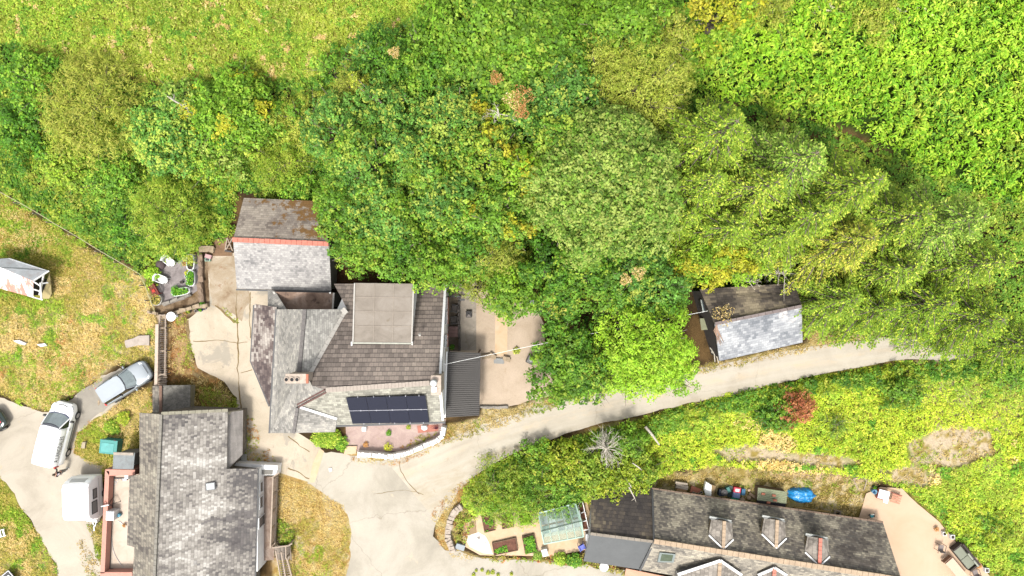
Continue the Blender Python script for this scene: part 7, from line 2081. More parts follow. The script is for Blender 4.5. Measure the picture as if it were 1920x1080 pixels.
for k in range(N_):
    for (s0, s1, z0, z1) in ((0,.25,0,.03),(.25,.5,.03,.05),(.5,.75,.05,.03),(.75,1,.03,0)):
        u0, u1 = (k+s0)/N_, (k+s1)/N_
        mb.add([a+(d-a)*u0+Vector((0,0,z0)), b+(c2-b)*u0+Vector((0,0,z0)), b+(c2-b)*u1+Vector((0,0,z1)), a+(d-a)*u1+Vector((0,0,z1))], [(0,1,2,3)])
part(t, 'roof', mb, plain('green corrugated sheet', col(160,166,132), .7, var=.15, sc=2), recalc=False)
mb = MB(); q = [P(1420,938,.7), P(1474,945,.7), P(1472,951,.6), P(1419,943,.6)]; mb.prism(q, [v - Vector((0,0,.06)) for v in q]); part(t, 'dark_edge', mb, plain('dark edge', col(66,60,64), .8))
mb = MB(); q = [a, b, c2, d]; q = [v + Vector((0,0,-.1)) for v in q]; cc_ = sum(q, Vector())/4; q = [cc_ + (v-cc_)*.93 for v in q]; mb.prism(q, [Vector((v.x, v.y, -.1)) for v in q]); part(t, 'wall', mb, WOODD)
for k, (px, py) in enumerate(((1431,926),(1451,929),(1453,938),(1441,942))):
    c = P(px, py, .98 if k < 3 else .8); mb = MB(); mb.box((c.x, c.y, c.z), (.26, .16, .10), R(-8)); solo('roof_tile', mb, TERRAC, 'orange tile weighting down the green corrugated roof', 'tile', group='orange tiles on the green roof')
# crumpled tarpaulin
def tarp():
    c = G(1502, 927); nx, ny = 60, 34
    mb = MB(); mb.sm = True
    for j in range(ny):
        for i in range(nx):
            u, v = i/(nx-1)*2-1, j/(ny-1)*2-1
            th = math.atan2(v, u); rr = max(abs(u), abs(v))
            ed = 1.0 + .13 * (float(vnoise(math.cos(th)*2+3, math.sin(th)*2+3, 4)) - .5) * 2
            X = u * math.sqrt(max(0, 1 - v*v/2)) * 1.12 * ed; Y = v * math.sqrt(max(0, 1 - u*u/2)) * .60 * ed
            f = 1 - rr ** 3
            h = .42 * f + .20 * abs(float(fbm(X*1.0+9, Y*1.8+7, .5, 12, 4)) - .5) * 2 * (1 - rr**6) + .10 * float(vnoise(X*6 + Y*3, Y*7 - X*2, 6)) * (1 - rr**6)
            h += .02
            mb.v.append(Vector((c.x + X*math.cos(-.08) - Y*math.sin(-.08), c.y + X*math.sin(-.08) + Y*math.cos(-.08), h)))
    for j in range(ny-1):
        for i in range(nx-1): mb.face((j*nx+i, j*nx+i+1, (j+1)*nx+i+1, (j+1)*nx+i))
    solo('tarpaulin', mb, plain('blue tarpaulin', col(40,160,232), .35, var=.12, sc=4, spec=.5), 'crumpled bright blue tarpaulin behind the house', 'tarpaulin', recalc=False)
tarp()
boxthing('wooden_block', 'small yellow brown wooden block at the roof edge', 'block', 1492, 953, .32, .26, .3, -15, plain('yellow wood', col(214,176,104), .8))
c = G(1568, 961); t = thing('wooden_crate', 'small open crate at the eaves right of the tarpaulin', 'crate', (c.x, c.y, 0), R(-5))
for q in (((-.22,-.2),(.22,-.2)),((.22,-.2),(.22,.2)),((.22,.2),(-.22,.2)),((-.22,.2),(-.22,-.2))):
    mb = MB(); mb.bar((*q[0],.15), (*q[1],.15), .04, .3); mb.build('side', WOOD, parent=t)
mb = MB(); mb.box((0,0,.03), (.42,.38,.04)); mb.build('bottom', DARKI, parent=t)
pot(1565, 966, .09, .15, plain('yellow plastic', col(230,200,40), .5), 'small yellow pot below the open crate'); pot(1590, 965, .09, .15, plain('yellow plastic', col(230,200,40), .5), 'small yellow pot right of the open crate')
boards(1525, 955, 2.6, .10, .08, -9, plain('yellow wood', col(214,176,104), .8), 'long yellowish plank lying along the eaves', 'plank', 'plank', 1)
c = G(1613, 902); t = thing('wooden_pallet', 'pale bent wooden frame lying in the dry grass', 'frame', (c.x, c.y, 0), R(-40))
for q in (((-.6,-.25),(-.2,.4)),((-.2,.4),(.3,.3)),((.3,.3),(.6,-.4)),((-.6,-.25),(.2,-.6))):
    mb = MB(); mb.bar((*q[0],.12), (*q[1],.12), .05, .05); mb.build('lath', WOOD, parent=t)

# ---- terrace at the right
TZ = .10
def tp(px, py): v = P(px, py, TZ); return (v.x, v.y, TZ)
t = thing('sunbed', 'dark red wooden sunbed with terracotta slats near the terrace corner', 'sunbed', tp(1659, 928), R(-17))
mb = MB(); mb.box((-.35, 0, .3), (.9, .75, .08)); mb.build('base', plain('dark red cushion', col(140,50,24), .8, var=.15), parent=t, bevel=.02)
for k in range(4):
    mb = MB(); mb.box((.75, -.27 + k*.18, .3), (.75, .12, .04)); mb.build('slat', plain('terracotta slat', col(232,160,128), .8), parent=t)
mb = MB(); mb.bar((-.1,.38,.34),(1.1,.38,.34),.05); mb.build('side_rail', REDW, parent=t)
for sx in (-.7, 1.0):
    for sy in (-.3,.3): mb = MB(); mb.bar((sx,sy,0),(sx,sy,.3),.06); mb.build('leg', REDW, parent=t)
c = P(1657, 928, .5); mb = MB(); q = [(-.42,.38,.40),(.42,.34,.40),(.40,-.30,.40),(.46,-.62,.30),(.16,-.58,.30),(.02,-.34,.40),(-.44,-.30,.40)]
M3 = Matrix.Rotation(R(-12), 3, 'Z'); q = [Vector((c.x, c.y, TZ)) + M3 @ Vector(v) for v in q]; mb.prism([v + Vector((0,0,.05)) for v in q], q)
solo('towel', mb, plain('lilac white towel', (.66,.64,.70), .9, var=.06), 'white towel thrown over the dark red sunbed', 'towel', bevel=.02)
t = thing('bucket', 'blue rimmed bucket at the end of the sunbed', 'bucket', tp(1636, 920))
mb = MB(); mb.sm = True; mb.lathe((0,0,0), [(.14,0),(.19,.35),(.14,.35),(.12,.08),(0,.08)], 20, cap=False); mb.build('body', plain('pale blue plastic', col(126,178,206), .5), parent=t)
mb = MB(); mb.lathe((0,0,.18), [(.135,0),(0,.01)], 16, cap=False); mb.build('water', plain('deep blue', (.01,.04,.10), .1), parent=t)
pot(1637, 911.5, .13, .3, plain('black green pot', (.012,.02,.018), .6), 'dark pot with a small plant above the blue bucket', 'deep')
t = thing('toy_chair', 'small turquoise chair at the corner of the roof and terrace', 'chair', tp(1631, 965), R(100))
TQ = plain('turquoise', col(60,190,196), .5)
mb = MB(); mb.box((0,0,.3), (.26,.28,.05)); mb.build('seat', TQ, parent=t, bevel=.02)
mb = MB(); mb.box((.16,0,.42), (.04,.24,.2)); mb.build('backrest', WHITEP, parent=t, bevel=.01)
for s in (-1,1): mb = MB(); mb.bar((-.1,s*.16,.36),(.2,s*.18,.36),.06); mb.build('armrest', BLACKM, parent=t); mb = MB(); mb.bar((0,s*.13,0),(0,s*.13,.3),.04); mb.build('leg', BLACKM, parent=t)
pot(1766, 998, .15, .28, WHITEP, 'square white pot in the middle of the terrace edge', None, sq=True, z=TZ)
pot(1781, 1004, .16, .28, WHITEP, 'square white pot at the corner above the sofa', None, sq=True, z=TZ)
pot(1845, 1066, .16, .28, WHITEP, 'square white pot at the right end of the sofa', None, sq=True, z=TZ)
shrub(1756, 992, 5, .35, 'rust', 'brown dried plant left of the white square pots', name='garden_plant', cat='plant', leaf=.08, z0=TZ)
shrub(1773, 998, 4, .35, 'olive', 'olive plant between the two white square pots', name='garden_plant', cat='plant', leaf=.08, z0=TZ)
shrub(1835, 1060, 6, .4, 'rust', 'brown plant between the sofa and the square pot', name='garden_plant', cat='plant', leaf=.09, z0=TZ)
def wire_chair(px, py, rz, label, seat):
    t = thing('metal_chair', label, 'chair', tp(px, py), R(rz), group='metal chairs on the terrace')
    mb = MB(); mb.box((0,0,.42), (.42,.42,.03)); mb.build('seat', seat, parent=t, bevel=.01)
    mb = MB(); mb.box((-.25,0,.64), (.03,.42,.40), rot=Matrix.Rotation(-.2,3,'Y')); mb.build('backrest', seat, parent=t, bevel=.01)
    for s in (-1,1):
        mb = MB(); mb.bar((-.42,s*.27,.60), (.26,s*.27,.62), .035); mb.build('armrest', plain('bronze metal', col(110,92,84), .6), parent=t)
        for x in (-.24,.24): mb = MB(); mb.bar((x,s*.25,0), (x,s*.25,.6), .03); mb.build('leg', plain('bronze metal', col(110,92,84), .6), parent=t)
wire_chair(1758, 1023, 80, 'grey metal chair facing the low table', plain('grey mesh seat', col(160,146,140), .8, var=.2, sc=12))
wire_chair(1822, 1070, 110, 'grey metal chair at the lower end of the sofa', plain('grey mesh seat', col(160,146,140), .8))
t = thing('sofa', 'dark rattan garden sofa with sage green cushions along the terrace edge', 'sofa', tp(1803, 1040), R(-51))
RAT = plain('dark rattan', col(70,58,50), .8, var=.25, sc=14); SAGE = plain('sage cushion', col(152,156,136), .85, var=.06)
mb = MB(); mb.box((0,0,.18), (2.1,.9,.3)); mb.build('base', RAT, parent=t, bevel=.03)
mb = MB(); mb.box((0,.42,.48), (2.1,.14,.5)); mb.build('backrest', RAT, parent=t, bevel=.03)
for s in (-1,1): mb = MB(); mb.box((s*1.02,0,.40), (.14,.85,.4)); mb.build('armrest', RAT, parent=t, bevel=.03)
for k in (-1, 1):
    mb = MB(); mb.box((k*.46,-.08,.38), (.90,.68,.14)); mb.build('seat_cushion', SAGE, parent=t, bevel=.04)
for k in (.05, .72):
    mb = MB(); mb.box((k,.30,.58), (.62,.14,.36), rot=Matrix.Rotation(.3,3,'X')); mb.build('back_cushion', plain('pale sage cushion', col(176,178,160), .85), parent=t, bevel=.04)
t = thing('low_table', 'long pinkish cream garden table below the sofa', 'table', tp(1786, 1064), R(-50))
mb = MB(); mb.box((0,0,.60), (2.0,.72,.05)); mb.build('tabletop', plain('pinkish cream top', col(244,204,176), .6, var=.04), parent=t, bevel=.01)
mb = MB(); mb.box((-1.08,0,.40), (.05,.72,.36)); mb.build('end_panel', plain('brown end', col(150,112,88), .7), parent=t)
for sx in (-.95,.95):
    for sy in (-.32,.32): mb = MB(); mb.bar((sx,sy,0),(sx,sy,.6),.06); mb.build('leg', plain('brown end', col(150,112,88), .7), parent=t)
mb = MB(); mb.box((0,0,.5), (1.9,.66,.05)); mb.build('apron', plain('brown end', col(150,112,88), .7), parent=t)

# fallen pale poles on the bank
for (a, b, lab, wd) in (((1162,884),(1190,934),'long pale pole lying from the hedge onto the dark roof',.07), ((1166,886),(1184,914),'thinner pale pole beside the long one',.05), ((1210,800),(1236,834),'brown wooden post lying in the brambles',.12), ((1186,868),(1206,884),'short pale branch in the hedge',.05)):
    z0, z1 = (1.6, 2.2) if b[1] > 900 else ((1.2, 1.0) if wd > .1 else (2.4, 2.3))
    mb = MB(); mb.sm = True; p, q = P(*a, z0), P(*b, z1); mb.tube([p, (p+q)/2 + Vector((.03,.02,.03)), q], [wd, wd*.8, wd*.5], 8)
    if wd == .07: mb.tube([q, q + Vector((.1,-.3,0))], [.03,.01], 5); mb.tube([q, q + Vector((-.25,-.2,0))], [.03,.01], 5)
    solo('fallen_pole', mb, DEAD, lab, 'pole')
# ================================================================ THE WOOD, HEDGES AND GRASS
# ---- continuous ground cover
cover('meadow_grass', 'rough yellow green meadow of brambles and seeding grass on the upper hillside', 'meadow', Z_MEADOW, 360, .45, 'meadow', .14, .55, 1.0, .16, 26, bright=1.18,
      mixpal=[('bramb', .40, 2.0), ('drygr', .04, 4.5), ('mid', .10, .8), ('drygr', .04, .7)], seed=1)
cover('undergrowth', 'tangled green undergrowth filling the hillside between the meadow and the garden wall', 'undergrowth',
      [(-120,60),(60,90),(130,140),(330,160),(620,140),(860,-40),(1290,-80),(1400,40),(1290,170),(1330,190),(1500,215),(1800,340),(2000,380),(2000,660),(1880,652),(1700,612),(1530,590),(1500,560),(1300,540),(1180,560),(1020,545),(880,545),(850,520),(630,500),(600,380),(440,360),(435,440),(330,480),(290,500),(262,508),(190,470),(100,418),(0,355),(-120,320)],
      170, .7, 'mid', .19, .6, 1.3, .12, 10, mixpal=[('deep', .35, 3.0), ('bramb', .28, 2.2), ('olive', .12, 1.6)], seed=2,
      holes=[[(612,480),(790,500),(835,520),(835,562),(625,562)], [(1240,560),(1345,560),(1345,680),(1290,690)]])
cover('bank_brambles', 'bright green brambles growing thickly over the slope left of the pines and above the fence', 'brambles',
      [(-100,180),(40,170),(300,210),(560,190),(640,300),(590,380),(450,362),(440,440),(340,485),(290,492),(262,506),(190,470),(100,418),(0,356),(-100,330)],
      230, 1.0, 'bramb', .17, .55, 1.5, .2, 12, mixpal=[('bank', .3, 2.5), ('mid', .25, 1.8), ('deep', .12, 1.0)], seed=21)
cover('bracken', 'dense vivid green bracken covering the open hillside in the top right', 'bracken', Z_BRACK, 105, 1.6, 'brack', .36, .34, .55, .25, 22,
      mixpal=[('lime', .25, 3.5), ('mid', .15, 2.0), ('bramb', .10, 1.6)], upr=.55, seed=3, mound=.85, tuft=5, bright=1.38)
cover('bank_undergrowth', 'yellow green brambles and weeds on the bank between the lane and the dormered house', 'undergrowth', Z_BANK, 340, .5, 'bank', .14, .5, .9, .15, 8, bright=1.55,
      mixpal=[('bramb', .3, 2.5), ('grass', .2, 4.0), ('drygr', .05, 3.0), ('deep', .05, 1.4)], seed=4,
      holes=[Z_BACK, Z_GARD, Z_TERR] + Z_PATHS)
cover('lane_verge', 'tall dark green weeds along the lower edge of the curving lane', 'undergrowth',
      [(872,922),(905,890),(960,860),(1040,832),(1120,810),(1240,777),(1340,749),(1440,724),(1560,702),(1680,684),(1800,678),(1960,668),(1960,700),(1800,712),(1640,722),(1440,758),(1240,812),(1100,850),(980,890),(900,940)],
      230, 1.0, 'mid', .19, .55, .9, .15, 5, mixpal=[('deep', .4, 1.5), ('bank', .25, 2.0)], seed=5)
cover('field_grass', 'patchy dry and green rough grass of the small field around the tin shed', 'grass', Z_FIELD, 620, .2, 'mixgr', .105, .30, .7, .2, 8,
      bright=1.4, mixpal=[('bramb', .42, 2.6), ('drygr', .26, 2.2), ('mid', .14, 1.2)], mat=DRY, upr=.6, seed=6, holes=[[(-40,470),(20,480),(95,505),(98,562),(60,560),(0,548),(-60,520)]])
cover('field_grass', 'green and straw coloured grass of the corner left of the drive', 'grass', Z_FIELD2, 620, .25, 'mixgr', .105, .30, .8, .2, 8,
      bright=1.4, mixpal=[('bramb', .35, 2.0), ('drygr', .46, 2.0), ('mid', .12, 1.2)], mat=DRY, upr=.6, seed=7)
cover('field_grass', 'dry grass and green weeds between the white van and the stone barn', 'grass', Z_WEST, 560, .16, 'mixgr', .10, .30, .8, .2, 6,
      bright=1.4, mixpal=[('drygr', .45, 1.6), ('grass', .22, 1.3)], mat=DRY, upr=.6, seed=8)
cover('field_grass', 'green and dry grass strip along the pink terrace wall', 'grass', Z_STRIP, 260, .2, 'mixgr', .15, .30, .7, .2, 5,
      mixpal=[('grass', .4, 1.2)], mat=DRY, upr=.6, seed=9)
cover('field_grass', 'thin dry grass down the middle of the drive by the pink wall', 'grass', Z_ISLAND, 160, .10, 'drygr', .13, .30, .7, .2, 4,
      mixpal=[('grass', .3, 1.2)], mat=DRY, upr=.6, seed=10)
cover('lawn_grass', 'scorched golden lawn between the barn deck and the road junction', 'grass', Z_DRY2, 620, .14, 'drygr', .10, .26, .6, .15, 6,
      bright=1.4, mixpal=[('mixgr', .32, 1.6), ('grass', .10, 1.5)], mat=DRY, upr=.6, seed=11)
cover('verge_grass', 'dry golden verge below the black corrugated carport', 'grass', Z_VERGE, 240, .12, 'drygr', .14, .28, .6, .15, 5,
      mixpal=[('mixgr', .38, 1.3), ('grass', .14, 1.1)], mat=DRY, upr=.6, seed=12)
cover('verge_grass', 'dry orange verge between the old slate shed and the lane', 'grass', Z_VERGE2, 220, .10, 'drygr', .14, .28, .6, .15, 5,
      mixpal=[('mixgr', .25, 1.3)], mat=DRY, upr=.6, seed=13)
cover('verge_grass', 'dry straw grass behind the dormered house', 'grass', Z_BACK, 170, .14, 'drygr', .15, .30, .7, .2, 8,
      mixpal=[('mixgr', .35, 1.5), ('grass', .12, 1.1)], mat=DRY, upr=.6, patch=(2.0, .42, .2), seed=14)
cover('path_grass', 'sparse dry grass on the worn path across the bank', 'grass', [(1320,835),(1570,845),(1640,870),(1560,885),(1330,870)], 90, .12, 'drygr', .15, .30, .7, .2, 8,
      mixpal=[('bank', .3, 1.2)], mat=DRY, upr=.6, patch=(1.2, .5, .1), seed=15)
cover('path_grass', 'sparse dry grass on the bare patch above the terrace', 'grass', [(1640,800),(1740,780),(1880,790),(1890,850),(1800,890),(1760,915),(1660,905)], 110, .14, 'drygr', .16, .30, .7, .2, 8,
      mixpal=[('bank', .4, 1.6)], mat=DRY, upr=.6, patch=(1.2, .46, .15), seed=16)
cover('moss_patch', 'mossy weeds on the damp ground behind the barn lean-to', 'moss', [(375,725),(420,735),(446,752),(452,772),(372,772)], 300, .12, 'olive', .11, .5, .5, .1, 4, seed=17)
cover('weeds', 'low brown weeds along the foot of the wooden staircase', 'weeds', Z_BROWN, 260, .08, 'drygr', .10, .35, .6, .2, 6, mixpal=[('rust', .25, .9), ('olive', .2, 1.3)], patch=(1.0, .42, .3), mat=DRY, seed=18, bright=1.1)
cover('weeds', 'brown mossy weeds beside the ribbed lean-to roof', 'weeds', [(456,775),(474,782),(500,838),(530,878),(520,888),(458,868)], 160, .10, 'rust', .10, .5, .5, .1, 4, mixpal=[('olive', .5, 1.0)], patch=(.9, .45, .1), seed=19)
cover('weeds', 'green weeds growing in the corner by the barn deck', 'weeds', [(520,965),(535,975),(560,1000),(545,1030),(520,1020)], 260, .3, 'bramb', .14, .5, .6, .2, 4, seed=20)
cover('weeds', 'flowering weeds in the narrow bed along the lower lane', 'weeds', [(905,1043),(1020,1045),(1100,1038),(1160,1060),(1180,1080),(1100,1062),(1000,1052),(910,1052)], 180, .22, 'mixgr', .13, .5, .6, .2, 3, mixpal=[('grass', .35, .8), ('red', .06, .6)], seed=22)
cover('weeds', 'weeds growing through the cracks of the yard', 'weeds', [(414,575),(424,578),(446,598),(448,606),(436,603)], 200, .08, 'olive', .09, .5, .4, .1, 1, seed=23)

cover('straw_grass', 'pale straw coloured long grass sweeping round the lower part of the field', 'grass', [(60,650),(110,590),(170,600),(215,650),(235,680),(190,700),(145,736),(100,768),(0,738),(-60,730),(-60,690),(20,690)], 300, .28, 'drygr', .17, .16, .7, .2, 16,
      mixpal=[('rust', .12, 1.3), ('bramb', .22, 1.5)], mat=DRY, upr=.6, seed=51, bright=1.3)
cover('straw_grass', 'orange tinted dry grass between the wire fence and the tin shed', 'grass', [(-60,350),(0,372),(90,428),(190,490),(215,520),(170,545),(110,520),(70,480),(0,478),(-60,470)], 200, .25, 'drygr', .16, .16, .7, .2, 16,
      mixpal=[('rust', .2, 1.3), ('bramb', .3, 1.2)], mat=DRY, upr=.6, seed=52, bright=1.2)
cover('straw_grass', 'golden dry grass along the barn end and the teal bin', 'grass', [(215,758),(265,728),(288,740),(285,775),(262,790),(255,815),(243,760),(205,790),(150,820),(150,842),(200,860),(250,862),(190,880),(160,868),(138,850),(146,812),(172,790)], 200, .14, 'drygr', .14, .16, .7, .2, 6,
      mixpal=[('rust', .12, 1.0)], mat=DRY, upr=.6, seed=53, bright=1.35)
cover('verge_grass', 'dry orange verge round the curved dry stone wall', 'grass', [(806,960),(850,915),(900,882),(905,925),(868,942),(850,960),(838,985),(838,1015),(850,1036),(900,1044),(905,1050),(850,1046),(824,1020),(816,985)], 200, .08, 'drygr', .12, .25, .6, .15, 3, mixpal=[('rust', .3, .8)], mat=DRY, upr=.6, seed=61, bright=1.1)
cover('verge_grass', 'thin rusty verge in front of the white stone wall', 'grass', [(660,856),(700,860),(740,864),(790,846),(840,812),(848,822),(800,850),(745,872),(690,868),(660,864)], 240, .07, 'drygr', .11, .25, .6, .15, 2, mixpal=[('rust', .5, .8)], mat=DRY, upr=.6, seed=62, bright=1.1)
# ---- broadleaf trees of the wood
W = 'broadleaf trees of the hillside wood'
def bt(*a, **k): return broadleaf(*a, group=W, **k)
bt(950, 62, 150, 10, 'vivid', 'large vivid green broadleaf tree at the top middle of the wood', leaf=.26, mixpal=('mid', .3))
bt(1180, 20, 92, 9, 'vivid', 'bright green tree right of the large vivid one along the top edge', leaf=.24)
bt(1262, 60, 46, 8, 'olive', 'small olive tree squeezed between the willow and the bracken', leaf=.18)
bt(1360, 12, 62, 8, 'yellow', 'yellow green tree at the top edge beside the bracken', leaf=.22, mixpal=('lime', .4))
bt(1195, 158, 100, 10, 'willow', 'feathery yellow green willow above the round pale tree', leaf=.26, asp=.24, acc=.3, lob=1.2, droop=.3)
bt(1130, 108, 55, 8.5, 'willow', 'smaller feathery willow left of the larger one', leaf=.24, asp=.24, acc=.3, droop=.3)
bt(800, 132, 88, 9, 'vivid', 'deep vivid tree left of the big one at the top', mixpal=('deep', .35))
bt(705, 112, 66, 8, 'deep', 'dark leafy tree on the meadow edge', leaf=.2, mixpal=('blue', .3))
bt(668, 170, 55, 8, 'olive', 'soft olive tree below the dark one on the meadow edge', leaf=.16, asp=.3)
bt(1010, 165, 62, 9, 'deep', 'dark tree in the gap under the large vivid tree')
bt(742, 218, 78, 10, 'blue', 'bluish sycamore in the upper left of the wood', acc=.2)
bt(640, 232, 70, 9, 'blue', 'bluish tree bordering the grassy clearing', acc=.15)
bt(855, 232, 84, 11, 'blue', 'sycamore with yellow tips in the middle of the wood', acc=.28, mixpal=('yellow', .07))
bt(928, 170, 50, 9, 'deep', 'small dark tree between the sycamores and the vivid tree')
bt(985, 215, 74, 11, 'blue', 'sycamore carrying rusty dead sprays near the wood centre', acc=.25, mixpal=('lime', .2))
bt(1060, 190, 72, 11, 'blue', 'blue green sycamore left of the willow', acc=.12)
bt(1048, 262, 62, 12, 'mid', 'green sycamore above the round pale tree', acc=.3, mixpal=('yellow', .12))
bt(905, 300, 78, 12, 'mid', 'yellow tipped sycamore left of the round pale tree', acc=.35, mixpal=('yellow', .16))
bt(795, 300, 78, 12, 'blue', 'dense sycamore over the middle of the wood', acc=.25, mixpal=('mid', .3))
bt(690, 305, 86, 11, 'mid', 'green sycamore above the outbuilding roof', acc=.2, mixpal=('blue', .45))
bt(985, 330, 66, 12, 'lime', 'lime and yellow tree touching the round pale tree', leaf=.22, mixpal=('yellow', .25))
bt(1135, 345, 142, 14, 'cream', 'great round tree with cream green tips in the centre of the wood', leaf=.2, acc=.3, lob=2.4, flat=.5)
bt(840, 375, 84, 12, 'blue', 'blue green tree above the cottage roof', acc=.15, mixpal=('mid', .4))
bt(735, 395, 84, 11, 'blue', 'leafy tree between outbuilding and cottage dormer', acc=.18, mixpal=('vivid', .35))
bt(640, 390, 56, 9, 'mid', 'tree leaning over the mossy corner of the outbuilding roof', mixpal=('vivid', .4))
bt(935, 405, 74, 12, 'mid', 'tree with a yellow spray left of the great round tree', mixpal=('yellow', .1))
bt(668, 462, 52, 8, 'mid', 'small tree in the angle between the outbuilding and the cottage', acc=.2, mixpal=('vivid', .3))
bt(745, 468, 64, 9, 'deep', 'darker tree brushing the north edge of the dormer roof', mixpal=('mid', .5))
bt(815, 488, 58, 9, 'vivid', 'bright tree overhanging the cottage eave', mixpal=('mid', .4))
bt(880, 470, 60, 9.5, 'mid', 'tree at the corner of the white gable', mixpal=('deep', .3))
bt(930, 478, 52, 9.5, 'olive', 'pale olive feathery tree above the gravel yard', leaf=.18, asp=.3)
bt(958, 540, 58, 8, 'vivid', 'bright green tree overhanging the gravel yard', mixpal=('lime', .2))
bt(895, 535, 36, 6, 'olive', 'small feathery tree beside the metal gate', leaf=.16, asp=.3)
bt(1030, 505, 66, 9, 'deep', 'dark tree under the great round tree', mixpal=('mid', .4))
bt(1110, 515, 68, 9, 'mid', 'green tree below the great round tree', mixpal=('deep', .4))
bt(1190, 500, 66, 10, 'blue', 'bluish tree with a withered twig right of the gravel yard', acc=.12, mixpal=('mid', .4))
bt(1235, 545, 60, 8, 'blue', 'bluish tree beside the old shed', mixpal=('deep', .3))
bt(1160, 560, 44, 7, 'mid', 'small green tree above the bare brown gap')
bt(1045, 560, 42, 7, 'deep', 'low dark tree over the round lamp', mixpal=('olive', .2))
bt(1062, 648, 62, 6, 'deep', 'dark glossy tree on the right side of the gravel yard', leaf=.2, mixpal=('mid', .35))
bt(1045, 706, 58, 5, 'vivid', 'spreading green tree beside the grey planter box', leaf=.2, mixpal=('deep', .3))
bt(1108, 700, 56, 6, 'mid', 'leafy tree overhanging the lane next to the lime tree', leaf=.2, mixpal=('deep', .2))
bt(1215, 652, 88, 9, 'lime', 'bright lime tree beside the lane', leaf=.22, asp=.4, acc=.2, lob=1.3, bright=1.25)
bt(1175, 700, 50, 7.5, 'lime', 'lower lime green crown hanging over the lane edge', leaf=.2, asp=.4, bright=1.25)
bt(1268, 700, 44, 6.5, 'lime', 'small lime green tree closest to the lane', leaf=.2, asp=.4, mixpal=('vivid', .3), bright=1.3)
bt(1330, 480, 66, 9, 'yellow', 'vivid yellow tree above the old shed', leaf=.2, asp=.5, mixpal=('lime', .35))
bt(1385, 492, 46, 8, 'yellow', 'smaller yellow green tree leaning over the shed roof', leaf=.2, mixpal=('lime', .6))
# left hillside
bt(305, 245, 78, 4.8, 'blue', 'bluish tree with a dead gap on the left hillside', acc=.25, leaf=.2, bright=1.22)
bt(430, 205, 84, 4.8, 'vivid', 'vivid green tree with yellow sprays on the left hillside', leaf=.22, mixpal=('yellow', .10), bright=1.22)
bt(338, 185, 42, 4.2, 'cream', 'small pale tree above the orange spray', leaf=.2, bright=1.22)
bt(395, 280, 66, 3.6, 'cream', 'pale tipped tree below the vivid one on the left hillside', leaf=.2, acc=.3, mixpal=('mid', .4), bright=1.22)
bt(560, 225, 62, 4.2, 'olive', 'soft olive tree left of the sycamores', leaf=.17, asp=.4, mixpal=('mid', .4), bright=1.22)
bt(60, 150, 62, 3.6, 'vivid', 'vivid green tree at the left edge below the meadow', leaf=.2, mixpal=('deep', .35), bright=1.22)
bt(35, 240, 62, 3.0, 'deep', 'dark tree on the left edge of the hillside', leaf=.2, bright=1.22)
bt(205, 330, 52, 2.4, 'mid', 'low green tree above the field fence', leaf=.18, bright=1.22)
bt(110, 290, 54, 2.4, 'bramb', 'low yellowish tree near the left edge', leaf=.18, bright=1.22)
bt(520, 310, 62, 2.7, 'grass', 'soft pale grassy shrub tree behind the outbuilding', leaf=.2, asp=.2, mixpal=('bramb', .3), bright=1.22)
bt(470, 245, 46, 3.0, 'bramb', 'yellowish tree under the vivid hillside tree', leaf=.18, mixpal=('yellow', .08), bright=1.22)
bt(555, 355, 40, 2.4, 'mid', 'small tree behind the outbuilding ridge', leaf=.18, bright=1.22)
bt(232, 430, 34, 2.2, 'deep', 'small dark tree next to the garden conifer', leaf=.18, bright=1.22)
bt(620, 130, 40, 3.6, 'mid', 'small tree on the lower edge of the meadow', leaf=.18, mixpal=('deep', .4), bright=1.22)

cover('white_flowers', 'white flowering scrub at the top edge above the bracken', 'flowers', [(1490,5),(1560,-10),(1700,-10),(1780,20),(1760,60),(1700,70),(1620,40),(1530,50)], 26, 1.4, 'white', .16, .7, .7, .2, 20, patch=(.8, .55, .05), seed=41, tuft=3)
bt(1450, 18, 40, 2.4, 'olive', 'olive scrub tree at the top edge left of the white flowers', leaf=.16, bright=1.22)
bt(1640, 12, 60, 2.2, 'olive', 'olive scrub with white flowers at the top edge', leaf=.16, mixpal=('bramb', .4), bright=1.22)
# ---- conifers
CG = 'conifers above the lane'
def cf(*a, **k): return conifer(*a, group=CG, **k)
cf(1385, 225, 108, 15, 'con', 'tall yellow green conifer at the left end of the conifer stand')
cf(1535, 285, 112, 15, 'conb', 'tall bluish conifer behind the bracken edge')
cf(1655, 335, 104, 15, 'con', 'tall conifer on the upper right of the stand')
cf(1350, 330, 84, 13, 'con', 'conifer right of the great round tree')
cf(1460, 340, 98, 14, 'con', 'conifer in the middle of the stand with brown twigs showing', acc=.35)
cf(1395, 420, 80, 12, 'con', 'bluish conifer above the yellow trees')
cf(1560, 395, 100, 14, 'con', 'broad conifer in the heart of the stand')
cf(1490, 432, 76, 12, 'con', 'conifer over the right corner of the old shed')
cf(1640, 445, 94, 13, 'cony', 'yellowish conifer with brown shoots', acc=.35)
cf(1850, 405, 106, 14, 'conb', 'pale blue green conifer near the right edge')
cf(1745, 400, 92, 13, 'con', 'conifer between the yellowish and the pale blue one')
cf(1608, 562, 84, 9, 'con', 'conifer beside the right end of the old shed', acc=.12)
cf(1680, 580, 80, 9, 'cond', 'conifer overhanging the lane')
cf(1790, 570, 92, 10, 'cond', 'dark conifer overhanging the lane on the right')
cf(1885, 600, 92, 10, 'cond', 'dark conifer at the right edge over the lane')
cf(1730, 500, 84, 11, 'con', 'conifer behind the dark ones on the lane')
cf(1900, 490, 80, 12, 'con', 'conifer at the right edge behind the lane')
cf(1300, 400, 60, 10, 'con', 'slender conifer between round tree and stand')
cf(1955, 650, 62, 7, 'cond', 'dark conifer half out of the right edge hiding the end of the lane')
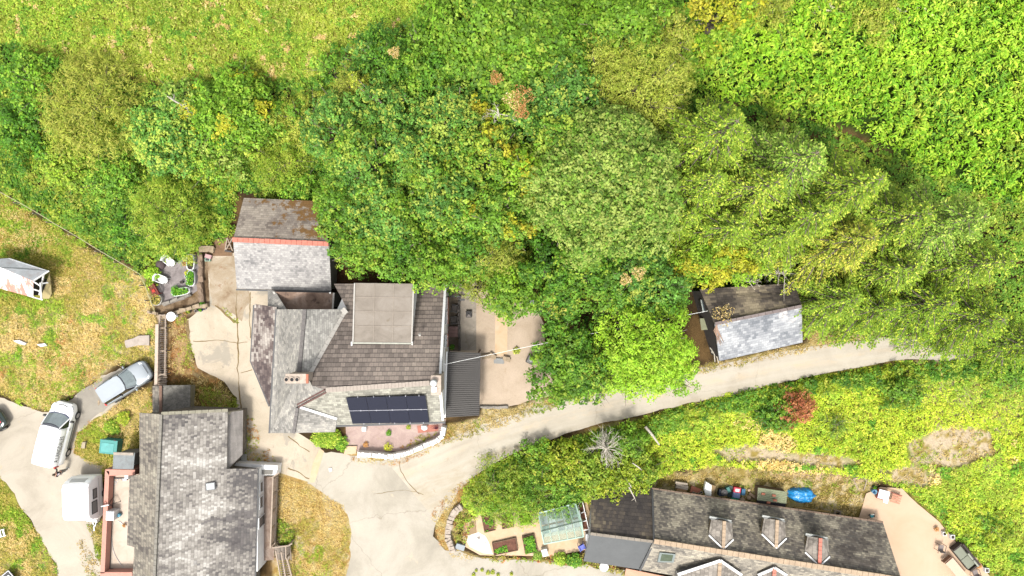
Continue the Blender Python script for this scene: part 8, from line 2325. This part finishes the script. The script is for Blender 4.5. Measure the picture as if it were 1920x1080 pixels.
cf(1850, 622, 46, 6, 'cond', 'low dark conifer branch mass over the far end of the lane')
broadleaf(155, 192, 100, 4.2, 'olive', 'yellowish olive larch on the left hillside', leaf=.30, asp=.16, acc=.3, lob=1.5, bright=1.1, group=W)
broadleaf(310, 405, 74, 4.0, 'bramb', 'soft bright green tree above the garden with white chairs', leaf=.22, asp=.24, acc=.2, lob=1.4, bright=1.1, group=W)
conifer(660, 140, 46, 8, 'cony', 'small soft yellowish conifer at the meadow edge')

# ---- hedge and bushes on the bank
B = 'bushes on the bank below the lane'
def bs(*a, **k): return broadleaf(*a, name='bush', cat='bush', group=B, **k)
bs(930, 925, 60, 2.2, 'grass', 'wispy green bush at the point of the hedge', leaf=.26, asp=.2, mixpal=('mid', .3))
bs(1000, 915, 62, 2.6, 'bramb', 'bush in the hedge above the raised beds', leaf=.2, asp=.35, mixpal=('mid', .4))
bs(975, 945, 48, 2.0, 'lime', 'light green bush overhanging the raised beds', leaf=.24, asp=.2)
bs(1060, 925, 52, 2.6, 'mid', 'dark green bush behind the greenhouse', leaf=.18)
bs(1060, 880, 52, 2.6, 'bank', 'yellow green bush in the wide part of the hedge', leaf=.18)
bs(1110, 890, 52, 2.8, 'bramb', 'bush left of the dead tree', leaf=.18)
bs(1150, 905, 44, 2.8, 'bank', 'yellow green bush leaning over the dark roof', leaf=.18)
bs(1195, 885, 48, 2.8, 'bank', 'bush at the right end of the hedge', leaf=.18, mixpal=('bramb', .4))
bs(1180, 830, 38, 3.0, 'vivid', 'fresh green bush right of the dead tree', leaf=.18)
bs(1010, 870, 44, 2.2, 'mid', 'bush at the lane side of the hedge', leaf=.18, mixpal=('bank', .3))
bs(1700, 735, 40, 2.0, 'mid', 'green bush below the lane near the right edge', leaf=.2)
bs(1900, 690, 46, 2.2, 'mid', 'dark green bush below the lane at the right edge', leaf=.18)
bs(1460, 780, 40, 1.8, 'mid', 'green bush left of the red shrub', leaf=.18, mixpal=('deep', .4))
bs(1500, 766, 35, 2.2, 'red', 'copper red shrub standing out on the bank', leaf=.16, acc=.3)
bs(1572, 797, 22, 1.5, 'conb', 'silvery green shrub right of the red shrub', leaf=.2, asp=.2)
bs(1860, 1000, 40, .8, 'bank', 'bush right of the terrace sofa', leaf=.18, mixpal=('mid', .4))
dead_branches('dead_tree', 'bare grey dead tree standing in the hedge', 1135, 838, 38, 4.0, 46, cat='dead tree')
dead_branches('dead_branches', 'bare brown twigs hanging over the top of the old slate shed', 1462, 512, 52, 5.2, 26, cat='dead branches', flatten=.3)
dead_branches('dead_branches', 'fine dead twigs above the left part of the shed roof', 1400, 528, 26, 4.6, 16, cat='dead branches', flatten=.3)
dead_branches('dead_branches', 'bare twigs showing through the centre of the wood', 935, 228, 26, 12.0, 16, cat='dead branches', flatten=.1)
dead_branches('dead_branches', 'bare twigs beside the orange spray on the left hillside', 335, 195, 16, 6.6, 12, cat='dead branches', flatten=.1)
dead_branches('dead_branches', 'dead roots and twigs right of the willow', 1275, 235, 18, 7.0, 12, cat='dead branches', flatten=.1)
def spray(px, py, z, r, pal, label, name='withered_spray'):
    r = r * .75; N = 220; c = P(px, py, z)
    a = RS.uniform(0, 6.28, N); q = np.sqrt(RS.rand(N)) * r / PM * (.5 + .5 * np.abs(np.cos(a * 1.5 + px)))
    cen = np.stack([np.cos(a) * q, np.sin(a) * q, RS.rand(N) * .4], 1)
    o = obj(name, leaf_mesh(name, cen, np.array([0, 0, 1.]) + RS.normal(size=(N, 3)) * .5, .14 * RS.uniform(.6, 1.2, N), tint(pal, N, RS.rand(N), .2) * .8, .45), None, c)
    return tag(o, label, 'withered branch')
zt_ = lambda x, y, h: ztree(x, y, h)
spray(980, 182, zt_(980, 182, 11.6), 26, 'rust', 'rusty orange withered spray in the upper wood')
spray(960, 188, zt_(960, 188, 11.4), 20, 'drygr', 'pale beige withered spray left of the orange one')
spray(978, 212, zt_(978, 212, 11.6), 16, 'rust', 'small orange withered spray below the larger one')
spray(930, 148, zt_(930, 148, 9.4), 16, 'rust', 'brown withered spray under the vivid tree')
spray(1172, 524, zt_(1172, 524, 10), 14, 'drygr', 'light brown withered leaves above the bare gap')
spray(1196, 512, zt_(1196, 512, 10), 16, 'drygr', 'curled tan withered twig right of the bare gap')
spray(352, 208, zt_(352, 208, 8.3), 22, 'yellow', 'orange yellow spray on the left hillside')
spray(424, 238, zt_(424, 238, 8.2), 26, 'yellow', 'yellow spray in the vivid hillside tree')
spray(740, 100, zt_(740, 100, 8.3), 14, 'drygr', 'whitish withered spray on the dark tree')
spray(1356, 590, 4.3, 30, 'drygr', 'brown dead bush growing on the ridge of the old shed', 'dead_bush')
